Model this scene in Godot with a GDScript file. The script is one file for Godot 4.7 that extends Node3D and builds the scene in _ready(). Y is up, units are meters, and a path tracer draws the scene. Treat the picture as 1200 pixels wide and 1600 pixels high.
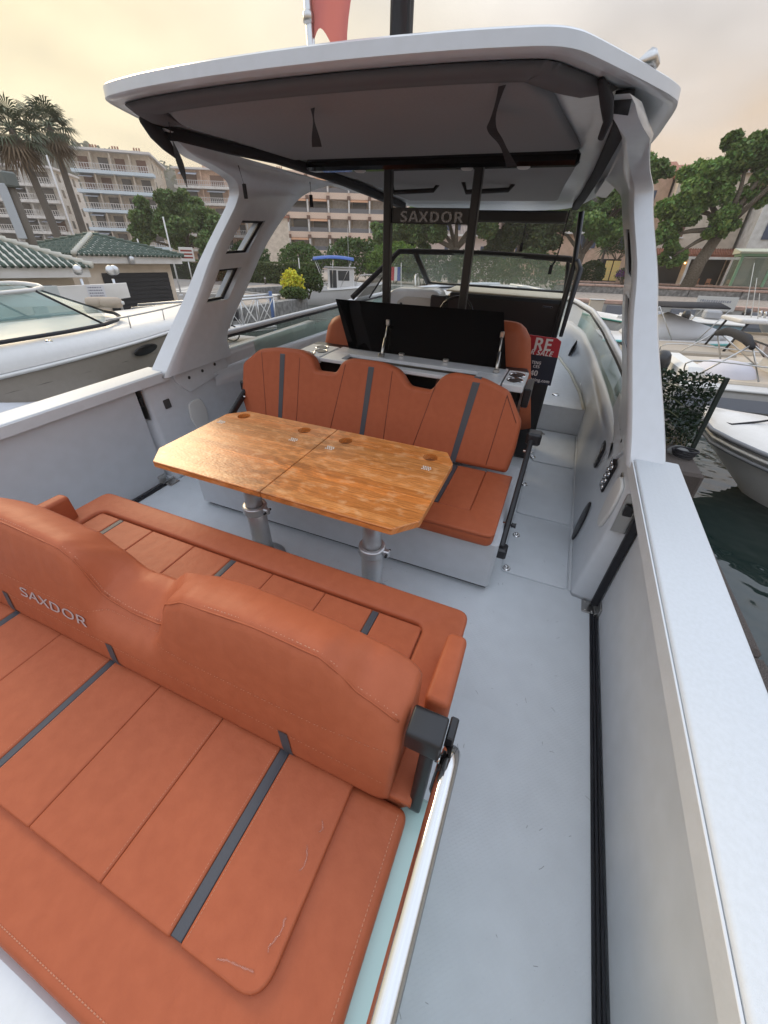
extends Node3D
# A motorboat cockpit in a small Mediterranean harbour under a hazy evening overcast.
# Boat parts are written in the boat's own axes (deck at y = 0, bow towards -z); BT trims the boat slightly bow-up on the water (world y = 0).

var BT := Transform3D()
var M := {}
var used := {}
var rng := RandomNumberGenerator.new()

# ---------------------------------------------------------------- naming and tree helpers
func numbered(called: String) -> String:
	if not used.has(called):
		used[called] = 0
		return called
	used[called] += 1
	return "%s_%03d" % [called, used[called]]

func thing(called: String, label: String, category: String, base: Vector3, on_boat := false, turn := 0.0, group := "") -> Node3D:
	var o := Node3D.new()
	o.name = numbered(called)
	add_child(o)
	var t := Transform3D(Basis(Vector3.UP, turn), base)
	o.transform = BT * t if on_boat else t
	o.set_meta("label", label)
	o.set_meta("category", category)
	if group != "": o.set_meta("group", group)
	if on_boat: o.set_meta("shift", base)
	return o

func obj(called: String, st: SurfaceTool, m: Material, parent: Node3D, normals := true) -> MeshInstance3D:
	var o := MeshInstance3D.new()
	if normals: st.generate_normals()
	o.mesh = st.commit()
	o.material_override = m
	o.name = called
	parent.add_child(o, true)
	var top := parent
	if top.has_meta("shift"): o.position = -(top.get_meta("shift") as Vector3)
	return o

func mobj(called: String, mesh: Mesh, m: Material, parent: Node3D, xf := Transform3D()) -> MeshInstance3D:
	var o := MeshInstance3D.new()
	o.mesh = mesh
	o.material_override = m
	o.name = called
	parent.add_child(o, true)
	o.transform = xf
	return o

func struct(called: String, st: SurfaceTool, m: Material, normals := true) -> MeshInstance3D:
	var o := MeshInstance3D.new()
	if normals: st.generate_normals()
	o.mesh = st.commit()
	o.material_override = m
	o.name = numbered(called)
	add_child(o)
	o.set_meta("kind", "structure")
	return o

func tag(o: Node, label: String, category: String, group := "") -> void:
	o.set_meta("label", label)
	o.set_meta("category", category)
	if group != "": o.set_meta("group", group)

# ---------------------------------------------------------------- mesh helpers (a, b, c run counter-clockwise seen from outside)
func mb(smooth := false) -> SurfaceTool:
	var st := SurfaceTool.new()
	st.begin(Mesh.PRIMITIVE_TRIANGLES)
	st.set_smooth_group(0 if smooth else -1)
	return st

func tri(st: SurfaceTool, a: Vector3, b: Vector3, c: Vector3) -> void:
	st.add_vertex(a); st.add_vertex(c); st.add_vertex(b)

func quad(st: SurfaceTool, a: Vector3, b: Vector3, c: Vector3, d: Vector3) -> void:
	tri(st, a, b, c); tri(st, a, c, d)

func box(st: SurfaceTool, lo: Vector3, hi: Vector3, bev := 0.0, xf := Transform3D()) -> void:
	# chamfered box between two corners
	var c := (lo + hi) * 0.5
	var h := (hi - lo).abs() * 0.5
	var e: float = min(bev, min(h.x, min(h.y, h.z)) * 0.95)
	var t := xf * Transform3D(Basis(), c)
	if e <= 0.0:
		var p := []
		for i in 8: p.append(t * Vector3(h.x if i & 1 else -h.x, h.y if i & 2 else -h.y, h.z if i & 4 else -h.z))
		quad(st, p[0], p[4], p[6], p[2]); quad(st, p[1], p[3], p[7], p[5])
		quad(st, p[0], p[1], p[5], p[4]); quad(st, p[2], p[6], p[7], p[3])
		quad(st, p[0], p[2], p[3], p[1]); quad(st, p[4], p[5], p[7], p[6])
		return
	for ax in 3:
		var u := (ax + 1) % 3
		var v := (ax + 2) % 3
		for s in [-1.0, 1.0]:
			var q := []
			for k in [[-1, -1], [1, -1], [1, 1], [-1, 1]]:
				var w := Vector3.ZERO
				w[ax] = s * h[ax]; w[u] = k[0] * (h[u] - e); w[v] = k[1] * (h[v] - e)
				q.append(t * w)
			if s > 0: quad(st, q[0], q[1], q[2], q[3])
			else: quad(st, q[3], q[2], q[1], q[0])
		# edges along this axis
		for su in [-1.0, 1.0]:
			for sv in [-1.0, 1.0]:
				var a := Vector3.ZERO; var b := Vector3.ZERO
				a[ax] = -(h[ax] - e); a[u] = su * h[u]; a[v] = sv * (h[v] - e)
				b[ax] = a[ax]; b[u] = su * (h[u] - e); b[v] = sv * h[v]
				var a2 := a; var b2 := b
				a2[ax] = h[ax] - e; b2[ax] = h[ax] - e
				if su * sv > 0: quad(st, t * a, t * b, t * b2, t * a2)
				else: quad(st, t * b, t * a, t * a2, t * b2)
	for i in 8:
		var sg := Vector3(1 if i & 1 else -1, 1 if i & 2 else -1, 1 if i & 4 else -1)
		var a := Vector3(sg.x * h.x, sg.y * (h.y - e), sg.z * (h.z - e))
		var b := Vector3(sg.x * (h.x - e), sg.y * h.y, sg.z * (h.z - e))
		var c2 := Vector3(sg.x * (h.x - e), sg.y * (h.y - e), sg.z * h.z)
		if sg.x * sg.y * sg.z > 0: tri(st, t * a, t * b, t * c2)
		else: tri(st, t * a, t * c2, t * b)

func frame_of(dir: Vector3, hint := Vector3.UP) -> Basis:
	var z := dir.normalized()
	var u := hint
	if abs(z.dot(u)) > 0.98: u = Vector3.RIGHT
	var x := u.cross(z).normalized()
	return Basis(x, z.cross(x), z)

func loft(st: SurfaceTool, rings: Array, closed := true, cap0 := true, cap1 := true) -> void:
	# rings: arrays of Vector3 of the same length; ring order counter-clockwise seen from the end (rings[-1])
	for i in rings.size() - 1:
		var a: Array = rings[i]; var b: Array = rings[i + 1]
		var n := a.size()
		for k in (n if closed else n - 1):
			var l := (k + 1) % n
			quad(st, a[k], a[l], b[l], b[k])
	if cap0: fan(st, rings[0], true)
	if cap1: fan(st, rings[-1], false)

func fan(st: SurfaceTool, ring: Array, flip: bool) -> void:
	var c := Vector3.ZERO
	for p in ring: c += p
	c /= ring.size()
	for k in ring.size():
		var l := (k + 1) % ring.size()
		if flip: tri(st, c, ring[l], ring[k])
		else: tri(st, c, ring[k], ring[l])

func tube(st: SurfaceTool, pts: Array, r, sides := 10, caps := true) -> void:
	# r: one radius or one for each point
	var rings := []
	var prev := Basis()
	for i in pts.size():
		var d: Vector3 = pts[min(i + 1, pts.size() - 1)] - pts[max(i - 1, 0)]
		var f: Basis
		if i == 0: f = frame_of(d)
		else:
			var z := d.normalized()
			var x := (prev.x - z * prev.x.dot(z)).normalized()
			f = Basis(x, z.cross(x), z)
		prev = f
		var rad: float = r[i] if r is Array else r
		var ring := []
		for k in sides:
			var a := TAU * k / sides
			ring.append(pts[i] + (f.x * cos(a) + f.y * sin(a)) * rad)
		rings.append(ring)
	loft(st, rings, true, caps, caps)

func lathe(st: SurfaceTool, profile: Array, xf: Transform3D, sides := 20) -> void:
	# profile: Vector2(radius, height) from bottom to top about the local y axis
	for i in profile.size() - 1:
		for k in sides:
			var a := TAU * k / sides
			var b := TAU * (k + 1) / sides
			var p: Vector2 = profile[i]; var q: Vector2 = profile[i + 1]
			var v := [xf * Vector3(p.x * cos(a), p.y, -p.x * sin(a)), xf * Vector3(p.x * cos(b), p.y, -p.x * sin(b)), xf * Vector3(q.x * cos(b), q.y, -q.x * sin(b)), xf * Vector3(q.x * cos(a), q.y, -q.x * sin(a))]
			if p.x > 1e-5: tri(st, v[0], v[1], v[2])
			if q.x > 1e-5: tri(st, v[0], v[2], v[3])

func round_poly(pts: Array, r, n := 5) -> PackedVector2Array:
	# rounds every corner; r one radius or one for each corner
	var out := PackedVector2Array()
	var m := pts.size()
	for i in m:
		var p: Vector2 = pts[i]
		var a: Vector2 = pts[(i + m - 1) % m] - p
		var b: Vector2 = pts[(i + 1) % m] - p
		var rad: float = r[i] if r is Array else r
		if rad <= 0.0001:
			out.append(p)
			continue
		var d: float = min(rad, min(a.length(), b.length()) * 0.48)
		var s := p + a.normalized() * d
		var e := p + b.normalized() * d
		for k in n + 1:
			var t := float(k) / n
			out.append(s.lerp(p, t).lerp(p.lerp(e, t), t))
	return out

func inset(poly: PackedVector2Array, d: float) -> PackedVector2Array:
	var out := PackedVector2Array()
	var m := poly.size()
	for i in m:
		var p := poly[i]
		var a := (p - poly[(i + m - 1) % m]).normalized()
		var b := (poly[(i + 1) % m] - p).normalized()
		var na := Vector2(-a.y, a.x)
		var nb := Vector2(-b.y, b.x)
		var nn := na + nb
		if nn.length() < 0.01: nn = na
		nn = nn.normalized()
		out.append(p + nn * d / max(0.5, nn.dot(na)))
	return out

func prism(st: SurfaceTool, outline, d0: float, d1: float, xf := Transform3D(), bev := 0.0, segs := 2, holes := []) -> void:
	# outline in the local xy plane, extruded along local z from d0 to d1, edges rounded by bev at both ends
	var o := PackedVector2Array(outline)
	if Geometry2D.is_polygon_clockwise(o): o.reverse()
	var rings := []
	var n := o.size()
	if bev > 0:
		for k in segs + 1:
			var a := PI / 2 * k / segs
			rings.append([inset(o, bev * (1 - sin(a))), d0 + bev * (1 - cos(a))])
		for k in segs + 1:
			var a := PI / 2 * (1 - float(k) / segs)
			rings.append([inset(o, bev * (1 - sin(a))), d1 - bev * (1 - cos(a))])
	else:
		rings = [[o, d0], [o, d1]]
	for i in rings.size() - 1:
		for k in n:
			var l := (k + 1) % n
			var a: PackedVector2Array = rings[i][0]; var b: PackedVector2Array = rings[i + 1][0]
			var za: float = rings[i][1]; var zb: float = rings[i + 1][1]
			quad(st, xf * Vector3(a[k].x, a[k].y, za), xf * Vector3(a[l].x, a[l].y, za), xf * Vector3(b[l].x, b[l].y, zb), xf * Vector3(b[k].x, b[k].y, zb))
	for side in 2:
		var ring: PackedVector2Array = rings[0][0] if side == 0 else rings[-1][0]
		var z: float = rings[0][1] if side == 0 else rings[-1][1]
		var poly := PackedVector2Array(ring)
		for h in holes: poly = keyhole(poly, h)
		var idx := Geometry2D.triangulate_polygon(poly)
		if idx.is_empty() and holes.is_empty():
			var alt := Geometry2D.offset_polygon(o, -bev, Geometry2D.JOIN_MITER)
			if alt.size() > 0:
				poly = alt[0]
				idx = Geometry2D.triangulate_polygon(poly)
		for i in range(0, idx.size(), 3):
			var a := poly[idx[i]]; var b := poly[idx[i + 1]]; var c := poly[idx[i + 2]]
			if (b - a).cross(c - a) < 0:
				var t := b; b = c; c = t
			if side == 1: tri(st, xf * Vector3(a.x, a.y, z), xf * Vector3(b.x, b.y, z), xf * Vector3(c.x, c.y, z))
			else: tri(st, xf * Vector3(a.x, a.y, z), xf * Vector3(c.x, c.y, z), xf * Vector3(b.x, b.y, z))
	for h in holes:
		var hp := PackedVector2Array(h)
		if Geometry2D.is_polygon_clockwise(hp): hp.reverse()
		for k in hp.size():
			var l := (k + 1) % hp.size()
			quad(st, xf * Vector3(hp[l].x, hp[l].y, d0), xf * Vector3(hp[k].x, hp[k].y, d0), xf * Vector3(hp[k].x, hp[k].y, d1), xf * Vector3(hp[l].x, hp[l].y, d1))

func keyhole(poly: PackedVector2Array, hole) -> PackedVector2Array:
	var h := PackedVector2Array(hole)
	if not Geometry2D.is_polygon_clockwise(h): h.reverse()
	var bi := 0; var bj := 0; var bd := 1e9
	for i in poly.size():
		for j in h.size():
			var d := poly[i].distance_squared_to(h[j])
			if d < bd: bd = d; bi = i; bj = j
	var out := PackedVector2Array()
	for i in bi + 1: out.append(poly[i])
	for j in h.size(): out.append(h[(bj + j) % h.size()])
	var nx := (h[bj] - poly[bi]).normalized()
	var off := Vector2(-nx.y, nx.x) * 0.0001
	out.append(h[bj] - off * 0.0)
	out.append(poly[bi] - off * 0.0)
	for i in range(bi + 1, poly.size()): out.append(poly[i])
	return out

func circle(c: Vector2, r: float, n := 20) -> PackedVector2Array:
	var out := PackedVector2Array()
	for k in n: out.append(c + Vector2(cos(TAU * k / n), sin(TAU * k / n)) * r)
	return out

func ellipse(c: Vector2, rx: float, ry: float, n := 20) -> PackedVector2Array:
	var out := PackedVector2Array()
	for k in n: out.append(c + Vector2(cos(TAU * k / n) * rx, sin(TAU * k / n) * ry))
	return out

func slab_grid(st: SurfaceTool, A: Array, B: Array, mask = null) -> void:
	# two matching point grids A (outer) and B (inner) joined round the border and round missing cells
	var nr := A.size() - 1
	var nc: int = A[0].size() - 1
	var on := func(r, c): return r >= 0 and c >= 0 and r < nr and c < nc and (mask == null or mask[r][c])
	for r in nr:
		for c in nc:
			if not on.call(r, c): continue
			quad(st, A[r][c], A[r][c + 1], A[r + 1][c + 1], A[r + 1][c])
			quad(st, B[r + 1][c], B[r + 1][c + 1], B[r][c + 1], B[r][c])
			if not on.call(r - 1, c): quad(st, B[r][c], B[r][c + 1], A[r][c + 1], A[r][c])
			if not on.call(r + 1, c): quad(st, A[r + 1][c], A[r + 1][c + 1], B[r + 1][c + 1], B[r + 1][c])
			if not on.call(r, c - 1): quad(st, A[r][c], A[r + 1][c], B[r + 1][c], B[r][c])
			if not on.call(r, c + 1): quad(st, B[r][c + 1], B[r + 1][c + 1], A[r + 1][c + 1], A[r][c + 1])

func xy_at(origin: Vector3, x: Vector3, y: Vector3) -> Transform3D:
	# a local frame whose xy plane is spanned by x and y
	return Transform3D(Basis(x.normalized(), y.normalized(), x.normalized().cross(y.normalized())), origin)

func flat_y(y: float) -> Transform3D:
	# outline given as (x, -z) lies on the ground plane, extrusion goes up
	return Transform3D(Basis(Vector3.RIGHT, Vector3.FORWARD, Vector3.UP), Vector3(0, y, 0))

# ---------------------------------------------------------------- textures and materials
func lin(r: float, g: float, b: float) -> Color:
	return Color(r, g, b).linear_to_srgb()

func noise(seed_: int, freq: float, type := FastNoiseLite.TYPE_SIMPLEX_SMOOTH, oct := 4) -> FastNoiseLite:
	var n := FastNoiseLite.new()
	n.seed = seed_
	n.frequency = freq
	n.noise_type = type
	n.fractal_octaves = oct
	return n

func noise_img(n: FastNoiseLite, size := 256) -> Image:
	return n.get_seamless_image(size, size)

func tex(img: Image) -> ImageTexture:
	img.generate_mipmaps()
	return ImageTexture.create_from_image(img)

func tone_tex(img: Image, lo: Color, hi: Color) -> ImageTexture:
	# remaps a grey image between two colours (multiplied with albedo)
	var out := Image.create(img.get_width(), img.get_height(), false, Image.FORMAT_RGB8)
	for y in img.get_height():
		for x in img.get_width():
			out.set_pixel(x, y, lo.lerp(hi, img.get_pixel(x, y).r))
	return tex(out)

func bump_tex(img: Image, scale: float) -> ImageTexture:
	var i := img.duplicate() as Image
	i.convert(Image.FORMAT_RGBA8)
	i.bump_map_to_normal_map(scale)
	return tex(i)

func mat(c: Color, rough := 0.6, metal := 0.0) -> StandardMaterial3D:
	var m := StandardMaterial3D.new()
	m.albedo_color = c
	m.roughness = rough
	m.metallic = metal
	return m

func tri_map(m: StandardMaterial3D, scale: float, albedo = null, normal = null, nscale := 1.0, rough = null) -> StandardMaterial3D:
	m.uv1_triplanar = true
	m.uv1_scale = Vector3.ONE * scale
	if albedo: m.albedo_texture = albedo
	if normal:
		m.normal_enabled = true
		m.normal_texture = normal
		m.normal_scale = nscale
	if rough:
		m.roughness_texture = rough
	return m

func glass(c: Color, alpha: float) -> StandardMaterial3D:
	var m := mat(Color(c.r, c.g, c.b, alpha), 0.03)
	m.transparency = BaseMaterial3D.TRANSPARENCY_ALPHA
	m.metallic_specular = 0.5
	return m

# ---------------------------------------------------------------- the scene
func _ready() -> void:
	rng.seed = 41
	BT = Transform3D(Basis(Vector3.RIGHT, deg_to_rad(3.3)) * Basis(Vector3.BACK, deg_to_rad(-1.3)), Vector3(0, 0.7, 0))
	var cam := Camera3D.new()
	cam.name = "camera"
	add_child(cam)
	cam.transform = BT * Transform3D(Basis(Vector3(0.91941, 0.0195, -0.39282), Vector3(-0.24929, 0.80141, -0.54368), Vector3(0.30421, 0.59779, 0.74169)).orthonormalized(), Vector3(0, 1.75, 0))
	cam.keep_aspect = Camera3D.KEEP_HEIGHT
	cam.fov = rad_to_deg(2.0 * atan(800.0 / 600.0))
	cam.near = 0.02
	cam.far = 2000.0
	cam.current = true
	make_sky()
	var sun := DirectionalLight3D.new()
	sun.name = "sun"
	add_child(sun)
	sun.light_energy = 0.42
	sun.light_angular_distance = 22.0
	sun.light_color = Color(1.0, 0.9, 0.74)
	sun.shadow_enabled = true
	var az := deg_to_rad(-62.0)
	var el := deg_to_rad(28.0)
	var towards := -Vector3(sin(az) * cos(el), sin(el), -cos(az) * cos(el))
	sun.basis = Basis.looking_at(towards, Vector3.UP)
	make_materials()
	ground_and_water()
	motorboat()
	aft_sofa()
	dinette_bench()
	dining_table()
	galley()
	helm_seats()
	sale_board()
	flagstaff()
	left_side()
	right_side()
	far_buildings()
	greenery()

func make_sky() -> void:
	var w := 1024
	var h := 512
	var img := Image.create(w, h, false, Image.FORMAT_RGBF)
	var n1 := noise(7, 1.3, FastNoiseLite.TYPE_SIMPLEX_SMOOTH, 5)
	var n2 := noise(19, 3.1, FastNoiseLite.TYPE_SIMPLEX_SMOOTH, 5)
	var az0 := deg_to_rad(-62.0)
	var el0 := deg_to_rad(15.0)
	var sun_dir := Vector3(sin(az0) * cos(el0), sin(el0), -cos(az0) * cos(el0))
	var grey := Vector3(0.565, 0.525, 0.505)
	var peach := Vector3(0.72, 0.545, 0.385)
	var gold := Vector3(0.88, 0.77, 0.52)
	var high := Vector3(0.98, 1.09, 1.28)
	for y in h:
		var el := PI * (0.5 - (y + 0.5) / h)
		for x in w:
			var a := TAU * (x + 0.5) / w      # the panorama starts at -z and runs to +x
			var d := Vector3(sin(a) * cos(el), sin(el), -cos(a) * cos(el))
			var c: Vector3
			var up: float = clamp(d.y, 0.0, 1.0)
			# cloud layers stretched towards the horizon
			var q := Vector3(d.x, 0, d.z) / (up + 0.25)
			var cl := n1.get_noise_3d(q.x * 0.8, up, q.z * 0.8)
			var cf := n2.get_noise_3d(q.x * 0.9 + 5.0, up * 2.0, q.z * 0.9)
			c = peach.lerp(grey, smoothstep(0.09, 0.27, up + cl * 0.12))
			c = c.lerp(high, smoothstep(0.25, 0.58, up))
			var g := acos(clamp(d.dot(sun_dir), -1.0, 1.0))
			c = c.lerp(gold, exp(-g * g / 0.50) * clamp(1.0 + cl * 0.55, 0.0, 1.0))
			c *= 1.0 + cl * 0.20 + cf * 0.13
			if d.y < 0.0: c = c.lerp(Vector3(0.25, 0.26, 0.27), clamp(-d.y * 6.0, 0.0, 1.0))
			img.set_pixel(x, y, Color(c.x, c.y, c.z))
	var pm := PanoramaSkyMaterial.new()
	pm.panorama = ImageTexture.create_from_image(img)
	var sky := Sky.new()
	sky.sky_material = pm
	var env := Environment.new()
	env.background_mode = Environment.BG_SKY
	env.sky = sky
	env.background_energy_multiplier = 1.0
	env.tonemap_mode = Environment.TONE_MAPPER_LINEAR
	env.tonemap_exposure = 1.35
	env.ambient_light_source = Environment.AMBIENT_SOURCE_SKY
	env.fog_enabled = true
	env.fog_density = 0.0010
	env.fog_light_color = Color(0.93, 0.90, 0.87)
	env.sdfgi_enabled = true
	env.ssao_enabled = true
	env.ssil_enabled = true
	var we := WorldEnvironment.new()
	we.name = "environment"
	we.environment = env
	add_child(we)

func make_materials() -> void:
	# fine grain of leatherette
	var grain := noise_img(noise(3, 0.09, FastNoiseLite.TYPE_CELLULAR, 2), 512)
	var soft := noise_img(noise(5, 0.012, FastNoiseLite.TYPE_SIMPLEX_SMOOTH, 5), 512)
	var fine := noise_img(noise(8, 0.25, FastNoiseLite.TYPE_SIMPLEX_SMOOTH, 3), 256)
	var blotch := noise_img(noise(11, 0.02, FastNoiseLite.TYPE_SIMPLEX_SMOOTH, 6), 512)
	var t_leather := tone_tex(soft, Color(0.95, 0.93, 0.92), Color(1, 1, 1))
	# slow waves of stretched hide under the grain
	var hide := Image.create(512, 512, false, Image.FORMAT_L8)
	for y in 512:
		for x in 512: hide.set_pixel(x, y, Color.from_hsv(0, 0, clampf(0.10 * grain.get_pixel(x, y).r + 0.85 * soft.get_pixel(x, y).r, 0.0, 1.0)))
	var n_leather := bump_tex(hide, 9.0)
	var t_paint := tone_tex(blotch, Color(0.965, 0.965, 0.96), Color(1, 1, 1))
	var t_scuff := scuffed_tex(blotch)
	var n_fine := bump_tex(fine, 1.2)
	# moulded non-slip: short diagonal dashes
	var ns := Image.create(1024, 1024, false, Image.FORMAT_L8)
	for y in 1024:
		for x in 1024:
			var u := (x + y) % 16
			var v := ((x - y) % 32 + 32) % 32
			ns.set_pixel(x, y, Color.from_hsv(0, 0, 0.75 if (u < 7 and v < 22) else 0.35))
	var n_slip := bump_tex(ns, 1.5)
	M.leather = tri_map(mat(lin(0.40, 0.106, 0.045), 0.52), 2.6, t_leather, n_leather, 0.20)
	M.leather_worn = tri_map(mat(lin(0.41, 0.112, 0.050), 0.55), 2.6, t_leather, n_leather, 0.24)
	M.leather.metallic_specular = 0.35
	M.leather_worn.metallic_specular = 0.35
	M.stitch = mat(lin(0.50, 0.22, 0.13), 0.7)
	M.groove = mat(lin(0.12, 0.035, 0.02), 0.8)
	M.stripe = tri_map(mat(lin(0.055, 0.058, 0.068), 0.5), 6.0, null, n_fine, 0.5)
	M.gel = tri_map(mat(lin(0.60, 0.63, 0.665), 0.28), 1.3, t_paint, null, 1.0)
	M.gel.clearcoat_enabled = true
	M.gel.clearcoat = 0.4
	M.gel.clearcoat_roughness = 0.12
	M.gel_satin = tri_map(mat(lin(0.56, 0.585, 0.615), 0.45), 0.7, t_paint)
	M.cap = tri_map(mat(lin(0.63, 0.66, 0.69), 0.55), 5.0, t_paint, n_fine, 0.6)
	M.deck = tri_map(mat(lin(0.65, 0.685, 0.72), 0.6), 1.0, t_scuff, n_slip, 0.55)
	M.deck_smooth = tri_map(mat(lin(0.64, 0.665, 0.685), 0.4), 1.0, t_paint, n_fine, 0.1)
	M.liner = tri_map(mat(lin(0.25, 0.245, 0.25), 0.75), 5.0, t_paint, n_fine, 0.35)
	M.canvas_grey = tri_map(mat(lin(0.115, 0.112, 0.118), 0.85), 8.0, null, n_fine, 0.6)
	M.canvas = tri_map(mat(lin(0.022, 0.022, 0.026), 0.85), 8.0, null, n_fine, 0.8)
	M.black = mat(lin(0.012, 0.012, 0.014), 0.35)
	M.black_gloss = mat(lin(0.006, 0.006, 0.007), 0.06)
	M.black_metal = tri_map(mat(lin(0.015, 0.015, 0.017), 0.42), 6.0, null, n_fine, 0.2)
	M.rubber = mat(lin(0.012, 0.013, 0.018), 0.6)
	M.chrome = mat(lin(0.62, 0.62, 0.62), 0.06, 1.0)
	M.steel = mat(lin(0.52, 0.51, 0.49), 0.28, 1.0)
	M.alu = tri_map(mat(lin(0.60, 0.61, 0.62), 0.36, 0.75), 3.0, t_paint, n_fine, 0.06)
	M.white_plastic = mat(lin(0.60, 0.60, 0.58), 0.45)
	M.cream = mat(lin(0.66, 0.63, 0.52), 0.5)
	M.smoke = glass(lin(0.003, 0.0035, 0.004), 0.955)
	M.clear = glass(lin(0.62, 0.85, 0.78), 0.22)
	M.green_glass = glass(lin(0.30, 0.52, 0.47), 0.42)
	M.mint = mat(lin(0.40, 0.56, 0.53), 0.15)
	M.white = mat(lin(0.72, 0.72, 0.70), 0.5)
	M.paint_white = tri_map(mat(lin(0.66, 0.655, 0.645), 0.35), 0.8, t_paint)
	M.red = mat(lin(0.42, 0.02, 0.035), 0.5)
	M.navy = mat(lin(0.016, 0.022, 0.042), 0.5)
	M.taupe = tri_map(mat(lin(0.32, 0.285, 0.245), 0.25), 0.8, t_paint)
	M.blue_cloth = tri_map(mat(lin(0.055, 0.12, 0.36), 0.85), 3.0, t_paint)
	M.asphalt = tri_map(mat(lin(0.16, 0.16, 0.165), 0.9), 0.2, t_paint, n_fine, 0.4)
	M.asphalt.uv1_world_triplanar = true
	M.pave = tri_map(mat(lin(0.42, 0.37, 0.33), 0.9), 0.25, tone_tex(blotch, Color(0.75, 0.73, 0.7), Color(1, 1, 1)))
	M.concrete = tri_map(mat(lin(0.34, 0.335, 0.32), 0.9), 0.3, tone_tex(blotch, Color(0.6, 0.6, 0.6), Color(1, 1, 1)), n_fine, 0.5)
	M.dark_stone = tri_map(mat(lin(0.17, 0.15, 0.14), 0.95), 1.6, tone_tex(fine, Color(0.45, 0.43, 0.42), Color(1.0, 0.97, 0.94)), n_fine, 1.5)
	M.pink_stone = tri_map(mat(lin(0.56, 0.38, 0.31), 0.85), 0.3, tone_tex(blotch, Color(0.8, 0.8, 0.8), Color(1, 1, 1)))
	M.stucco_cream = tri_map(mat(lin(0.68, 0.60, 0.50), 0.9), 0.12, tone_tex(blotch, Color(0.86, 0.85, 0.83), Color(1, 1, 1)))
	M.stucco_white = tri_map(mat(lin(0.76, 0.75, 0.73), 0.9), 0.12, tone_tex(blotch, Color(0.86, 0.85, 0.83), Color(1, 1, 1)))
	M.stucco_pink = tri_map(mat(lin(0.68, 0.48, 0.36), 0.9), 0.12, tone_tex(blotch, Color(0.86, 0.85, 0.83), Color(1, 1, 1)))
	M.slab_blue = mat(lin(0.55, 0.64, 0.70), 0.7)
	M.slab_grey = mat(lin(0.62, 0.61, 0.60), 0.8)
	M.window = mat(lin(0.045, 0.05, 0.055), 0.12)
	M.brown = mat(lin(0.16, 0.085, 0.055), 0.7)
	M.shutter_blue = mat(lin(0.075, 0.095, 0.15), 0.7)
	M.awning_grey = mat(lin(0.34, 0.36, 0.40), 0.9)
	M.awning_orange = mat(lin(0.55, 0.30, 0.17), 0.9)
	M.bark = tri_map(mat(lin(0.27, 0.225, 0.175), 0.95), 0.8, tone_tex(blotch, Color(0.55, 0.55, 0.52), Color(1, 1, 1)), n_fine, 1.0)
	M.palm_bark = tri_map(mat(lin(0.27, 0.235, 0.195), 0.95), 2.0, tone_tex(fine, Color(0.5, 0.5, 0.5), Color(1, 1, 1)), n_fine, 1.2)
	M.tile_green = tri_map(mat(lin(0.10, 0.145, 0.115), 0.5), 0.8, tone_tex(blotch, Color(0.65, 0.68, 0.66), Color(1, 1, 1)))
	M.tile_pale = mat(lin(0.55, 0.54, 0.47), 0.7)
	M.tile_red = tri_map(mat(lin(0.42, 0.17, 0.10), 0.8), 0.6, tone_tex(blotch, Color(0.7, 0.7, 0.7), Color(1, 1, 1)))
	M.pave_glow = mat(lin(0.75, 0.52, 0.16), 0.5)
	M.frame_green = mat(lin(0.25, 0.45, 0.30), 0.5)
	M.lantern = mat(lin(0.9, 0.85, 0.7), 0.4)
	M.gate_dark = tri_map(mat(lin(0.022, 0.023, 0.026), 0.6), 2.0, t_paint)
	M.outboard = mat(lin(0.025, 0.025, 0.027), 0.3)
	var lf := mat(Color.WHITE, 0.55)
	lf.vertex_color_use_as_albedo = true
	lf.metallic_specular = 0.25
	lf.backlight_enabled = true
	lf.backlight = lin(0.20, 0.28, 0.06)
	lf.cull_mode = BaseMaterial3D.CULL_DISABLED
	M.leaf = lf
	M.teak = tri_map(mat(Color.WHITE, 0.30), 1.0)
	M.teak.uv1_triplanar = false
	M.teak.albedo_texture = teak_tex(0)
	M.teak.normal_enabled = true
	M.teak.normal_texture = n_fine
	M.teak.normal_scale = 0.12
	M.teak_end = tri_map(mat(lin(0.34, 0.12, 0.04), 0.5), 4.0, tone_tex(fine, Color(0.6, 0.6, 0.6), Color(1, 1, 1)))
	var wm := mat(lin(0.012, 0.022, 0.019), 0.04)
	wm.metallic_specular = 0.5
	var wn := noise_img(noise(23, 0.014, FastNoiseLite.TYPE_SIMPLEX_SMOOTH, 3), 512)
	tri_map(wm, 0.22, null, bump_tex(wn, 6.0), 0.30)
	wm.uv1_world_triplanar = true
	M.water = wm

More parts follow.
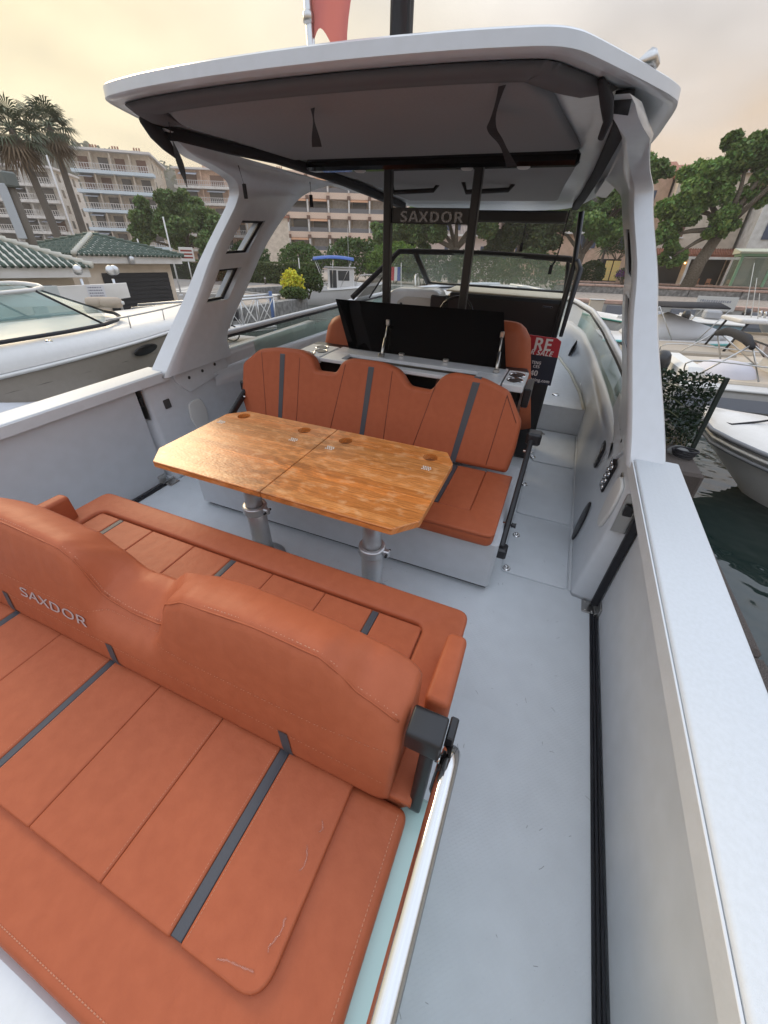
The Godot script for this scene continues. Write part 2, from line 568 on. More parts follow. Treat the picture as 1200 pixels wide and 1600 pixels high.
func scuffed_tex(blotch: Image) -> ImageTexture:
	# pale moulded deck with faint grey smudges, short dark scuffs and specks of dirt
	var img := Image.create(1024, 1024, false, Image.FORMAT_RGB8)
	var n := noise(71, 0.006, FastNoiseLite.TYPE_SIMPLEX_SMOOTH, 5)
	for y in 1024:
		for x in 1024:
			var v := 0.98 + n.get_noise_2d(x, y) * 0.022
			img.set_pixel(x, y, Color(v, v, v * 0.995))
	var r := RandomNumberGenerator.new()
	r.seed = 14
	for k in 26:
		var p := Vector2(r.randf_range(40, 980), r.randf_range(40, 980))
		var d := Vector2(r.randf_range(-1, 1), r.randf_range(-1, 1)).normalized()
		var c := r.randf_range(-0.04, 0.04)
		for s in r.randi_range(4, 26):
			p += d
			d = d.rotated(c)
			for w in 2:
				var q := Vector2i(p) + Vector2i(w, 0)
				if q.x > 0 and q.y > 0 and q.x < 1023 and q.y < 1023: img.set_pixelv(q, img.get_pixelv(q) * r.randf_range(0.55, 0.9))
	for k in 160:
		var q := Vector2i(r.randi_range(2, 1020), r.randi_range(2, 1020))
		img.set_pixelv(q, img.get_pixelv(q) * 0.6)
	return tex(img)

func teak_tex(sd: int) -> ImageTexture:
	# glued teak strips running along u, with grain, sun-bleached patches and dark water stains
	var w := 1024
	var h := 512
	var img := Image.create(w, h, false, Image.FORMAT_RGB8)
	var g1 := noise(31 + sd, 0.05, FastNoiseLite.TYPE_SIMPLEX_SMOOTH, 4)
	var g2 := noise(37 + sd, 0.35, FastNoiseLite.TYPE_SIMPLEX_SMOOTH, 2)
	var g3 := noise(43 + sd, 0.013, FastNoiseLite.TYPE_SIMPLEX_SMOOTH, 5)
	var g4 := noise(47 + sd, 0.02, FastNoiseLite.TYPE_SIMPLEX_SMOOTH, 4)
	var r := RandomNumberGenerator.new()
	r.seed = 5 + sd
	var edges := [0]
	while edges[-1] < h: edges.append(edges[-1] + r.randi_range(30, 58))
	var tones := []
	for e in edges: tones.append([r.randf_range(0.80, 1.12), r.randf_range(-300, 300), r.randf_range(-0.03, 0.05)])
	var k := 0
	for y in h:
		if y >= edges[k + 1]: k += 1
		var tn: Array = tones[k]
		for x in w:
			var gx: float = x * 0.10 + tn[1]
			var bend := g4.get_noise_2d(x * 0.4 + tn[1], y) * 10.0
			var gr := g1.get_noise_2d(gx * 0.35, (y + bend) * 2.4)
			var fg := g2.get_noise_2d(x * 0.06 + tn[1], (y + bend) * 1.3)
			var v: float = tn[0] * (0.96 + gr * 0.40 + fg * 0.30)
			var c := Color(0.56 * v, (0.198 + tn[2] * 0.5) * v, (0.050 + tn[2] * 0.3) * v)
			# dark blotches along the middle joint, paler bleaching elsewhere
			var st := g3.get_noise_2d(x, y * 1.6)
			var mid: float = exp(-pow((x - 512.0) / 150.0, 2.0))
			var dk: float = clamp((st + 0.05) * 3.2, 0.0, 1.0) * (mid * 0.55 + 0.12) * (0.6 + fg)
			c = c.lerp(Color(0.16, 0.07, 0.025), dk)
			var pale: float = clamp((-st - 0.12) * 2.0, 0.0, 1.0)
			c = c.lerp(Color(0.70, 0.40, 0.20), pale * 0.5)
			if y - edges[k] < 1: c = c * 0.72
			img.set_pixel(x, y, c.linear_to_srgb())
	# pale scratches round the joint
	for i in 60:
		var p := Vector2(r.randfn(500, 60), r.randfn(95, 40))
		var d := Vector2(r.randf_range(-1, 1), r.randf_range(-0.5, 0.5)).normalized()
		for s in r.randi_range(5, 30):
			var q := p + d * s
			if q.x > 0 and q.y > 0 and q.x < w and q.y < h:
				img.set_pixel(int(q.x), int(q.y), img.get_pixel(int(q.x), int(q.y)).lerp(Color(0.93, 0.82, 0.66), r.randf_range(0.2, 0.7)))
	return tex(img)

# ---------------------------------------------------------------- the motorboat
const CX := -1.1      # centre line of the boat
const GY := 0.84      # height of the gunwale cap

func curve_at(zs: Array, vs: Array, z: float) -> float:
	# linear table, zs falling
	if z >= zs[0]: return vs[0]
	for i in zs.size() - 1:
		if z >= zs[i + 1]: return lerp(float(vs[i]), float(vs[i + 1]), smoothstep(0.0, 1.0, (zs[i] - z) / (zs[i] - zs[i + 1])) * 0.3 + (zs[i] - z) / (zs[i] - zs[i + 1]) * 0.7)
	return vs[-1]

func rail_half(z: float) -> float:
	return curve_at([-2.6, -3.4, -4.55, -5.8, -6.5, -7.2, -7.8, -8.1], [1.64, 1.60, 1.53, 1.42, 1.25, 0.95, 0.5, 0.03], z)

func foot_half(z: float) -> float:
	return curve_at([-4.2, -4.7, -5.4, -6.25, -6.9, -7.4, -7.8], [1.54, 1.50, 1.39, 1.2, 0.88, 0.5, 0.03], z)

func roof_y(z: float) -> float:
	return curve_at([-1.5, -3.3, -4.2, -5.0, -5.7], [2.15, 2.15, 2.09, 2.0, 1.90], z)

func catmull(pts: Array, n: int) -> Array:
	var out := []
	for i in pts.size() - 1:
		var p0: Vector2 = pts[max(i - 1, 0)]; var p1: Vector2 = pts[i]
		var p2: Vector2 = pts[i + 1]; var p3: Vector2 = pts[min(i + 2, pts.size() - 1)]
		for k in n:
			out.append(p1.cubic_interpolate(p2, p0, p3, float(k) / n))
	out.append(pts[-1])
	return out

func motorboat() -> void:
	var b := thing("motorboat", "pale grey open motorboat with hardtop, seen over its cockpit", "motorboat", Vector3(CX, 0, -3), true)
	# hull shell
	var st := mb(true)
	var rings := []
	for i in 26:
		var z := 2.0 - 10.1 * i / 25.0
		var w: float = rail_half(z) + 0.05 if z < -2.6 else lerp(1.73, 1.69, clamp((-z - 1.0) / 1.6, 0.0, 1.0))
		var top := 0.775 if z > -2.4 else 0.80
		var wl: float = w * (0.992 if z > -5 else lerp(0.992, 0.35, clamp((-z - 5.0) / 3.1, 0.0, 1.0)))
		rings.append([Vector3(CX - w, top, z), Vector3(CX - wl, -0.45, z), Vector3(CX - wl * 0.6, -1.0, z), Vector3(CX, -1.15, z), Vector3(CX + wl * 0.6, -1.0, z), Vector3(CX + wl, -0.45, z), Vector3(CX + w, top, z)])
	loft(st, rings, false, false, false)
	obj("hull", st, M.gel, b)
	# cockpit sole
	st = mb()
	box(st, Vector3(CX - 1.66, -0.06, -4.27), Vector3(CX + 1.66, 0.0, 1.95))
	obj("deck", st, M.deck, b)
	for h in [[-2.555, -1.90, 0.03], [-3.46, -2.585, 0.035], [-4.23, -3.49, 0.06]]:
		st = mb(true)
		prism(st, round_poly([Vector2(h[2], -h[1]), Vector2(0.425, -h[1]), Vector2(0.425, -h[0]), Vector2(h[2], -h[0])], 0.03, 4), 0.001, 0.009, flat_y(0), 0.003, 1)
		obj("deck_hatch", st, M.deck, b)
	st = mb()
	box(st, Vector3(0.432, 0.001, -4.25), Vector3(0.452, 0.014, -1.9), 0.004)
	obj("deck_gutter", st, M.deck_smooth, b)
	for p in [Vector2(0.062, -1.935), Vector2(0.075, -2.30), Vector2(0.045, -3.02), Vector2(0.06, -3.56), Vector2(0.1, -4.13)]:
		st = mb(true)
		lathe(st, [Vector2(0.0, 0.012), Vector2(0.010, 0.012), Vector2(0.012, 0.016), Vector2(0.022, 0.017), Vector2(0.026, 0.009)], Transform3D(Basis(), Vector3(p.x, 0, p.y)), 18)
		box(st, Vector3(p.x - 0.009, 0.012, p.y - 0.003), Vector3(p.x + 0.009, 0.018, p.y + 0.003))
		obj("deck_latch", st, M.chrome, b)
	# folding bulwarks, their rubber floor channels, caps, hinges
	for s in [-1.0, 1.0]:
		var wall: float = CX + s * 1.695 if s > 0 else CX - 1.60
		var face := wall
		st = mb()
		var x0: float = face
		var x1: float = face + s * 0.055
		box(st, Vector3(min(x0, x1), 0.02, -1.815), Vector3(max(x0, x1), 0.775, 0.22 if s > 0 else 1.95), 0.004)
		if s > 0: box(st, Vector3(x0, 0.02, 0.226), Vector3(x1, 0.775, 1.95), 0.004)
		obj("bulwark_door", st, M.gel_satin, b)
		st = mb()
		for k in 3:
			var xx: float = face - s * (0.010 + 0.013 * k)
			box(st, Vector3(xx - 0.005, 0.001, -1.80), Vector3(xx + 0.005, 0.014 - 0.002 * k, 1.95), 0.002)
		obj("floor_seal", st, M.rubber, b)
		# cap: rounded section swept along the door
		st = mb(true)
		var sec := round_poly([Vector2(1.60, 0.775), Vector2(1.60, GY), Vector2(1.805, GY - 0.004), Vector2(1.805, 0.775)], 0.012, 3)
		var rr := []
		for z in [1.95, 0.0, -1.0, -2.10]:
			var ring := []
			for q in sec: ring.append(Vector3(CX + s * (q.x + (0.0 if s > 0 else -0.03)), q.y, z))
			if s < 0: ring.reverse()
			rr.append(ring)
		loft(st, rr)
		obj("gunwale_cap", st, M.cap, b)
		st = mb()
		box(st, Vector3(CX + s * 1.598, 0.770, -2.1), Vector3(CX + s * 1.592, 0.832, 1.95), 0.001, Transform3D(Basis(), Vector3(0.0 if s > 0 else 0.03, 0, 0)))
		obj("cap_edge", st, M.deck_smooth, b)
		# hinge plates at the forward foot of the door
		var hg := mb()
		box(hg, Vector3(face - s * 0.085, 0.002, -1.86), Vector3(face - s * 0.012, 0.012, -1.765), 0.003)
		box(hg, Vector3(face - s * 0.010, 0.004, -1.80), Vector3(face - s * 0.001, 0.085, -1.735), 0.002)
		for k in 4: tube(hg, [Vector3(face - s * (0.030 + 0.035 * (k % 2)), 0.011, -1.845 + 0.06 * (k / 2)), Vector3(face - s * (0.030 + 0.035 * (k % 2)), 0.016, -1.845 + 0.06 * (k / 2))], 0.008, 8)
		tube(hg, [Vector3(face - s * 0.012, 0.016, -1.87), Vector3(face - s * 0.012, 0.016, -1.75)], 0.010, 8)
		obj("door_hinge", hg, M.steel, b)
		# upper latch plate and dark jamb gap
		hg = mb()
		box(hg, Vector3(CX + s * 1.655, 0.53, -1.853), Vector3(CX + s * 1.585, 0.755, -1.846), 0.002)
		obj("latch_plate", hg, M.steel, b)
		hg = mb()
		box(hg, Vector3(CX + s * 1.64, 0.64, -1.845), Vector3(CX + s * 1.60, 0.70, -1.828), 0.004)
		obj("latch_pin", hg, M.black, b)
		hg = mb()
		box(hg, Vector3(CX + s * 1.69, 0.02, -1.842), Vector3(CX + s * 1.655, 0.765, -1.818))
		obj("door_seal", hg, M.rubber, b)
		# fixed coaming from the jamb forward to the step
		st = mb(true)
		var A := []
		var B := []
		var zs := [-1.85, -1.87, -1.90, -2.2, -2.6, -3.0, -3.5, -4.0, -4.28]
		for r in 7:
			var y := [0.0, 0.03, 0.12, 0.4, 0.65, 0.78, GY - 0.01][r] as float
			var ra := []
			var rb := []
			for z in zs:
				var hwid: float = 1.545 + 0.055 * y / 0.84
				if z > -1.88: hwid = 1.70 if z > -1.86 else hwid + 0.012
				ra.append(Vector3(CX + s * hwid, y, z if z < -1.86 else -1.853))
				rb.append(Vector3(CX + s * 1.69, y, z if z < -1.86 else -1.853))
			A.append(ra)
			B.append(rb)
		if s > 0: slab_grid(st, B, A)
		else: slab_grid(st, A, B)
		obj("side_coaming", st, M.gel, b)
	# step up to the side decks, the side decks
	st = mb()
	box(st, Vector3(CX - 1.57, 0.0, -4.33), Vector3(CX + 1.57, 0.277, -4.27), 0.006)
	obj("deck_step", st, M.gel, b)
	st = mb()
	for i in 24:
		var z0 := -4.27 - 3.5 * i / 24.0
		var z1 := -4.27 - 3.5 * (i + 1) / 24.0
		var a := foot_half(z0)
		var c := foot_half(z1)
		quad(st, Vector3(CX - a, 0.28, z0), Vector3(CX + a, 0.28, z0), Vector3(CX + c, 0.28, z1), Vector3(CX - c, 0.28, z1))
	obj("side_deck", st, M.deck_smooth, b)
	for s in [-1.0, 1.0]:
		# inner side of the bow bulwark, glazed strip, top rail
		st = mb(true)
		var g := mb(true)
		var ledge := mb(true)
		var rail := []
		var rows := []
		var glassr := []
		var ledger := []
		for i in 34:
			var z := -2.55 - 5.5 * i / 33.0
			var f: float = foot_half(z)
			var t: float = rail_half(z)
			var fy := 0.28 if z < -4.3 else 0.0
			rows.append([Vector3(CX + s * f, fy, z), Vector3(CX + s * lerp(f, t, 0.55), 0.5, z), Vector3(CX + s * (t - 0.075), 0.70, z), Vector3(CX + s * (t - 0.015), 0.715, z)])
			if z > -6.35 and z < -2.68:
				glassr.append([Vector3(CX + s * (t - 0.02), 0.712, z), Vector3(CX + s * (t - 0.005), 0.945, z)])
			rail.append(Vector3(CX + s * t, 0.955, z))
		if s > 0:
			for r in rows: r.reverse()
			for r in glassr: r.reverse()
		loft(st, rows, false, false, false)
		obj("bow_bulwark", st, M.gel, b)
		loft(g, glassr, false, false, false)
		obj("bulwark_window", g, M.green_glass, b)
		var rs := mb(true)
		tube(rs, rail, 0.028, 8)
		obj("bulwark_rail", rs, M.gel, b)
		rs = mb(true)
		tube(rs, rail.map(func(p): return p + Vector3(-s * 0.018, -0.022, 0)), 0.014, 6)
		obj("window_seal", rs, M.rubber, b)
		# solid bulwark ahead of the glass
		rs = mb(true)
		var fr := []
		for i in 8:
			var z := -6.2 - 1.85 * i / 7.0
			fr.append([Vector3(CX + s * (rail_half(z) - 0.02), 0.71, z), Vector3(CX + s * (rail_half(z) - 0.005), 0.95, z)])
		if s > 0:
			for r in fr: r.reverse()
		loft(rs, fr, false, false, false)
		obj("bow_panel", rs, M.gel, b)
		# raised lip between deck and side
		rs = mb(true)
		var lip := []
		for i in 16:
			var z := -4.30 - 2.6 * i / 15.0
			lip.append(Vector3(CX + s * (foot_half(z) - 0.012), 0.284, z))
		tube(rs, lip, 0.016, 6)
		obj("deck_lip", rs, M.cream, b)
	# oval scupper, deck fittings on the starboard side deck
	st = mb(true)
	prism(st, ellipse(Vector2.ZERO, 0.11, 0.115, 18), 0, 0.012, xy_at(Vector3(0.225, 0.50, -5.95), Vector3(-0.25, 0, 1), Vector3(0.25, 1, 0.06)), 0.005, 1)
	obj("porthole", st, M.black, b)
	for p in [Vector3(0.13, 0.283, -4.62), Vector3(0.40, 0.34, -4.95)]:
		st = mb(true)
		lathe(st, [Vector2(0, 0.004), Vector2(0.03, 0.006), Vector2(0.04, 0.0)], Transform3D(Basis(), p), 16)
		obj("deck_filler", st, M.chrome, b)
	# bow hatch and roller
	st = mb()
	box(st, Vector3(CX - 0.25, 0.90, -8.15), Vector3(CX + 0.25, 0.95, -7.75), 0.02)
	obj("bow_plate", st, M.gel, b)
	coaming_fittings(b)
	hardtop(b)
	helm(b)

func coaming_fittings(b: Node3D) -> void:
	var st: SurfaceTool
	for s in [-1.0, 1.0]:
		var wx: float = CX + s * 1.583
		var side := func(y: float, z: float) -> Transform3D:
			# frame on the inner side: local x aft, local y up, normal towards the centre line
			var x: float = CX + s * (1.545 + 0.055 * y / 0.84)
			return xy_at(Vector3(x, y, z), Vector3(0, 0, -1) if s < 0 else Vector3(0, 0, 1), Vector3(s * 0.065, 1, 0))
		if s > 0:
			# oval courtesy vent, switch panel, speaker grille, shower box, steel plate
			st = mb(true)
			prism(st, round_poly([Vector2(-0.06, -0.10), Vector2(0.06, -0.10), Vector2(0.06, 0.10), Vector2(-0.06, 0.10)], 0.055, 6), 0, 0.014, side.call(0.50, -2.80), 0.006, 2)
			obj("courtesy_vent", st, M.black, b)
			st = mb(true)
			prism(st, ellipse(Vector2.ZERO, 0.035, 0.075, 16), 0.014, 0.018, side.call(0.50, -2.80), 0.002, 1)
			obj("vent_insert", st, M.steel, b)
			st = mb(true)
			prism(st, round_poly([Vector2(-0.075, -0.11), Vector2(0.06, -0.09), Vector2(0.075, 0.11), Vector2(-0.06, 0.115)], 0.02, 4), 0, 0.012, side.call(0.58, -2.34), 0.004, 1)
			var sp := obj("switch_panel", st, M.black, b)
			for k in 8:
				st = mb(true)
				lathe(st, [Vector2(0.015, 0), Vector2(0.015, 0.006), Vector2(0.009, 0.010), Vector2(0, 0.010)], side.call(0.58 + 0.045 * (1.6 - k / 2), -2.34 - 0.03 + 0.06 * (k % 2)) * Transform3D(Basis(Vector3.RIGHT, PI / 2), Vector3(0, 0, 0.012)), 12)
				obj("switch", st, M.chrome, sp)
			st = mb(true)
			prism(st, ellipse(Vector2.ZERO, 0.07, 0.16, 20), 0, 0.010, side.call(0.17, -2.42), 0.004, 1)
			obj("low_vent", st, M.black, b)
		# paddle-shaped pale access cover
		st = mb(true)
		prism(st, round_poly([Vector2(-0.05, -0.16), Vector2(0.05, -0.16), Vector2(0.095, 0.0), Vector2(0.07, 0.13), Vector2(-0.07, 0.13), Vector2(-0.095, 0.0)], 0.05, 5), 0, 0.018, side.call(0.42 if s < 0 else 0.60, -2.27 if s < 0 else -2.02), 0.007, 2)
		obj("access_cover", st, M.white_plastic, b)
		st = mb(true)
		prism(st, round_poly([Vector2(-0.03, -0.035), Vector2(0.03, -0.035), Vector2(0.03, 0.035), Vector2(-0.03, 0.035)], 0.01, 3), 0, 0.008, side.call(0.60 if s < 0 else 0.70, -2.02 if s < 0 else -2.08), 0.003, 1)
		obj("socket_cover", st, mat(lin(0.05, 0.05, 0.05), 0.5) if s < 0 else M.steel, b)
		# bolted foot of the arch
		st = mb(true)
		prism(st, round_poly([Vector2(-0.30, 0.02), Vector2(-0.30, 0.18), Vector2(0.30, 0.20), Vector2(0.28, 0.05), Vector2(0.18, -0.06), Vector2(-0.25, 0.0)], 0.025, 4) if s > 0 else round_poly([Vector2(0.30, 0.02), Vector2(0.30, 0.18), Vector2(-0.30, 0.20), Vector2(-0.28, 0.05), Vector2(-0.18, -0.06), Vector2(0.25, 0.0)], 0.025, 4), -0.02, 0.022, side.call(0.68 if s < 0 else 0.74, -2.43 if s < 0 else -2.53), 0.006, 2)
		var ft := obj("arch_foot", st, M.gel, b)
		for k in 3:
			st = mb(true)
			lathe(st, [Vector2(0.013, 0.0), Vector2(0.013, 0.004), Vector2(0, 0.005)], side.call((0.73 if s < 0 else 0.80) + 0.015 * k, (-2.28 if s < 0 else -2.36) - 0.15 * k) * Transform3D(Basis(Vector3.RIGHT, PI / 2), Vector3(0, 0, 0.021)), 10)
			obj("bolt_cap", st, M.black, ft)

func arch_half(y: float) -> float:
	return curve_at([-0.8, -1.5, -1.9, -2.1, -2.25], [1.70, 1.49, 1.37, 1.29, 1.27], -y)

func roof_half(z: float) -> float:
	return curve_at([-1.64, -1.74, -1.90, -2.16, -2.42, -2.8, -3.4, -4.4, -5.1, -5.5], [0.80, 0.95, 1.06, 1.19, 1.28, 1.31, 1.31, 1.23, 1.08, 0.85], z)

func hardtop(b: Node3D) -> void:
	var st: SurfaceTool
	# the two raked arches with their cut-outs
	var aft := [Vector2(-2.03, 0.80), Vector2(-2.19, 1.0), Vector2(-2.38, 1.25), Vector2(-2.53, 1.46), Vector2(-2.61, 1.555), Vector2(-2.78, 1.76), Vector2(-2.86, 1.86), Vector2(-2.885, 1.93), Vector2(-2.81, 1.985), Vector2(-2.6, 2.03), Vector2(-2.32, 2.07), Vector2(-2.09, 2.13)]
	var fwd := [Vector2(-2.78, 0.80), Vector2(-2.75, 1.0), Vector2(-2.95, 1.25), Vector2(-3.13, 1.46), Vector2(-3.22, 1.555), Vector2(-3.44, 1.76), Vector2(-3.58, 1.86), Vector2(-3.72, 1.94), Vector2(-3.88, 2.0), Vector2(-4.15, 2.05), Vector2(-4.6, 2.05), Vector2(-5.1, 2.0)]
	var a2 := catmull(aft, 3)
	var f2 := catmull(fwd, 3)
	for s in [-1.0, 1.0]:
		st = mb(true)
		var cols := [0.0, 0.035, 0.20, 0.62, 0.93, 1.0]
		var A := []; var B := []; var mask := []
		for i in a2.size():
			var ra := []; var rb := []; var mk := []
			for k in cols.size():
				var q: Vector2 = a2[i].lerp(f2[i], cols[k])
				var th: float = lerp(0.175, 0.11, clamp((q.y - 0.84) / 0.8, 0.0, 1.0))
				var edge := 0.018 if k == 0 else (0.03 if k == cols.size() - 1 else 0.0)
				var h: float = arch_half(q.y)
				if s > 0: h += lerp(0.05, 0.0, clamp((q.y - 0.84) / 1.1, 0.0, 1.0))
				if q.y > 1.93: h = min(h, lerp(h, roof_half(q.x) - 0.035, smoothstep(1.93, 2.08, q.y)))
				ra.append(Vector3(CX + s * (h - edge * 0.4), q.y, q.x))
				rb.append(Vector3(CX + s * (h - th + edge), q.y, q.x))
				mk.append(not (k == 2 and ((i >= 6 and i < 9) or (i >= 12 and i < 15))))
			A.append(ra); B.append(rb); mask.append(mk)
		if s > 0: slab_grid3(st, B, A, mask)
		else: slab_grid3(st, A, B, mask)
		var arch := obj("arch", st, M.gel, b)
		for win in [[6, 9], [12, 15]]:
			var g := mb()
			var fr := mb()
			var c := []
			for q in [[win[0], 0.2], [win[0], 0.62], [win[1], 0.62], [win[1], 0.2]]:
				var v: Vector2 = a2[q[0]].lerp(f2[q[0]], q[1])
				c.append(Vector3(CX + s * (arch_half(v.y) - 0.075), v.y, v.x))
			quad(g, c[0], c[1], c[2], c[3])
			obj("arch_window", g, glass(lin(0.05, 0.06, 0.06), 0.45), arch)
			for k in 4: tube(fr, [c[k], c[(k + 1) % 4]], 0.017, 6)
			obj("window_gasket", fr, M.rubber, arch)
	# roof shell
	var half := [Vector2(0, -1.58), Vector2(0.3, -1.588), Vector2(0.6, -1.615), Vector2(0.80, -1.65), Vector2(0.885, -1.675), Vector2(0.94, -1.715), Vector2(0.985, -1.78), Vector2(1.09, -1.975), Vector2(1.19, -2.17), Vector2(1.27, -2.34), Vector2(1.305, -2.47), Vector2(1.315, -2.8), Vector2(1.31, -3.4), Vector2(1.23, -4.4), Vector2(1.08, -5.1), Vector2(0.85, -5.5), Vector2(0.4, -5.62), Vector2(0, -5.64)]
	var hs := catmull(half, 4)
	var ring := []
	for p in hs: ring.append(p)
	for i in range(hs.size() - 2, 0, -1): ring.append(Vector2(-hs[i].x, hs[i].y))
	var poly := PackedVector2Array()
	for p in ring: poly.append(Vector2(p.x, -p.y))      # (x, -z)
	if Geometry2D.is_polygon_clockwise(poly): poly.reverse()
	var levels := [[0.16, 0.004], [0.03, 0.0], [0.008, 0.003], [0.0, 0.008], [0.004, 0.043], [0.012, 0.049], [0.09, 0.062], [0.40, 0.075], [0.8, 0.08]]
	var rr := []
	for l in levels:
		var pl := inset(poly, l[0])
		var r3 := []
		for p in pl: r3.append(Vector3(CX + p.x, roof_y(-p.y) + l[1], -p.y))
		rr.append(r3)
	st = mb(true)
	for i in rr.size() - 1:
		st.set_smooth_group([1, 2, 2, 3, 4, 4, 4, 4][i])
		loft(st, [rr[i], rr[i + 1]], true, false, false)
	fan(st, rr[-1], false)
	var top := obj("hardtop", st, M.gel, b)
	# underside
	st = mb(true)
	var ur := []
	for i in 27:
		var z: float = -1.70 - 3.84 * i / 26.0
		var w: float = max(0.2, roof_half(z) - 0.12)
		ur.append([Vector3(CX - w, roof_y(z) + 0.003, z), Vector3(CX, roof_y(z) + 0.003, z), Vector3(CX + w, roof_y(z) + 0.003, z)])
	loft(st, ur, false, false, false)
	obj("roof_underside", st, M.gel, top)
	# padded liner panels
	st = mb(true)
	liner(st, [[-1.84, -1.90, -2.05, -3.30], [-0.70, -0.78, -0.86, -1.02]], [[-1.84, -1.90, -2.05, -3.30], [0.72, 0.80, 0.86, 0.94]], -1.84, -3.31, 0.03)
	obj("roof_liner", st, M.liner, top)
	st = mb(true)
	liner(st, [[-3.50, -5.1], [-0.98, -0.74]], [[-3.50, -5.1], [0.94, 0.76]], -3.50, -5.1, 0.03)
	obj("roof_liner", st, M.liner, top)
	# gloss black cross beam with round lamps, grab handles
	st = mb()
	box(st, Vector3(CX - 0.98, roof_y(-3.4) - 0.075, -3.47), Vector3(CX + 0.95, roof_y(-3.4) - 0.005, -3.33), 0.02)
	obj("cross_beam", st, M.black_gloss, top)
	for x in [-0.55, 0.25, 0.62]:
		st = mb(true)
		lathe(st, [Vector2(0.0, 0.0), Vector2(0.03, 0.0), Vector2(0.042, 0.008), Vector2(0.045, 0.02)], Transform3D(Basis(), Vector3(CX + x, roof_y(-3.4) - 0.085, -3.40)), 16)
		obj("ceiling_spot", st, M.white_plastic, top)
	for sx in [-1.0, 1.0]:
		for z in [-4.3]:
			var xx: float = CX + 0.02 + sx * 0.33
			st = mb(true)
			tube(st, [Vector3(xx - 0.32, roof_y(z) - 0.02, z + 0.1), Vector3(xx - 0.28, roof_y(z) - 0.09, z + 0.12), Vector3(xx + 0.05, roof_y(z) - 0.07, z), Vector3(xx + 0.1, roof_y(z) - 0.01, z - 0.02)], 0.018, 8)
			obj("grab_handle", st, M.black, top)
	# windscreen header
	st = mb()
	box(st, Vector3(CX - 0.85, 1.80, -5.36), Vector3(CX + 0.88, 1.905, -5.26), 0.015)
	obj("header_bar", st, M.black, top)
	# canvas tracks down both sides with loose rolled canvas aft
	for s in [-1.0, 1.0]:
		var tw: float = 1.0 if s < 0 else 0.55
		st = mb(true)
		var tr := []
		for q in [Vector2(1.10, -2.12), Vector2(1.12, -2.5), Vector2(1.10, -3.2), Vector2(1.06, -4.0), Vector2(0.99, -4.8), Vector2(0.93, -5.25)]:
			tr.append(Vector3(CX + s * q.x, roof_y(q.y) - 0.055, q.y))
		var r2 := []
		for p in tr:
			r2.append([p + Vector3(-0.055 * tw, 0.05, 0), p + Vector3(-0.05 * tw, 0.005, 0), p + Vector3(0.05 * tw, 0.0, 0), p + Vector3(0.055 * tw, 0.05, 0)])
		loft(st, r2)
		obj("canvas_track", st, M.canvas, top)
		st = mb(true)
		tube(st, [Vector3(CX + s * 1.02, 2.14, -1.96), Vector3(CX + s * 1.05, 2.11, -2.05), Vector3(CX + s * 1.07, 2.07, -2.12), Vector3(CX + s * 1.06, 2.03, -2.16)], [0.02 * tw, 0.04 * tw, 0.03 * tw, 0.012], 9)
		obj("rolled_canvas", st, M.canvas, top)
	# dark canvas band under the aft lip
	st = mb(true)
	var band := []
	var p1 := inset(poly, 0.07)
	var p2 := inset(poly, 0.10)
	var p3 := inset(poly, 0.21)
	var order := []
	for i in poly.size():
		if -poly[i].y > -2.12: order.append(i)
	order.sort_custom(func(a, b): return poly[a].x < poly[b].x)
	for i in order:
		var tap: float = clamp((1.19 - abs(poly[i].x)) / 0.12, 0.15, 1.0)
		band.append([Vector3(CX + p1[i].x, 2.148, -p1[i].y), Vector3(CX + p2[i].x, 2.148 - 0.022 * tap, -p2[i].y), Vector3(CX + p3[i].x, 2.148 - 0.016 * tap, -p3[i].y), Vector3(CX + p3[i].x, 2.150, -p3[i].y - 0.01)])
	loft(st, band)
	obj("aft_canvas", st, M.canvas_grey, top)
	# hanging straps
	for q in [[Vector3(-2.0, 2.14, -2.0), Vector3(-2.0, 2.06, -2.0), Vector3(-1.985, 1.98, -2.0), Vector3(-1.972, 1.89, -2.0)], [Vector3(-1.10, 2.11, -1.85), Vector3(-1.14, 2.07, -1.92), Vector3(-1.18, 2.02, -2.0)], [Vector3(-0.37, 2.12, -1.82), Vector3(-0.42, 2.07, -1.98), Vector3(-0.43, 2.05, -2.05), Vector3(-0.40, 2.02, -2.12), Vector3(-0.36, 1.96, -2.2)],
			[Vector3(-2.23, 2.05, -2.75), Vector3(-2.23, 1.95, -2.78)], [Vector3(-2.15, 2.02, -3.5), Vector3(-2.15, 1.93, -3.5)], [Vector3(-0.20, 1.90, -4.9), Vector3(-0.21, 1.55, -4.85), Vector3(-0.24, 1.46, -4.8)], [Vector3(-0.62, 1.82, -5.3), Vector3(-0.62, 1.62, -5.28)]]:
		st = mb()
		var pts := catmull3(q, 5)
		var rb := []
		var wd := 0.014 if q[0].z > -2.5 else 0.006
		for i in pts.size():
			var tw := 0.4 + 0.5 * sin(i * 0.5)
			var dx: Vector3 = Vector3(cos(tw), 0, sin(tw)) * wd * (1.0 + 0.7 * float(i) / pts.size())
			rb.append([pts[i] - dx, pts[i] + dx + Vector3(0, 0, 0.002), pts[i] + dx - Vector3(0, 0, 0.002)])
		loft(st, rb)
		if q[0].z < -2.5: box(st, pts[-1] + Vector3(-0.016, -0.07, -0.004), pts[-1] + Vector3(0.016, 0.01, 0.004), 0.003)
		obj("strap", st, M.canvas, top)
	# two posts and the name board between them
	for x in [-1.42, -0.765]:
		st = mb()
		box(st, Vector3(x - 0.03, 0.9, -3.43), Vector3(x + 0.03, 2.12, -3.37), 0.008)
		obj("roof_post", st, M.black_metal, b)
	st = mb()
	box(st, Vector3(-1.388, 1.765, -3.415), Vector3(-0.797, 1.86, -3.395), 0.003)
	var nb := obj("name_board", st, M.black_metal, b)
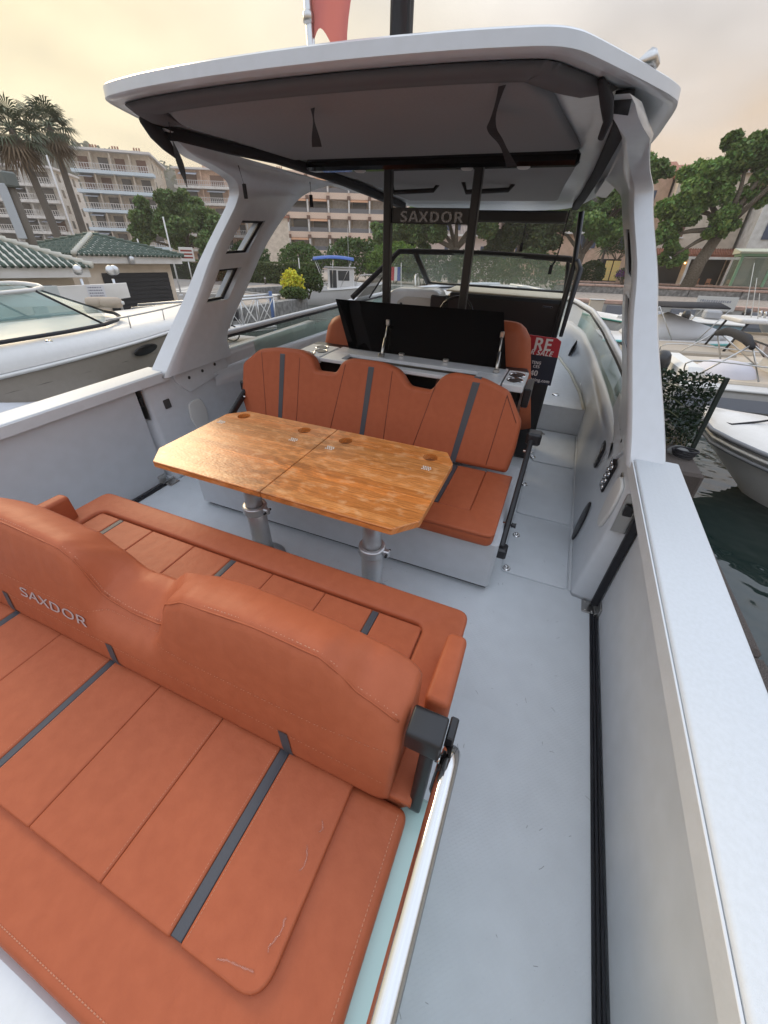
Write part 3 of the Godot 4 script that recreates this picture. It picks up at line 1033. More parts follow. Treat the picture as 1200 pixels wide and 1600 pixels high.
	var tm := lettering("SAXDOR", 0.062, 0.006)
	var tl := mobj("lettering", tm, mat(lin(0.16, 0.16, 0.17), 0.25, 0.6), nb, Transform3D(Basis().scaled(Vector3(1.45, 1, 1)), Vector3(-1.075, 1.806, -3.390)))
	tl.set_meta("label", "raised dark metal letters")
	# mast foot, deck fitting on the roof
	st = mb(true)
	prism(st, round_poly([Vector2(-0.05, -0.035), Vector2(0.05, -0.035), Vector2(0.05, 0.035), Vector2(-0.05, 0.035)], 0.02, 3), 0, 0.9, Transform3D(Basis(Vector3.RIGHT, Vector3.FORWARD, Vector3(0.02, 1, 0.03)), Vector3(-1.04, 2.2, -2.6)), 0.0, 1)
	obj("radar_mast", st, M.black_metal, top)
	st = mb(true)
	tube(st, [Vector3(0.02, 2.20, -2.12), Vector3(0.05, 2.225, -2.16), Vector3(0.075, 2.215, -2.2)], [0.016, 0.024, 0.014], 8)
	obj("roof_fitting", st, M.steel, top)

func slab_grid3(st: SurfaceTool, A: Array, B: Array, mask) -> void:
	# slab_grid with the two faces and the rim smoothed separately
	var nr := A.size() - 1
	var nc: int = A[0].size() - 1
	var on := func(r, c): return r >= 0 and c >= 0 and r < nr and c < nc and mask[r][c]
	for r in nr:
		for c in nc:
			if not on.call(r, c): continue
			st.set_smooth_group(1)
			quad(st, A[r][c], A[r][c + 1], A[r + 1][c + 1], A[r + 1][c])
			st.set_smooth_group(2)
			quad(st, B[r + 1][c], B[r + 1][c + 1], B[r][c + 1], B[r][c])
			st.set_smooth_group(3)
			if not on.call(r - 1, c): quad(st, B[r][c], B[r][c + 1], A[r][c + 1], A[r][c])
			if not on.call(r + 1, c): quad(st, A[r + 1][c], A[r + 1][c + 1], B[r + 1][c + 1], B[r + 1][c])
			if not on.call(r, c - 1): quad(st, A[r][c], A[r + 1][c], B[r + 1][c], B[r][c])
			if not on.call(r, c + 1): quad(st, B[r][c + 1], B[r + 1][c + 1], A[r + 1][c + 1], A[r][c + 1])

func liner(st: SurfaceTool, left: Array, right: Array, z0: float, z1: float, th: float) -> void:
	# a padded panel that follows the roof between two edges given as [z, x] tables
	var rows := []
	var n := 24
	for i in n + 1:
		var f := i / float(n)
		var z: float = lerp(z0, z1, f)
		var xl := curve_at(left[0], left[1], z)
		var xr := curve_at(right[0], right[1], z)
		var row := []
		var zin: float = min(1.0, min(f, 1.0 - f) * n / 1.5)
		for q in [[0.0, 0.0], [0.0, 0.6], [0.012, 0.95], [0.04, 1.1], [0.5, 1.15], [-0.04, 1.1], [-0.012, 0.95], [0.0, 0.6], [0.0, 0.0]]:
			var x: float = (xl + xr) * 0.5 if q[0] == 0.5 else 0.0
			if q[0] != 0.5: x = (xl + q[0]) if row.size() < 4 else (xr + q[0])
			row.append(Vector3(CX + x, roof_y(z) - th * q[1] * zin, z))
		rows.append(row)
	loft(st, rows, false, false, false)

func catmull3(pts: Array, n: int) -> Array:
	var out := []
	for i in pts.size() - 1:
		var p0: Vector3 = pts[max(i - 1, 0)]; var p1: Vector3 = pts[i]
		var p2: Vector3 = pts[i + 1]; var p3: Vector3 = pts[min(i + 2, pts.size() - 1)]
		for k in n: out.append(p1.cubic_interpolate(p2, p0, p3, float(k) / n))
	out.append(pts[-1])
	return out

func lettering(text: String, height: float, depth: float, bold := true, italic := false) -> TextMesh:
	var f := SystemFont.new()
	f.font_names = PackedStringArray(["Droid Sans"])
	if bold: f.font_weight = 700
	f.font_italic = italic
	var t := TextMesh.new()
	t.font = f
	t.text = text
	t.font_size = 64
	t.pixel_size = height / 46.0
	t.depth = depth
	return t

func helm(b: Node3D) -> void:
	var st: SurfaceTool
	# cabin trunk ahead of the helm and the cowl round the dash
	st = mb()
	prism(st, round_poly([Vector2(CX - 0.98, 5.25), Vector2(CX + 1.02, 5.25), Vector2(CX + 0.9, 6.2), Vector2(CX + 0.5, 7.0), Vector2(CX - 0.5, 7.0), Vector2(CX - 0.9, 6.2)], 0.1, 4), 0.28, 0.98, flat_y(0), 0.05, 2)
	obj("cabin_trunk", st, M.gel, b)
	st = mb()
	box(st, Vector3(CX - 0.22, 0.25, -5.30), Vector3(CX + 1.06, 1.14, -5.0), 0.03)
	var dash := obj("dashboard", st, M.black, b)
	st = mb()
	box(st, Vector3(CX - 0.26, 1.142, -5.60), Vector3(CX + 1.08, 1.158, -5.08), 0.006)
	obj("dash_cowl", st, M.cream, dash)
	st = mb()
	box(st, Vector3(CX + 0.86, 1.07, -4.997), Vector3(CX + 0.96, 1.085, -4.99), 0.002)
	obj("dash_trim", st, M.chrome, dash)
	st = mb()
	box(st, Vector3(CX - 0.42, 0.92, -5.12), Vector3(CX - 0.235, 1.10, -5.0), 0.01, Transform3D())
	obj("side_display", st, M.black, dash)
	st = mb()
	box(st, Vector3(CX - 0.35, 0.945, -4.998), Vector3(CX - 0.26, 0.97, -4.992), 0.002)
	obj("display_plate", st, M.steel, dash)
	# pale moulded companionway to port
	st = mb(true)
	prism(st, round_poly([Vector2(-2.12, 0.3), Vector2(-2.12, 1.06), Vector2(-2.0, 1.135), Vector2(-1.5, 1.15), Vector2(-1.42, 1.1), Vector2(-1.42, 0.3)], 0.05, 4), -5.35, -5.05, Transform3D(), 0.03, 2)
	obj("companionway", st, M.gel, b)
	st = mb(true)
	prism(st, round_poly([Vector2(-1.96, 0.4), Vector2(-1.96, 1.0), Vector2(-1.85, 1.06), Vector2(-1.5, 1.06), Vector2(-1.5, 0.4)], 0.03, 4), -5.055, -5.03, Transform3D(), 0.006, 1)
	obj("companion_door", st, mat(lin(0.40, 0.37, 0.335), 0.4), b)
	st = mb()
	box(st, Vector3(-1.92, 0.88, -5.032), Vector3(-1.885, 0.99, -5.02), 0.006)
	obj("door_handle", st, M.black, b)
	# steering wheel
	st = mb(true)
	var wc := Vector3(-1.09, 0.99, -4.55)
	var fx := Basis(Vector3.RIGHT, deg_to_rad(-25))
	var pts := []
	for k in 33: pts.append(wc + fx * Vector3(cos(TAU * k / 32.0) * 0.18, sin(TAU * k / 32.0) * 0.18, 0))
	tube(st, pts, 0.014, 8, false)
	var wh := obj("steering_wheel", st, M.black_gloss, b)
	for a in [0.3, 2.84, 4.71]:
		st = mb(true)
		tube(st, [wc + fx * Vector3(0, 0, -0.03), wc + fx * Vector3(cos(a) * 0.175, sin(a) * 0.175, 0)], 0.010, 6)
		obj("spoke", st, M.chrome, wh)
	st = mb(true)
	tube(st, [wc + fx * Vector3(0, 0, -0.02), wc + fx * Vector3(0, 0, -0.45)], 0.045, 12)
	obj("wheel_hub", st, M.black, wh)
	# windscreen: raked panes in a black frame
	var top_l := Vector3(-1.87, 1.505, -5.35); var top_r := Vector3(-0.11, 1.50, -5.35)
	var bot_l := Vector3(-1.74, 1.165, -5.56); var bot_r := Vector3(-0.06, 1.165, -5.56)
	var wing_t := Vector3(-2.02, 1.505, -5.2); var wing_b := Vector3(-2.30, 1.02, -4.95)
	var wing_a := Vector3(-2.36, 1.0, -4.6)
	st = mb(true)
	tube(st, [wing_a + Vector3(0, 0.06, 0), wing_t, top_l, top_l.lerp(top_r, 0.5) + Vector3(0, 0.012, -0.05), top_r, Vector3(-0.03, 1.49, -5.2)], [0.03, 0.03, 0.03, 0.028, 0.03, 0.03], 8)
	var frame := obj("windscreen_frame", st, M.canvas, b)
	for q in [[top_l, bot_l, 0.035], [top_r, bot_r, 0.022], [bot_l, bot_r, 0.016], [wing_t, wing_b, 0.010]]:
		st = mb(true)
		tube(st, [q[0], q[1]], q[2], 8)
		obj("frame_bar", st, M.black, frame)
	st = mb()
	quad(st, bot_l, bot_r, top_r, top_l)
	obj("front_pane", st, M.clear, frame)
	st = mb()
	quad(st, wing_b, bot_l, top_l, wing_t)
	obj("wing_pane", st, M.clear, frame)
	st = mb()
	quad(st, wing_a, wing_b, wing_t, wing_t + Vector3(-0.01, -0.02, 0.05))
	obj("wing_pane", st, glass(lin(0.03, 0.035, 0.035), 0.8), frame)
	# starboard side pane on a tall post
	st = mb(true)
	tube(st, [Vector3(-0.10, 1.9, -5.2), Vector3(-0.04, 1.48, -5.2), Vector3(-0.045, 0.75, -4.75)], 0.028, 8)
	obj("side_post", st, M.black, frame)
	st = mb(true)
	tube(st, [Vector3(-0.02, 1.49, -5.2), Vector3(0.03, 1.42, -5.1), Vector3(0.02, 0.85, -4.75)], [0.03, 0.034, 0.02], 8)
	obj("side_seal", st, M.rubber, frame)
	st = mb()
	quad(st, Vector3(-0.045, 0.78, -4.78), Vector3(0.01, 0.86, -4.87), Vector3(0.02, 1.42, -5.12), Vector3(-0.045, 1.45, -5.18))
	obj("side_pane", st, M.green_glass, frame)

# ---------------------------------------------------------------- seating, table, galley
func pad(st: SurfaceTool, x0: float, x1: float, z0: float, z1: float, y0: float, y1: float, r = 0.03, bev := 0.02, segs := 4) -> void:
	# a cushion lying flat, corners rounded by r in plan, edges by bev
	var rr = r
	if r is Array: rr = r.map(func(v): return max(v, bev * 1.15))
	else: rr = max(r, bev * 1.15)
	prism(st, round_poly([Vector2(x0, -z1), Vector2(x1, -z1), Vector2(x1, -z0), Vector2(x0, -z0)], rr, 6), y0, y1, flat_y(0), bev, segs)

func stitches(st: SurfaceTool, pts: Array, up: Vector3, spacing := 0.009, w := 0.0011, proud := 0.0012) -> void:
	# a row of short raised threads along a polyline
	for i in pts.size() - 1:
		var a: Vector3 = pts[i]
		var b: Vector3 = pts[i + 1]
		var d := (b - a).normalized()
		var s := d.cross(up).normalized() * w
		var n := int((b - a).length() / spacing)
		for k in n:
			var p := a + d * (k + 0.2) * spacing
			var q := p + d * spacing * 0.62
			var h := up * proud
			var m := (p + q) * 0.5 + h * 1.6
			tri(st, p - s, p + s, m + s); tri(st, p - s, m + s, m - s)
			tri(st, m - s, m + s, q + s); tri(st, m - s, q + s, q - s)

func aft_sofa() -> void:
	var t := thing("sunpad_sofa", "tan leatherette double-sided sofa with flip-over backrest and dark stripes", "sofa", Vector3(-1.1, 0, -0.4), true)
	var st := mb()
	box(st, Vector3(-2.13, 0.0, -1.03), Vector3(-0.09, 0.30, 0.20), 0.02)
	obj("base", st, M.gel_satin, t)
	# side ledge under the rail
	st = mb()
	box(st, Vector3(-0.088, 0.02, -0.43), Vector3(0.012, 0.395, 1.0), 0.01)
	obj("side_ledge", st, M.mint, t)
	st = mb()
	box(st, Vector3(-2.2, 0.02, 0.235), Vector3(-0.09, 0.40, 0.34), 0.012)
	obj("aft_ledge", st, M.deck_smooth, t)
	st = mb()
	box(st, Vector3(-2.2, 0.05, 0.345), Vector3(-0.09, 0.36, 0.36), 0.004)
	obj("ledge_groove", st, M.rubber, t)
	# main cushions: forward seat and aft seat borders
	st = mb(true)
	pad(st, -2.19, -0.055, -1.09, -0.375, 0.30, 0.452, 0.05, 0.028)
	obj("seat_cushion", st, M.leather, t)
	st = mb(true)
	pad(st, -2.19, -0.055, -0.37, 0.232, 0.30, 0.444, 0.03, 0.022)
	obj("seat_cushion", st, M.leather, t)
	# raised front bolster of the forward seat
	st = mb(true)
	var bol := round_poly([Vector2(-2.192, 0.372), Vector2(-2.192, 1.092), Vector2(-0.053, 1.092), Vector2(-0.053, 0.372), Vector2(-0.205, 0.372), Vector2(-0.205, 0.955), Vector2(-2.06, 0.955), Vector2(-2.06, 0.372)], [0.0, 0.05, 0.05, 0.0, 0.0, 0.045, 0.045, 0.0], 5)
	prism(st, bol, 0.44, 0.478, flat_y(0), 0.014, 3)
	obj("seat_border", st, M.leather, t)
	# sewn panels of the forward seat
	var edges := [-2.055, -1.915, -1.885, -1.675, -1.395, -1.17, -1.14, -0.93, -0.655, -0.43, -0.40, -0.21]
	for i in edges.size() - 1:
		st = mb(true)
		var x0: float = edges[i]; var x1: float = edges[i + 1]
		if x1 - x0 < 0.05:
			pad(st, x0 + 0.001, x1 - 0.001, -0.948, -0.40, 0.44, 0.462, 0.002, 0.002, 1)
			obj("dark_stripe", st, M.stripe, t)
		else:
			pad(st, x0 + 0.0008, x1 - 0.0008, -0.95, -0.40, 0.44, 0.464, 0.006, 0.007, 3)
			obj("seat_panel", st, M.leather, t)
	# sewn panels of the aft seat: one raised quilt with rounded front corners
	var e2 := [-1.98, -1.76, -1.73, -1.48, -1.21, -1.185, -0.962, -0.69, -0.468, -0.436, -0.22]
	for i in e2.size() - 1:
		st = mb(true)
		var x0: float = e2[i]; var x1: float = e2[i + 1]
		if x1 - x0 < 0.05:
			pad(st, x0 + 0.0006, x1 - 0.0006, -0.40, 0.066, 0.43, 0.4615, 0.002, 0.002, 1)
			obj("dark_stripe", st, M.stripe, t)
		else:
			var r := [0.003, 0.07 if i == e2.size() - 2 else 0.003, 0.003, 0.003]
			if i == e2.size() - 2: r = [0.003, 0.06, 0.003, 0.003]
			if i == 0: r = [0.06, 0.003, 0.003, 0.003]
			pad(st, x0 + 0.0005, x1 - 0.0005, -0.40, 0.07, 0.43, 0.464, r, 0.006, 3)
			obj("seat_panel", st, M.leather, t)
	st = mb()
	var up := Vector3.UP
	for x in [-0.476, -0.428, -1.218, -1.177, -0.697]:
		stitches(st, [Vector3(x, 0.4642, -0.345), Vector3(x, 0.4642, 0.055)], up, 0.008, 0.0006, 0.0006)
	stitches(st, [Vector3(-0.078, 0.4445, -0.35), Vector3(-0.078, 0.4445, 0.215)], up)
	stitches(st, [Vector3(-2.0, 0.4445, 0.208), Vector3(-0.09, 0.4445, 0.208)], up)
	stitches(st, [Vector3(-0.205, 0.4445, 0.085), Vector3(-0.205, 0.4445, 0.21)], up)
	stitches(st, [Vector3(-0.212, 0.4445, 0.085), Vector3(-0.212, 0.4445, 0.21)], up)
	obj("stitching", st, M.stitch, t)
	# backrest: swept section with two head humps and a dip
	st = mb(true)
	var rings := []
	var face := []
	var wave := noise(83, 0.05)
	for k in 145:
		var f := k / 144.0
		var x: float = lerp(-2.085, -0.115, f)
		var zs := [-0.352, -0.347, -0.372, -0.405, -0.432, -0.452, -0.475, -0.53, -0.585, -0.605, -0.615, -0.61, -0.59]
		var ys := [0.470, 0.50, 0.60, 0.70, 0.0, 0.0, 0.0, 0.0, 0.0, 0.0, 0.70, 0.55, 0.468]
		var hi := aft_edge(x)
		var hf := front_edge(x)
		var ring := []
		var pinch: float = 1.0
		var e: float = min(f, 1.0 - f) * 97.0
		if e < 3.0: pinch = lerp(0.90, 1.0, sqrt(1.0 - pow(1.0 - e / 3.0, 2.0)))
		for i in zs.size():
			var y: float = ys[i]
			if i == 3: y = lerp(0.60, hi, 0.55)
			if i == 4: y = hi - 0.03
			if i == 5: y = hi - 0.004
			if i == 6: y = hi + 0.004
			if i == 7: y = lerp(hi, hf, 0.5) + 0.008
			if i == 8: y = hf
			if i == 9: y = hf - 0.022
			if i == 10: y = lerp(0.6, hf, 0.55)
			if i >= 4 and i <= 9:
				# soft folds of slack hide, deepest where the dip is sewn in
				for w in [[-1.17, 0.005, 0.012], [-1.06, 0.002, 0.016], [-0.985, 0.006, 0.011]]: y -= w[1] * exp(-pow((x - w[0] - (i - 6) * 0.006) / w[2], 2.0))
				y += wave.get_noise_2d(x * 100.0, i * 12.0) * 0.005
			var c := Vector2(-0.48, 0.66)
			var q := (Vector2(zs[i], y) - c) * pinch + c
			if pinch < 1.0 and i in [0, 12]: q.y = y
			ring.append(Vector3(x, q.y, q.x))
		ring.reverse()
		rings.append(ring)
	loft(st, rings)
	var back := obj("backrest", st, M.leather_worn, t)
	# piped edges, seams and stripes on the aft face
	st = mb(true)
	var pipe := []
	var seam1 := []
	var seam2 := []
	for k in 80:
		var x: float = lerp(-2.07, -0.13, k / 79.0)
		var hi := aft_edge(x)
		pipe.append(Vector3(x, hi - 0.006, -0.4505))
		seam1.append(aft_face(x, 0.665))
		seam2.append(aft_face(x, 0.565))
	tube(st, pipe, 0.0032, 5)
	obj("top_piping", st, M.leather, back)
	st = mb()
	stitches(st, pipe.map(func(p): return p + Vector3(0, 0.004, -0.010)), Vector3(0, 0.9, 0.4), 0.010, 0.0012)
	stitches(st, seam1, Vector3(0, 0.25, 0.97), 0.009, 0.0011)
	stitches(st, seam2, Vector3(0, 0.25, 0.97), 0.009, 0.0011)
	obj("stitching", st, M.stitch, back)
	for x in [-1.75, -1.17, -0.45]:
		st = mb()
		for k in 5:
			var y0 := 0.474 + 0.019 * k
			var y1 := y0 + 0.019
			var sh := (0.57 - y0) * 0.28
			var sh1 := (0.57 - y1) * 0.28
			quad(st, aft_face(x - 0.016 + sh, y0) + Vector3(0, 0, 0.002), aft_face(x + 0.016 + sh, y0) + Vector3(0, 0, 0.002), aft_face(x + 0.016 + sh1, y1) + Vector3(0, 0, 0.002), aft_face(x - 0.016 + sh1, y1) + Vector3(0, 0, 0.002))
		obj("dark_stripe", st, M.stripe, back)
	# embroidered name
	var tm := lettering("SAXDOR", 0.038, 0.0012, false)
	mobj("embroidery", tm, mat(lin(0.42, 0.33, 0.32), 0.7), back, Transform3D(Basis(Vector3(1.9, 0, 0), Vector3(0, 0.96, -0.27), Vector3(0, 0.27, 0.96)), aft_face(-1.445, 0.622) + Vector3(0, 0, 0.0025)))
	# end armrest bolsters
	for x in [-0.062, -2.138]:
		st = mb(true)
		prism(st, round_poly([Vector2(x - 0.04, 0.60), Vector2(x + 0.04, 0.60), Vector2(x + 0.035, 0.87), Vector2(x - 0.035, 0.87)], 0.026, 4), 0.42, 0.61, flat_y(0), 0.018, 3)
		obj("arm_bolster", st, M.leather, t)
	# pivot brackets
	for s in [0, 1]:
		var m := Transform3D() if s == 0 else Transform3D(Basis(Vector3(-1, 0, 0), Vector3.UP, Vector3.BACK), Vector3(-2.2, 0, 0))
		st = mb(true)
		prism(st, round_poly([Vector2(0.415, 0.69), Vector2(0.425, 0.755), Vector2(0.50, 0.765), Vector2(0.515, 0.69)], 0.014, 4), -0.104, -0.012, m * Transform3D(Basis(Vector3.FORWARD, Vector3.UP, Vector3.RIGHT), Vector3.ZERO), 0.006, 2)
		var br := obj("pivot_bracket", st, M.black, t)
		st = mb(true)
		prism(st, round_poly([Vector2(0.375, 0.40), Vector2(0.44, 0.74), Vector2(0.50, 0.74), Vector2(0.455, 0.40)], 0.03, 4), -0.062, -0.026, m * Transform3D(Basis(Vector3.FORWARD, Vector3.UP, Vector3.RIGHT), Vector3.ZERO), 0.006, 2)
		obj("bracket_arm", st, M.black, br)
		st = mb(true)
		tube(st, [m * Vector3(-0.022, 0.63, -0.455), m * Vector3(0.0, 0.63, -0.455)], 0.014, 10)
		obj("pivot_bolt", st, M.chrome, br)
		st = mb()
		box(st, m * Vector3(-0.01, 0.66, -0.53), m * Vector3(0.012, 0.72, -0.47), 0.004)
		obj("bracket_stop", st, M.black, br)
		# chrome grab rail along the aft seat
		st = mb(true)
		tube(st, [m * Vector3(0.004, 0.46, -0.44), m * Vector3(0.008, 0.56, -0.478), m * Vector3(0.012, 0.62, -0.482), m * Vector3(0.014, 0.665, -0.462), m * Vector3(0.014, 0.68, -0.42), m * Vector3(0.014, 0.682, -0.36), m * Vector3(0.014, 0.682, 0.2), m * Vector3(0.014, 0.68, 0.9)], 0.0235, 16)
		obj("grab_rail", st, M.chrome, t)
	# rain streaks left standing on the aft seat
	st = mb(true)
	var wr := RandomNumberGenerator.new()
	wr.seed = 9
	for path in [[Vector2(-0.245, -0.06), Vector2(-0.243, -0.03), Vector2(-0.252, -0.01), Vector2(-0.25, 0.0)], [Vector2(-0.27, -0.19), Vector2(-0.255, -0.165), Vector2(-0.26, -0.14)], [Vector2(-0.262, -0.25), Vector2(-0.25, -0.235), Vector2(-0.255, -0.225)], [Vector2(-0.262, 0.035), Vector2(-0.29, 0.04), Vector2(-0.325, 0.045), Vector2(-0.345, 0.052)]]:
		var pts := []
		for q in catmull(path, 4): pts.append(Vector3(q.x + wr.randf_range(-0.002, 0.002), 0.4645, q.y))
		var rad := []
		for i in pts.size(): rad.append(wr.randf_range(0.0012, 0.0032))
		tube(st, pts, rad, 6)
	var wm := glass(lin(0.5, 0.4, 0.36), 0.12)
	obj("water_streaks", st, wm, t).set_meta("kind", "stuff")

func smooth_table(t: Array, x: float) -> float:
	# Catmull-Rom through Vector2(x, value) points
	for i in t.size() - 1:
		if x <= t[i + 1].x:
			var f: float = clamp((x - t[i].x) / (t[i + 1].x - t[i].x), 0.0, 1.0)
			return lerp(t[i].y, t[i + 1].y, f * f * (3.0 - 2.0 * f) * 0.6 + f * 0.4)
	return t[-1].y

func aft_edge(x: float) -> float:
	# height of the sewn aft edge: two head humps with a dip between them
	return smooth_table([Vector2(-2.09, 0.735), Vector2(-1.96, 0.795), Vector2(-1.90, 0.855), Vector2(-1.84, 0.89), Vector2(-1.60, 0.90), Vector2(-1.34, 0.888), Vector2(-1.29, 0.86), Vector2(-1.225, 0.70), Vector2(-1.10, 0.675), Vector2(-0.975, 0.68), Vector2(-0.885, 0.83), Vector2(-0.80, 0.875), Vector2(-0.54, 0.90), Vector2(-0.35, 0.89), Vector2(-0.30, 0.855), Vector2(-0.24, 0.795), Vector2(-0.11, 0.735)], x)

func front_edge(x: float) -> float:
	return smooth_table([Vector2(-2.09, 0.78), Vector2(-1.97, 0.818), Vector2(-1.82, 0.846), Vector2(-1.67, 0.858), Vector2(-1.395, 0.832), Vector2(-1.295, 0.785), Vector2(-1.19, 0.724), Vector2(-1.04, 0.73), Vector2(-0.945, 0.805), Vector2(-0.80, 0.845), Vector2(-0.66, 0.858), Vector2(-0.38, 0.846), Vector2(-0.226, 0.818), Vector2(-0.11, 0.78)], x)

func aft_face(x: float, y: float) -> Vector3:
	# point on the aft face of the backrest
	var hi := aft_edge(x)
	var p := [[0.47, -0.352], [0.50, -0.347], [0.60, -0.372], [lerp(0.60, hi, 0.55), -0.405], [hi - 0.03, -0.432]]
	for i in 4:
		if y <= p[i + 1][0]: return Vector3(x, y, lerp(float(p[i][1]), float(p[i + 1][1]), (y - p[i][0]) / (p[i + 1][0] - p[i][0])) + 0.0008)
	return Vector3(x, y, -0.43)

func bench_plane(x: float, y: float, off := 0.0) -> Vector3:
	# front face of the bench backrest, leaning forward
	return Vector3(x, y, lerp(-2.30, -2.47, (y - 0.47) / 0.55) + off)

func dinette_bench() -> void:
	var t := thing("dinette_bench", "tan three-seat bench with notched stitched backrest behind the teak table", "bench", Vector3(-1.1, 0, -2.1), true)
	var st := mb()
	box(st, Vector3(-2.185, 0.03, -2.6), Vector3(-0.014, 0.385, -1.68), 0.018)
	obj("base", st, M.gel_satin, t)
	st = mb(true)
	tube(st, [Vector3(-0.16, 0.36, -1.681), Vector3(-0.16, 0.36, -1.676)], 0.006, 8)
	obj("vent_screw", st, M.black, t)
	st = mb()
	box(st, Vector3(-2.17, 0.0, -2.58), Vector3(-0.03, 0.03, -1.72))
	obj("plinth", st, M.rubber, t)
	# seat cushion: boxed with raised rim and inset panels
	st = mb(true)
	pad(st, -2.14, -0.05, -2.30, -1.62, 0.385, 0.462, 0.05, 0.026)
	obj("seat_cushion", st, M.leather, t)
	st = mb(true)
	prism(st, round_poly([Vector2(-2.142, 2.28), Vector2(-2.142, 1.618), Vector2(-0.048, 1.618), Vector2(-0.048, 2.28), Vector2(-0.215, 2.28), Vector2(-0.215, 1.80), Vector2(-1.985, 1.80), Vector2(-1.985, 2.28)], [0.0, 0.05, 0.05, 0.0, 0, 0.02, 0.02, 0], 5), 0.452, 0.476, flat_y(0), 0.010, 3)
	obj("seat_border", st, M.leather, t)
	var e := [-1.98, -1.80, -1.77, -1.55, -1.30, -1.115, -1.085, -0.90, -0.65, -0.44, -0.405, -0.218]
	for i in e.size() - 1:
		st = mb(true)
		var x0: float = e[i]; var x1: float = e[i + 1]
		if x1 - x0 < 0.05:
			pad(st, x0, x1, -2.27, -1.81, 0.45, 0.4715, 0.002, 0.002, 1)
			obj("dark_stripe", st, M.stripe, t)
		else:
			pad(st, x0 + 0.001, x1 - 0.001, -2.28, -1.803, 0.45, 0.4705, 0.008, 0.006, 2)
			obj("seat_panel", st, M.leather, t)
	# backrest outline with two square notches
	var o := [Vector2(-2.17, 0.47), Vector2(-2.235, 0.62), Vector2(-2.225, 0.87), Vector2(-2.07, 0.985), Vector2(-1.90, 1.015), Vector2(-1.70, 1.02), Vector2(-1.605, 0.985), Vector2(-1.565, 0.90), Vector2(-1.40, 0.905), Vector2(-1.362, 0.98), Vector2(-1.29, 1.012), Vector2(-1.06, 1.015), Vector2(-0.93, 0.985), Vector2(-0.845, 0.895), Vector2(-0.685, 0.89), Vector2(-0.632, 0.98), Vector2(-0.56, 1.015), Vector2(-0.36, 1.005), Vector2(-0.20, 0.955), Vector2(-0.08, 0.79), Vector2(-0.075, 0.62), Vector2(-0.09, 0.47)]
	var rad := [0.03, 0.03, 0.03, 0.04, 0.05, 0.05, 0.05, 0.025, 0.025, 0.05, 0.05, 0.05, 0.05, 0.03, 0.025, 0.05, 0.05, 0.04, 0.03, 0.03, 0.03, 0.03]
	st = mb(true)
	var lean := Vector3(0, 0.55, -0.17).normalized()
	var xf := Transform3D(Basis(Vector3.RIGHT, lean, Vector3.RIGHT.cross(lean)), Vector3(0, 0.47, -2.30) - lean * 0.47 / lean.y * 0.0)
	var ol := round_poly(o.map(func(p): return Vector2(p.x, (p.y - 0.47) / lean.y)), rad, 5)
	prism(st, ol, -0.11, 0.0, xf, 0.03, 4)
	var back := obj("backrest", st, M.leather, t)
	# stripes and seams on the front face
	for q in [[-1.85, 0.022, 0.0], [-1.135, 0.022, 0.01], [-0.43, 0.024, 0.03]]:
		st = mb()
		var n := 14
		for k in n:
			var y0: float = lerp(0.475, 1.004, k / float(n))
			var y1: float = lerp(0.475, 1.004, (k + 1) / float(n))
			var s0: float = q[2] * (y0 - 0.7) / 0.3
			var s1: float = q[2] * (y1 - 0.7) / 0.3
			var w0: float = q[1] * lerp(0.8, 1.0, (y0 - 0.47) / 0.55)
			var w1: float = q[1] * lerp(0.8, 1.0, (y1 - 0.47) / 0.55)
			var lift := func(y): return 0.0025 - (0.018 * pow(max(0.0, (y - 0.965) / 0.045), 2.0))
			quad(st, bench_plane(q[0] + s0 - w0, y0, lift.call(y0)), bench_plane(q[0] + s0 + w0, y0, lift.call(y0)), bench_plane(q[0] + s1 + w1, y1, lift.call(y1)), bench_plane(q[0] + s1 - w1, y1, lift.call(y1)))
		obj("dark_stripe", st, M.stripe, back)
	st = mb(true)
	for q in [[-2.01, -0.03], [-1.70, 0.0], [-1.365, 0.04], [-0.97, 0.0], [-0.70, 0.05], [-0.215, 0.015]]:
		var a := bench_plane(q[0] - q[1], 0.50, 0.0)
		var c := bench_plane(q[0] + q[1], 0.965 if abs(q[0] + 0.215) > 0.01 else 0.93, 0.0)
		tube(st, [a, a.lerp(c, 0.5), c], 0.0022, 5)
	var zr := []
	for k in 2: zr.append(bench_plane([-0.20, -0.108][k], [0.925, 0.78][k], 0.0))
	tube(st, zr, 0.0022, 5)
	obj("seam", st, M.groove, back)
	# folding arms at both ends
	for s in [0, 1]:
		var m := Transform3D() if s == 0 else Transform3D(Basis(Vector3(-1, 0, 0), Vector3.UP, Vector3.BACK), Vector3(-2.2, 0, 0))
		var tp := m * Vector3(0.005, 0.69, -2.43)
		var bt := m * Vector3(0.0, 0.30, -1.76)
		var d := (bt - tp).normalized()
		st = mb()
		var f := frame_of(d, Vector3.RIGHT)
		box(st, Vector3(-0.026, -0.016, 0), Vector3(0.026, 0.016, (bt - tp).length()), 0.008, Transform3D(f, tp))
		var arm := obj("fold_arm", st, M.black_metal, t)
		st = mb()
		var q0 := m * Vector3(-0.03, 0.655, -2.47)
		var q1 := m * Vector3(0.06, 0.735, -2.385)
		box(st, q0, q1, 0.012)
		obj("arm_head", st, M.black, arm)
		st = mb()
		q0 = m * Vector3(-0.025, 0.245, -1.80)
		q1 = m * Vector3(0.035, 0.315, -1.725)
		box(st, q0, q1, 0.010)
		obj("arm_foot", st, M.black, arm)
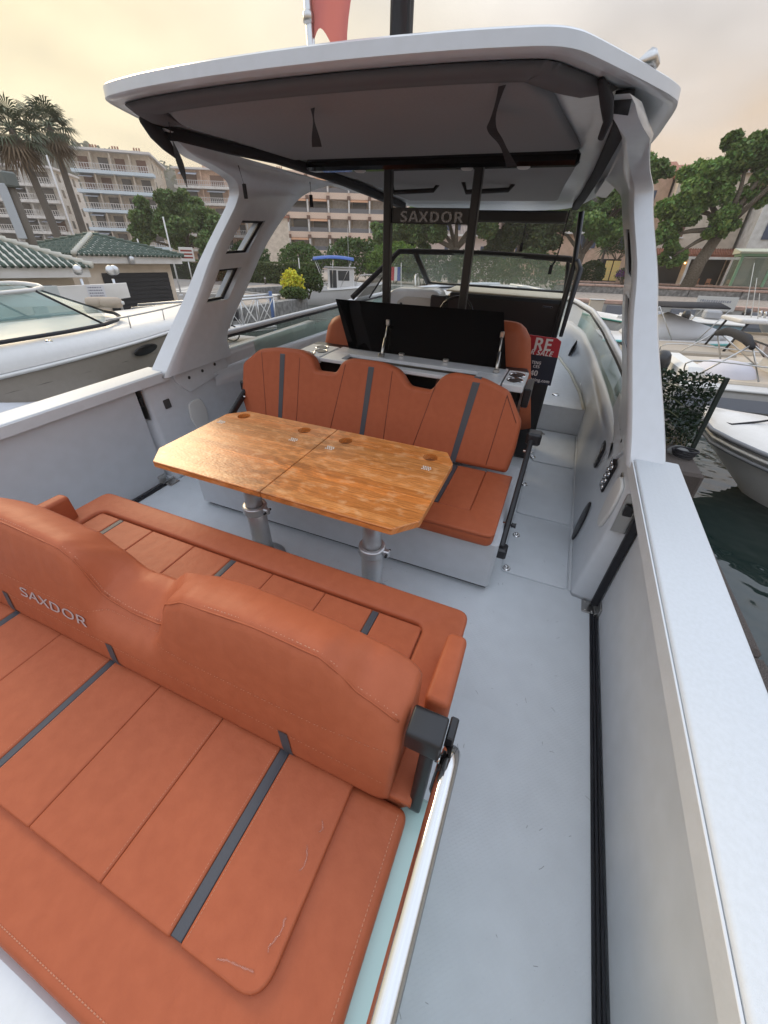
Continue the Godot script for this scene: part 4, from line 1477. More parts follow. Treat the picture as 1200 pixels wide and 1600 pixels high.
		for z in [0.14, 0.80]:
			var p := tp.lerp(bt, z)
			st = mb(true)
			tube(st, [p + m.basis * Vector3(-0.03, 0, 0), p + m.basis * Vector3(0.03, 0, 0)], 0.009, 8)
			obj("arm_pin", st, M.chrome, arm)
			if z > 0.5:
				st = mb(true)
				tube(st, [p + m.basis * Vector3(0.02, 0, 0), p + m.basis * Vector3(0.03, 0, 0), p + m.basis * Vector3(0.045, 0, 0)], [0.016, 0.012, 0.016], 8)
				obj("arm_knob", st, M.black, arm)

func dining_table() -> void:
	var t := thing("cockpit_table", "varnished teak table of two leaves on two aluminium pedestals", "table", Vector3(-1.1, 0, -1.52), true)
	var leaves := [[-1.86, -1.098, [Vector2(-1.735, 1.815), Vector2(-1.27, 1.80)], [0.06, 0.09]], [-1.094, -0.345, [Vector2(-0.98, 1.78), Vector2(-0.475, 1.80)], [0.0, 0.0]]]
	for li in 2:
		var L: Array = leaves[li]
		var x0: float = L[0]; var x1: float = L[1]
		var zb := 1.895
		var zf := 1.145
		var o: Array
		if li == 0: o = [Vector2(x1, zf), Vector2(x1, zb), Vector2(x0 + 0.10, zb), Vector2(x0, zb - 0.10), Vector2(x0, zf + 0.12), Vector2(x0 + 0.09, zf)]
		else: o = [Vector2(x0, zf), Vector2(x1 - 0.09, zf), Vector2(x1, zf + 0.10), Vector2(x1, zb - 0.11), Vector2(x1 - 0.06, zb), Vector2(x0, zb)]
		var st := mb()
		var ol := round_poly(o, 0.006, 2)
		if Geometry2D.is_polygon_clockwise(ol): ol.reverse()
		var holes := []
		for c in L[2]: holes.append(circle(c, 0.04, 20))
		prism(st, ol, 0.715, 0.75, flat_y(0), 0.003, 1, holes)
		# planar UV so the strips run across the boat
		var mdt := MeshDataTool.new()
		st.generate_normals()
		mdt.create_from_surface(st.commit(), 0)
		for v in mdt.get_vertex_count():
			var p := mdt.get_vertex(v)
			var n := mdt.get_vertex_normal(v)
			mdt.set_vertex_uv(v, Vector2((p.x + 1.1) / 1.56 + 0.5, (-p.z - 1.14) / 0.76 * -1.0 + 1.0 + (0.0 if abs(n.y) > 0.5 else p.y * 0.8)))
		var am := ArrayMesh.new()
		mdt.commit_to_surface(am)
		var leaf := mobj("table_leaf", am, M.teak, t)
		leaf.position = -Vector3(-1.1, 0, -1.52)
		for c in L[2]:
			st = mb()
			lathe(st, [Vector2(0.0, 0.720), Vector2(0.0395, 0.720)], Transform3D(Basis(), Vector3(c.x, 0, -c.y)), 20)
			obj("cup_floor", st, M.teak_end, leaf)
		# pale slotted inlays
		for c in ([Vector2(-1.80, 1.68), Vector2(-1.26, 1.665)] if li == 0 else [Vector2(-1.02, 1.665), Vector2(-0.46, 1.68)]):
			st = mb(true)
			for r in 3:
				for k in 4:
					prism(st, ellipse(c + Vector2((k - 1.5) * 0.012 + (r % 2) * 0.006, (r - 1) * 0.013), 0.0042, 0.0055, 8), 0.7495, 0.7512, flat_y(0), 0.0, 1)
			obj("drain_inlay", st, M.white_plastic, leaf)
	for p in [Vector2(-1.40, -1.40), Vector2(-0.62, -1.36)]:
		var st := mb(true)
		tube(st, [Vector3(p.x, 0.02, p.y), Vector3(p.x, 0.42, p.y)], 0.058, 24)
		var leg := obj("pedestal", st, M.alu, t)
		st = mb(true)
		tube(st, [Vector3(p.x, 0.36, p.y), Vector3(p.x, 0.70, p.y)], 0.049, 24)
		obj("inner_tube", st, M.alu, leg)
		st = mb(true)
		lathe(st, [Vector2(0, 0.0), Vector2(0.13, 0.0), Vector2(0.13, 0.012), Vector2(0.06, 0.03)], Transform3D(Basis(), Vector3(p.x, 0.001, p.y)), 24)
		obj("floor_plate", st, M.alu, leg)
		st = mb()
		box(st, Vector3(p.x - 0.12, 0.70, p.y - 0.10), Vector3(p.x + 0.12, 0.7145, p.y + 0.10), 0.004)
		obj("top_plate", st, M.alu, leg)
		for y in [0.40, 0.655]:
			st = mb(true)
			lathe(st, [Vector2(0.05, y - 0.03), Vector2(0.068, y - 0.03), Vector2(0.072, y - 0.02), Vector2(0.066, y - 0.005), Vector2(0.072, y + 0.008), Vector2(0.068, y + 0.022), Vector2(0.05, y + 0.022)], Transform3D(Basis(), Vector3(p.x, 0, p.y)), 24)
			obj("clamp_ring", st, M.alu, leg)
			st = mb()
			box(st, Vector3(p.x + 0.055, y - 0.025, p.y - 0.015), Vector3(p.x + 0.10, y + 0.015, p.y + 0.015), 0.006)
			obj("clamp_lug", st, M.alu, leg)
			st = mb(true)
			tube(st, [Vector3(p.x + 0.088, y - 0.005, p.y - 0.03), Vector3(p.x + 0.088, y - 0.005, p.y + 0.03)], 0.007, 8)
			obj("clamp_bolt", st, M.black, leg)

func galley() -> void:
	var t := thing("galley_unit", "galley counter with raised dark smoked lid behind the dinette bench", "galley counter", Vector3(-1.0, 0, -2.95), true)
	var st := mb()
	box(st, Vector3(-2.0, 0.0, -3.2), Vector3(-0.14, 0.90, -2.68), 0.02)
	obj("cabinet", st, M.black, t)
	st = mb()
	# rim of the counter with an open sink well
	box(st, Vector3(-1.60, 0.925, -2.93), Vector3(-0.27, 0.95, -2.76), 0.004)
	box(st, Vector3(-1.60, 0.925, -2.62), Vector3(-0.27, 0.95, -2.56), 0.004)
	box(st, Vector3(-1.60, 0.925, -2.76), Vector3(-1.45, 0.949, -2.62))
	box(st, Vector3(-0.45, 0.925, -2.76), Vector3(-0.27, 0.949, -2.62))
	box(st, Vector3(-1.45, 0.905, -2.76), Vector3(-0.45, 0.91, -2.62))
	obj("counter", st, M.gel, t)
	for s in [[-1.86, -1.61], [-0.26, -0.125]]:
		st = mb()
		box(st, Vector3(s[0], 0.905, -2.90), Vector3(s[1], 0.952, -2.58), 0.006)
		var tray := obj("cup_tray", st, M.deck_smooth, t)
		for k in 3 if s[0] < -1 else 2:
			var c := Vector3((s[0] + s[1]) * 0.5 + (0.05 if k == 1 and s[0] < -1 else 0.0), 0.953, -2.83 + 0.105 * k) if s[0] < -1 else Vector3(-0.192, 0.953, -2.80 + 0.12 * k)
			st = mb(true)
			lathe(st, [Vector2(0.0, -0.03), Vector2(0.040, -0.028), Vector2(0.043, 0.001), Vector2(0.052, 0.004), Vector2(0.055, 0.0)], Transform3D(Basis(), c + Vector3(0, 0.03 * 0.0, 0)), 20)
			obj("cup_holder", st, M.chrome, tray)
			st = mb(true)
			lathe(st, [Vector2(0.0, 0.0005), Vector2(0.040, 0.0005)], Transform3D(Basis(), c), 20)
			obj("cup_well", st, M.black, tray)
	# black end bracket by the cup tray
	st = mb()
	box(st, Vector3(-0.12, 0.80, -2.86), Vector3(-0.075, 0.925, -2.62), 0.008)
	obj("side_bracket", st, M.black, t)
	# smoked lid
	st = mb()
	var bl := Vector3(-1.53, 0.955, -2.90); var br := Vector3(-0.285, 0.955, -2.90)
	var tr := Vector3(-0.40, 1.275, -3.12); var tl := Vector3(-1.755, 1.262, -3.12)
	var nrm := (br - bl).cross(tl - bl).normalized() * 0.008
	loft(st, [[bl - nrm, br - nrm, tr - nrm, tl - nrm], [bl, br, tr, tl]])
	obj("smoked_lid", st, M.smoke, t)
	for x in [-1.20, -0.335]:
		st = mb(true)
		var a := Vector3(x, 0.955, -2.80)
		var b := Vector3(x - 0.03, 1.145, -2.985)
		tube(st, [a, a.lerp(b, 0.55)], 0.011, 8)
		tube(st, [a.lerp(b, 0.55), b], 0.006, 8)
		var sg := obj("gas_strut", st, M.steel, t)
		st = mb()
		box(st, b + Vector3(-0.014, -0.01, -0.012), b + Vector3(0.014, 0.03, 0.01), 0.004)
		obj("strut_clip", st, M.steel, sg)
		st = mb()
		box(st, a + Vector3(-0.02, -0.004, -0.02), a + Vector3(0.02, 0.02, 0.02), 0.004)
		obj("strut_foot", st, M.steel, sg)
	for x in [-1.07, -0.72]:
		st = mb()
		box(st, Vector3(x - 0.02, 0.95, -2.90), Vector3(x + 0.02, 0.975, -2.87), 0.005)
		obj("lid_hinge", st, M.steel, t)

func helm_seats() -> void:
	for s in [0, 1]:
		var cx := -1.645 if s == 0 else -0.455
		var t := thing("helm_seat", "tan helm seat beside the port bulwark, mostly behind the smoked lid" if s == 0 else "tan high-backed helm seat beside the red and navy sale board", "seat", Vector3(cx, 0, -3.7), true, 0.0, "helm seats")
		var ou := -1.0 if s == 0 else 1.0
		var st := mb(true)
		# back: side profile swept across with a rounded outer edge
		var rings := []
		for k in 15:
			var f := k / 14.0
			var x: float = cx + (f - 0.5) * 0.48
			var e: float = abs(f - 0.5) * 2.0
			var hh: float = (1.12 if s == 0 else 1.19) - 0.10 * pow(e, 6.0)
			var th: float = 0.11 * sqrt(max(0.02, 1.0 - pow(e, 8.0)))
			var low := 0.42
			var wide := 0.0
			var ring := []
			for q in [Vector2(1, 0), Vector2(0.96, 0.35), Vector2(0.7, 0.8), Vector2(0.3, 0.97), Vector2(-0.3, 0.97), Vector2(-0.7, 0.8), Vector2(-0.96, 0.35), Vector2(-1, 0), Vector2(-1, -0.6), Vector2(-0.8, -0.97), Vector2(0.8, -0.97), Vector2(1, -0.6)]:
				var y: float = lerp(low, hh, (q.y + 0.97) / 1.94)
				var flare: float = (0.17 * (1.0 - (y - 0.5) / 0.7)) * ou * (1.0 if (f - 0.5) * ou > 0 else 0.0) * e
				ring.append(Vector3(x + flare, y, -3.25 - (y - 0.5) * 0.06 + q.x * th))
			rings.append(ring)
		loft(st, rings)
		obj("backrest", st, M.leather, t)
		st = mb(true)
		pad(st, cx - 0.22, cx + 0.22, -4.0, -3.46, 0.60, 0.74, 0.08, 0.04)
		obj("seat_cushion", st, M.leather, t)
		st = mb()
		box(st, Vector3(cx - 0.22, 0.0, -3.9), Vector3(cx + 0.22, 0.60, -3.46), 0.03)
		obj("pedestal", st, M.black, t)
		st = mb(true)
		tube(st, [Vector3(cx + ou * 0.26, 0.50, -3.22), Vector3(cx + ou * 0.34, 0.47, -3.30), Vector3(cx + ou * 0.34, 0.46, -3.6)], 0.03, 8)
		obj("seat_trim", st, M.white_plastic, t)

func sale_board() -> void:
	var t := thing("sale_board", "red and navy sale board with white lettering beside the helm seat", "sign", Vector3(-0.1, 0.7, -3.45), true)
	var o := Transform3D(Basis(Vector3.UP, deg_to_rad(-3.0)), Vector3(-0.13, 0.0, -3.47))
	var st := mb()
	prism(st, PackedVector2Array([Vector2(-0.30, 0.715), Vector2(0.17, 0.715), Vector2(0.165, 0.937), Vector2(-0.30, 0.937)]), -0.01, 0.0, o, 0.0, 1)
	obj("lower_panel", st, M.navy, t)
	st = mb()
	prism(st, PackedVector2Array([Vector2(-0.30, 0.9375), Vector2(0.165, 0.9375), Vector2(0.16, 1.055), Vector2(0.125, 1.075), Vector2(-0.30, 1.08)]), -0.01, 0.001, o, 0.0, 1)
	obj("upper_panel", st, M.red, t)
	var wt := mat(lin(0.72, 0.72, 0.72), 0.6)
	var put := func(text: String, size: float, x: float, y: float, it: bool) -> void:
		var tm := lettering(text, size, 0.002, true, it)
		tm.horizontal_alignment = HORIZONTAL_ALIGNMENT_RIGHT
		var shear := Basis(Vector3.RIGHT, Vector3(0.22 if it else 0.0, 1, 0), Vector3.BACK)
		mobj("lettering", tm, wt, t, Transform3D(Basis(), -Vector3(-0.1, 0.7, -3.45)) * o * Transform3D(shear, Vector3(x, y, 0.003)))
	put.call("RE", 0.088, 0.105, 1.020, false)
	put.call("OR SALE", 0.039, 0.125, 0.958, true)
	put.call("TING", 0.022, 0.055, 0.880, false)
	put.call("CES", 0.022, 0.05, 0.850, false)
	put.call("40", 0.042, 0.05, 0.797, false)
	put.call("hting.com", 0.023, 0.155, 0.745, false)
	st = mb()
	box(st, Vector3(-0.12, 0.0, -3.78), Vector3(0.02, 0.72, -3.50), 0.015)
	obj("stand", st, M.black, t)

func flagstaff() -> void:
	var t := thing("flagstaff", "steel pole with a limp red flag on the hardtop", "flag", Vector3(-1.145, 2.20, -1.95), true)
	var st := mb(true)
	tube(st, [Vector3(-1.145, 2.19, -1.95), Vector3(-1.145, 2.235, -1.95), Vector3(-1.147, 2.25, -1.95), Vector3(-1.175, 2.95, -1.97)], [0.03, 0.026, 0.016, 0.014], 12)
	var p := obj("pole", st, M.steel, t)
	st = mb(true)
	lathe(st, [Vector2(0.014, -0.018), Vector2(0.021, -0.012), Vector2(0.021, 0.012), Vector2(0.014, 0.018)], Transform3D(Basis(), Vector3(-1.153, 2.365, -1.953)), 12)
	obj("collar", st, M.steel, p)
	# cloth: a hanging sheet with soft folds
	st = mb(true)
	var rows := []
	for i in 21:
		var v := i / 20.0
		var row := []
		for k in 17:
			var u := k / 16.0
			var drop := 0.02 + v * 0.62
			var wd: float = 0.25 * (1.0 - 0.35 * v) * u
			var fold := sin(u * 9.0 + v * 5.0) * 0.022 * u + sin(v * 7.0 + u * 3.0) * 0.012
			row.append(Vector3(-1.15 + wd + 0.02 * sin(v * 6.0) * u, 2.93 - drop - 0.06 * u * u + 0.05 * sin(u * 5.0) * v, -1.965 + fold))
		rows.append(row)
	loft(st, rows, false, false, false)
	var fm := mat(lin(0.46, 0.12, 0.11), 0.9)
	fm.backlight_enabled = true
	fm.backlight = lin(0.5, 0.2, 0.17)
	fm.cull_mode = BaseMaterial3D.CULL_DISABLED
	obj("cloth", st, fm, t)

# ---------------------------------------------------------------- water, quays, road, hill
const QY := 0.8      # quay level above the water

func ground_and_water() -> void:
	var st := mb()
	quad(st, Vector3(-500, 0, 120), Vector3(500, 0, 120), Vector3(500, 0, -60), Vector3(-500, 0, -60))
	struct("water", st, M.water)
	st = mb()
	quad(st, Vector3(-500, -1.6, 120), Vector3(500, -1.6, 120), Vector3(500, -1.6, -60), Vector3(-500, -1.6, -60))
	struct("harbour_bed", st, mat(lin(0.03, 0.045, 0.038), 0.9))
	st = mb()
	prism(st, PackedVector2Array([Vector2(-480, -60), Vector2(-11.6, -60), Vector2(-11.4, 13), Vector2(-12.0, 18.4), Vector2(-18.6, 20.2), Vector2(-18.2, 32), Vector2(-6, 33), Vector2(-2.5, 27.2), Vector2(70, 27.2), Vector2(480, 27.2), Vector2(480, 480), Vector2(-480, 480)]), -1.55, QY, flat_y(0), 0.0, 1)
	struct("quay", st, M.pave)
	# coping along the water's edge
	st = mb()
	var edge := [Vector2(-11.4, 20), Vector2(-11.4, -13), Vector2(-12.0, -18.4), Vector2(-18.6, -20.2), Vector2(-18.2, -32), Vector2(-6, -33), Vector2(-2.5, -27.2), Vector2(60, -27.2)]
	for i in edge.size() - 1:
		var a := Vector3(edge[i].x, 0, edge[i].y); var b := Vector3(edge[i + 1].x, 0, edge[i + 1].y)
		var f := frame_of(b - a)
		box(st, Vector3(-0.08, -1.0, 0), Vector3(0.35, QY + 0.05 + 0.006 * (i % 2), (b - a).length()), 0.02, Transform3D(f, a))
	struct("quay_coping", st, M.concrete)
	st = mb()
	prism(st, PackedVector2Array([Vector2(-80, 9), Vector2(-16.5, 11.5), Vector2(-14.2, 14.0), Vector2(-14.5, 17.6), Vector2(-20.5, 19.6), Vector2(-21, 27.4), Vector2(-90, 27.4)]), QY - 0.2, QY + 0.006, flat_y(0), 0.0, 1)
	struct("road", st, M.asphalt)
	var wm := mat(lin(0.62, 0.62, 0.60), 0.85)
	for k in 7:
		st = mb()
		var z := -17.6 - 0.95 * k
		box(st, Vector3(-21.0 - 0.5 * k, QY + 0.006, z - 0.5), Vector3(-16.6 - 0.75 * k, QY + 0.011, z), 0.0)
		struct("zebra_stripe", st, wm)
	# wooded hill behind the town
	st = mb(true)
	var rows := []
	var hn := noise(61, 0.02)
	for i in 13:
		var row := []
		for k in 41:
			var a := deg_to_rad(-125.0 + 140.0 * k / 40.0)
			var d := 230.0 + 22.0 * i
			var h: float = (44.0 + 16.0 * sin(k * 0.32 + 1.0)) * smoothstep(0, 6, i) * smoothstep(41.0, 16.0, k) + hn.get_noise_2d(k * 9.0, i * 9.0) * 6.0
			row.append(Vector3(sin(a) * d, max(h, 0.0), -cos(a) * d))
		rows.append(row)
	loft(st, rows, false, false, false)
	struct("hill", st, tri_map(mat(lin(0.05, 0.065, 0.04), 0.95), 0.02, M.bark.albedo_texture))

# ---------------------------------------------------------------- boats
func boat_hull(t: Node3D, L: float, W: float, H: float, m_hull: Material, m_top: Material, sheer := 0.3, band = null, draft := 0.35, cabin_flare := 1.0) -> Array:
	# bow towards local -z, midships at the origin, waterline at y = 0; returns deck heights [aft, mid, bow]
	var st := mb(true)
	var deck := mb(true)
	var bandm := mb(true)
	var rub := mb(true)
	var rings := []; var dr := []; var br := []; var rl := [[], []]
	for i in 21:
		var f := i / 20.0
		var z := L * (0.5 - f)
		var w: float = W * 0.5 * (1.0 if f < 0.45 else sqrt(max(0.0, 1.0 - pow((f - 0.45) / 0.55, 2.4))))
		w = max(w, 0.02)
		var y: float = H + sheer * pow(max(0.0, (f - 0.25) / 0.75), 1.6)
		var rake: float = 0.14 * L * pow(max(0.0, (f - 0.6) / 0.4), 2.0)
		var wl: float = w * lerp(0.90, 0.30, pow(f, 2.2))
		rings.append([Vector3(-w, y, z), Vector3(-lerp(wl, w, 0.72), y * 0.55, z + rake * 0.35), Vector3(-wl, 0.02, z + rake), Vector3(-wl * 0.6, -draft, z + rake * 1.2), Vector3(0, -draft * 1.2, z + rake * 1.3), Vector3(wl * 0.6, -draft, z + rake * 1.2), Vector3(wl, 0.02, z + rake), Vector3(lerp(wl, w, 0.72), y * 0.55, z + rake * 0.35), Vector3(w, y, z)])
		dr.append([Vector3(w, y + 0.005, z), Vector3(w * 0.86, y + 0.07, z), Vector3(0, y + 0.13 * cabin_flare, z), Vector3(-w * 0.86, y + 0.07, z), Vector3(-w, y + 0.005, z)])
		rl[0].append(Vector3(-w - 0.012, y - 0.01, z)); rl[1].append(Vector3(w + 0.012, y - 0.01, z))
		br.append([Vector3(-w - 0.006, y * 0.86, z + rake * 0.1), Vector3(-w * 0.985 - 0.006, y * 0.80, z + rake * 0.15), Vector3(w * 0.985 + 0.006, y * 0.80, z + rake * 0.15), Vector3(w + 0.006, y * 0.86, z + rake * 0.1)])
	loft(st, rings, false, false, false)
	fan(st, rings[0], true)
	obj("hull", st, m_hull, t)
	loft(deck, dr, false, false, false)
	obj("deck", deck, m_top, t)
	for s in 2:
		rub = mb(true)
		tube(rub, rl[s], 0.028 if L > 5 else 0.04, 6)
		obj("rub_rail", rub, band if band != null else M.white_plastic, t)
	return [H, H + sheer * 0.25, H + sheer]

func hoop(st: SurfaceTool, pts: Array, r := 0.016) -> void:
	tube(st, catmull3(pts, 4), r, 6)

func outboard(t: Node3D, at: Vector3, s := 1.0) -> void:
	var st := mb(true)
	var ring := []
	for q in [[0.0, 0.12, 0.10], [0.12, 0.17, 0.15], [0.32, 0.18, 0.17], [0.45, 0.15, 0.14], [0.52, 0.08, 0.08]]:
		var r := []
		for k in 12: r.append(at + Vector3(cos(TAU * k / 12) * q[1], q[0], -sin(TAU * k / 12) * q[2]) * s)
		ring.append(r)
	loft(st, ring)
	var o := obj("outboard_motor", st, M.outboard, t)
	st = mb()
	box(st, at + Vector3(-0.09, -0.75, -0.1) * s, at + Vector3(0.09, 0.02, 0.08) * s, 0.03)
	obj("motor_leg", st, M.outboard, o)
	st = mb()
	box(st, at + Vector3(-0.14, -0.08, -0.2) * s, at + Vector3(0.14, 0.0, 0.0) * s, 0.02)
	obj("motor_clamp", st, M.steel, o)

func left_side() -> void:
	cruiser()
	var st: SurfaceTool
	# small tender under a pale cover between the two boats
	var t := thing("covered_tender", "small tender under a smooth pale cover beside the taupe cruiser", "dinghy", Vector3(-6.6, 0, -2.6))
	t.rotation.y = 0.1
	st = mb(true)
	var rows := []
	for i in 13:
		var f := i / 12.0
		var row := []
		for k in 13:
			var u := k / 12.0 * 2.0 - 1.0
			var w: float = 0.72 * sqrt(max(0.02, 1.0 - pow(f * 0.98, 3.0)))
			row.append(Vector3(u * w, 0.25 + (0.55 + 0.16 * sin(f * 6.0) * (1.0 - abs(u))) * (1.0 - pow(abs(u), 2.6)) * (1.0 - 0.35 * f), 1.4 - 3.0 * f))
		row.reverse()
		rows.append(row)
	loft(st, rows, false, false, false)
	obj("cover", st, tri_map(mat(lin(0.56, 0.57, 0.60), 0.8), 1.5, M.paint_white.albedo_texture), t)
	for s in [-1.0, 1.0]:
		st = mb(true)
		var pts := []
		for i in 13:
			var f := i / 12.0
			pts.append(Vector3(s * 0.66 * sqrt(max(0.02, 1.0 - pow(f * 0.98, 3.0))), 0.22, 1.4 - 3.0 * f))
		tube(st, pts, 0.20, 10)
		obj("side_tube", st, mat(lin(0.45, 0.46, 0.48), 0.6), t)
	# sloping white passage wall with notice
	t = thing("ramp_parapet", "long white sloping parapet with a framed printed notice on the quay", "parapet", Vector3(-10.4, QY, -6.0))
	var a := Vector3(-12.6, 0, -2.2); var b := Vector3(-10.35, 0, -6.05); var c := Vector3(-9.6, 0, -7.15)
	st = mb()
	parapet_piece(st, a, b, 1.43, 1.80, 1.47, 1.84, t.position)
	obj("panel", st, mat(lin(0.47, 0.50, 0.49), 0.8), t)
	st = mb()
	parapet_piece(st, b, c, 1.43, 1.83, 1.60, 1.89, t.position)
	obj("panel", st, M.stucco_white, t)
	for q in [a.lerp(b, 0.25), a.lerp(b, 0.9)]:
		st = mb()
		box(st, q + Vector3(-0.1, QY, -0.1) - t.position, q + Vector3(0.1, 1.45, 0.1) - t.position, 0.01)
		obj("post", st, M.concrete, t)
	var dirv := (c - b).normalized()
	var nrm := Vector3(-dirv.z, 0, dirv.x)
	if nrm.x < 0: nrm = -nrm
	st = mb()
	var so := b.lerp(c, 0.52) + nrm * 0.085
	var pf := xy_at(so + Vector3(0, 1.72, 0) - t.position, dirv if dirv.cross(Vector3.UP).dot(nrm) > 0 else -dirv, Vector3.UP)
	prism(st, PackedVector2Array([Vector2(-0.17, -0.13), Vector2(0.17, -0.13), Vector2(0.17, 0.13), Vector2(-0.17, 0.13)]), 0, 0.008, pf, 0.0, 1)
	var nt := obj("notice", st, mat(lin(0.58, 0.58, 0.60), 0.6), t)
	st = mb()
	for r in 4:
		var x := -0.14
		var rg := RandomNumberGenerator.new()
		rg.seed = 70 + r
		while x < 0.12:
			var w := rg.randf_range(0.012, 0.04)
			box(st, Vector3(x, 0.075 - 0.055 * r, 0.008), Vector3(min(x + w, 0.14), 0.098 - 0.055 * r, 0.0095), 0.0, pf)
			x += w + 0.012
	var pr := obj("print", st, mat(lin(0.16, 0.16, 0.19), 0.8), nt)
	pr.set_meta("kind", "stuff")
	# dish antennas and fittings behind the parapet
	for i in 2:
		t = thing("floodlight", ["grey drum-shaped floodlight standing behind the white parapet", "grey twin-drum floodlight on a post behind the framed notice"][i], "floodlight", Vector3([-10.55, -10.15][i], QY, [-6.75, -7.25][i]), false, 0.4 + i, "floodlights behind the parapet")
		st = mb(true)
		tube(st, [Vector3(0, 0, 0), Vector3(0, 1.15, 0)], 0.03, 8)
		obj("post", st, M.alu, t)
		st = mb(true)
		lathe(st, [Vector2(0, -0.05), Vector2(0.09, -0.04), Vector2(0.105, 0.02), Vector2(0.08, 0.05), Vector2(0, 0.055)], Transform3D(Basis(Vector3.RIGHT, 1.35), Vector3(0, 1.32, 0)), 18)
		obj("drum", st, M.alu, t)
		if i == 1:
			st = mb(true)
			lathe(st, [Vector2(0, -0.05), Vector2(0.09, -0.04), Vector2(0.105, 0.02), Vector2(0.08, 0.05), Vector2(0, 0.055)], Transform3D(Basis(Vector3.RIGHT, 1.35) * Basis(Vector3.BACK, 0.8), Vector3(0.16, 1.32, -0.12)), 18)
			obj("drum", st, M.alu, t)
	pavilion("green tiled hip-roofed pavilion with a wide dark garage door", Vector3(-13.35, 0, -8.65), Vector3(-13.2, 0, -12.3), 2.36, 0.62, true)
	pavilion("green tiled hip-roofed kiosk behind the grey end of the white parapet", Vector3(-10.9, 0, -7.25), Vector3(-14.2, 0, -8.0), 2.12, 0.75, false)
	# posts and street furniture
	t = thing("wooden_lamp_post", "thick weathered wooden post carrying a box floodlight and a grey panel", "lamp post", Vector3(-12.1, QY, -6.9))
	st = mb(true)
	tube(st, [Vector3(0, 0, 0), Vector3(0, 1.5, 0), Vector3(0, 2.95, 0)], [0.115, 0.105, 0.095], 12)
	obj("post", st, M.palm_bark, t)
	st = mb()
	box(st, Vector3(-0.16, 2.85, -0.14), Vector3(0.16, 3.12, 0.14), 0.03)
	obj("floodlight", st, mat(lin(0.13, 0.145, 0.135), 0.6), t)
	st = mb()
	box(st, Vector3(-0.06, 1.9, 0.17), Vector3(0.12, 2.9, 0.21), 0.01, Transform3D(Basis(Vector3.UP, 0.7), Vector3(-0.12, 0, 0.05)))
	obj("cable_panel", st, mat(lin(0.42, 0.45, 0.48), 0.5), t)
	for q in [[Vector3(-17.0, QY, -13.8), 2.2, "slim white pole standing in front of the dark garage door", M.white_plastic, 0.035], [Vector3(-17.7, QY, -16.0), 3.1, "thin white flagless pole standing against the plane tree", M.white_plastic, 0.04], [Vector3(-24.95, QY, -16.5), 5.6, "thin grey mast rising beside the shaggy palms", M.slab_grey, 0.05], [Vector3(-15.3, QY, -14.6), 1.9, "short grey pole with a notice plate by the garage corner", M.alu, 0.03]]:
		t = thing("harbour_pole", q[2], "pole", q[0])
		st = mb(true)
		tube(st, [Vector3.ZERO, Vector3(0, q[1], 0)], [q[4], q[4] * 0.75], 8)
		obj("shaft", st, q[3], t)
		st = mb(true)
		lathe(st, [Vector2(0.0, 0.0), Vector2(q[4] * 2.4, 0.0), Vector2(q[4] * 2.2, 0.04), Vector2(q[4], 0.06)], Transform3D(), 10)
		obj("foot_plate", st, M.slab_grey, t)
		if q[1] == 1.9:
			st = mb()
			box(st, Vector3(-0.28, 1.45, 0.02), Vector3(0.28, 1.95, 0.05), 0.01, Transform3D(Basis(Vector3.UP, 0.9), Vector3.ZERO))
			obj("notice_plate", st, M.white_plastic, t)
			st = mb()
			for r in 3: box(st, Vector3(-0.22, 1.80 - 0.12 * r, 0.05), Vector3(0.22, 1.86 - 0.12 * r, 0.053), 0.0, Transform3D(Basis(Vector3.UP, 0.9), Vector3.ZERO))
			obj("print", st, mat(lin(0.25, 0.05, 0.04), 0.8), t).set_meta("kind", "stuff")
	gangway()
	fishing_boat()

func parapet_piece(st: SurfaceTool, a: Vector3, b: Vector3, y0: float, y1: float, y2: float, y3: float, o: Vector3) -> void:
	var d := (b - a).normalized()
	var n := Vector3(-d.z, 0, d.x) * 0.08
	loft(st, [[a - n + Vector3(0, y0, 0) - o, a + n + Vector3(0, y0, 0) - o, a + n + Vector3(0, y1, 0) - o, a - n + Vector3(0, y1, 0) - o], [b - n + Vector3(0, y2, 0) - o, b + n + Vector3(0, y2, 0) - o, b + n + Vector3(0, y3, 0) - o, b - n + Vector3(0, y3, 0) - o]])

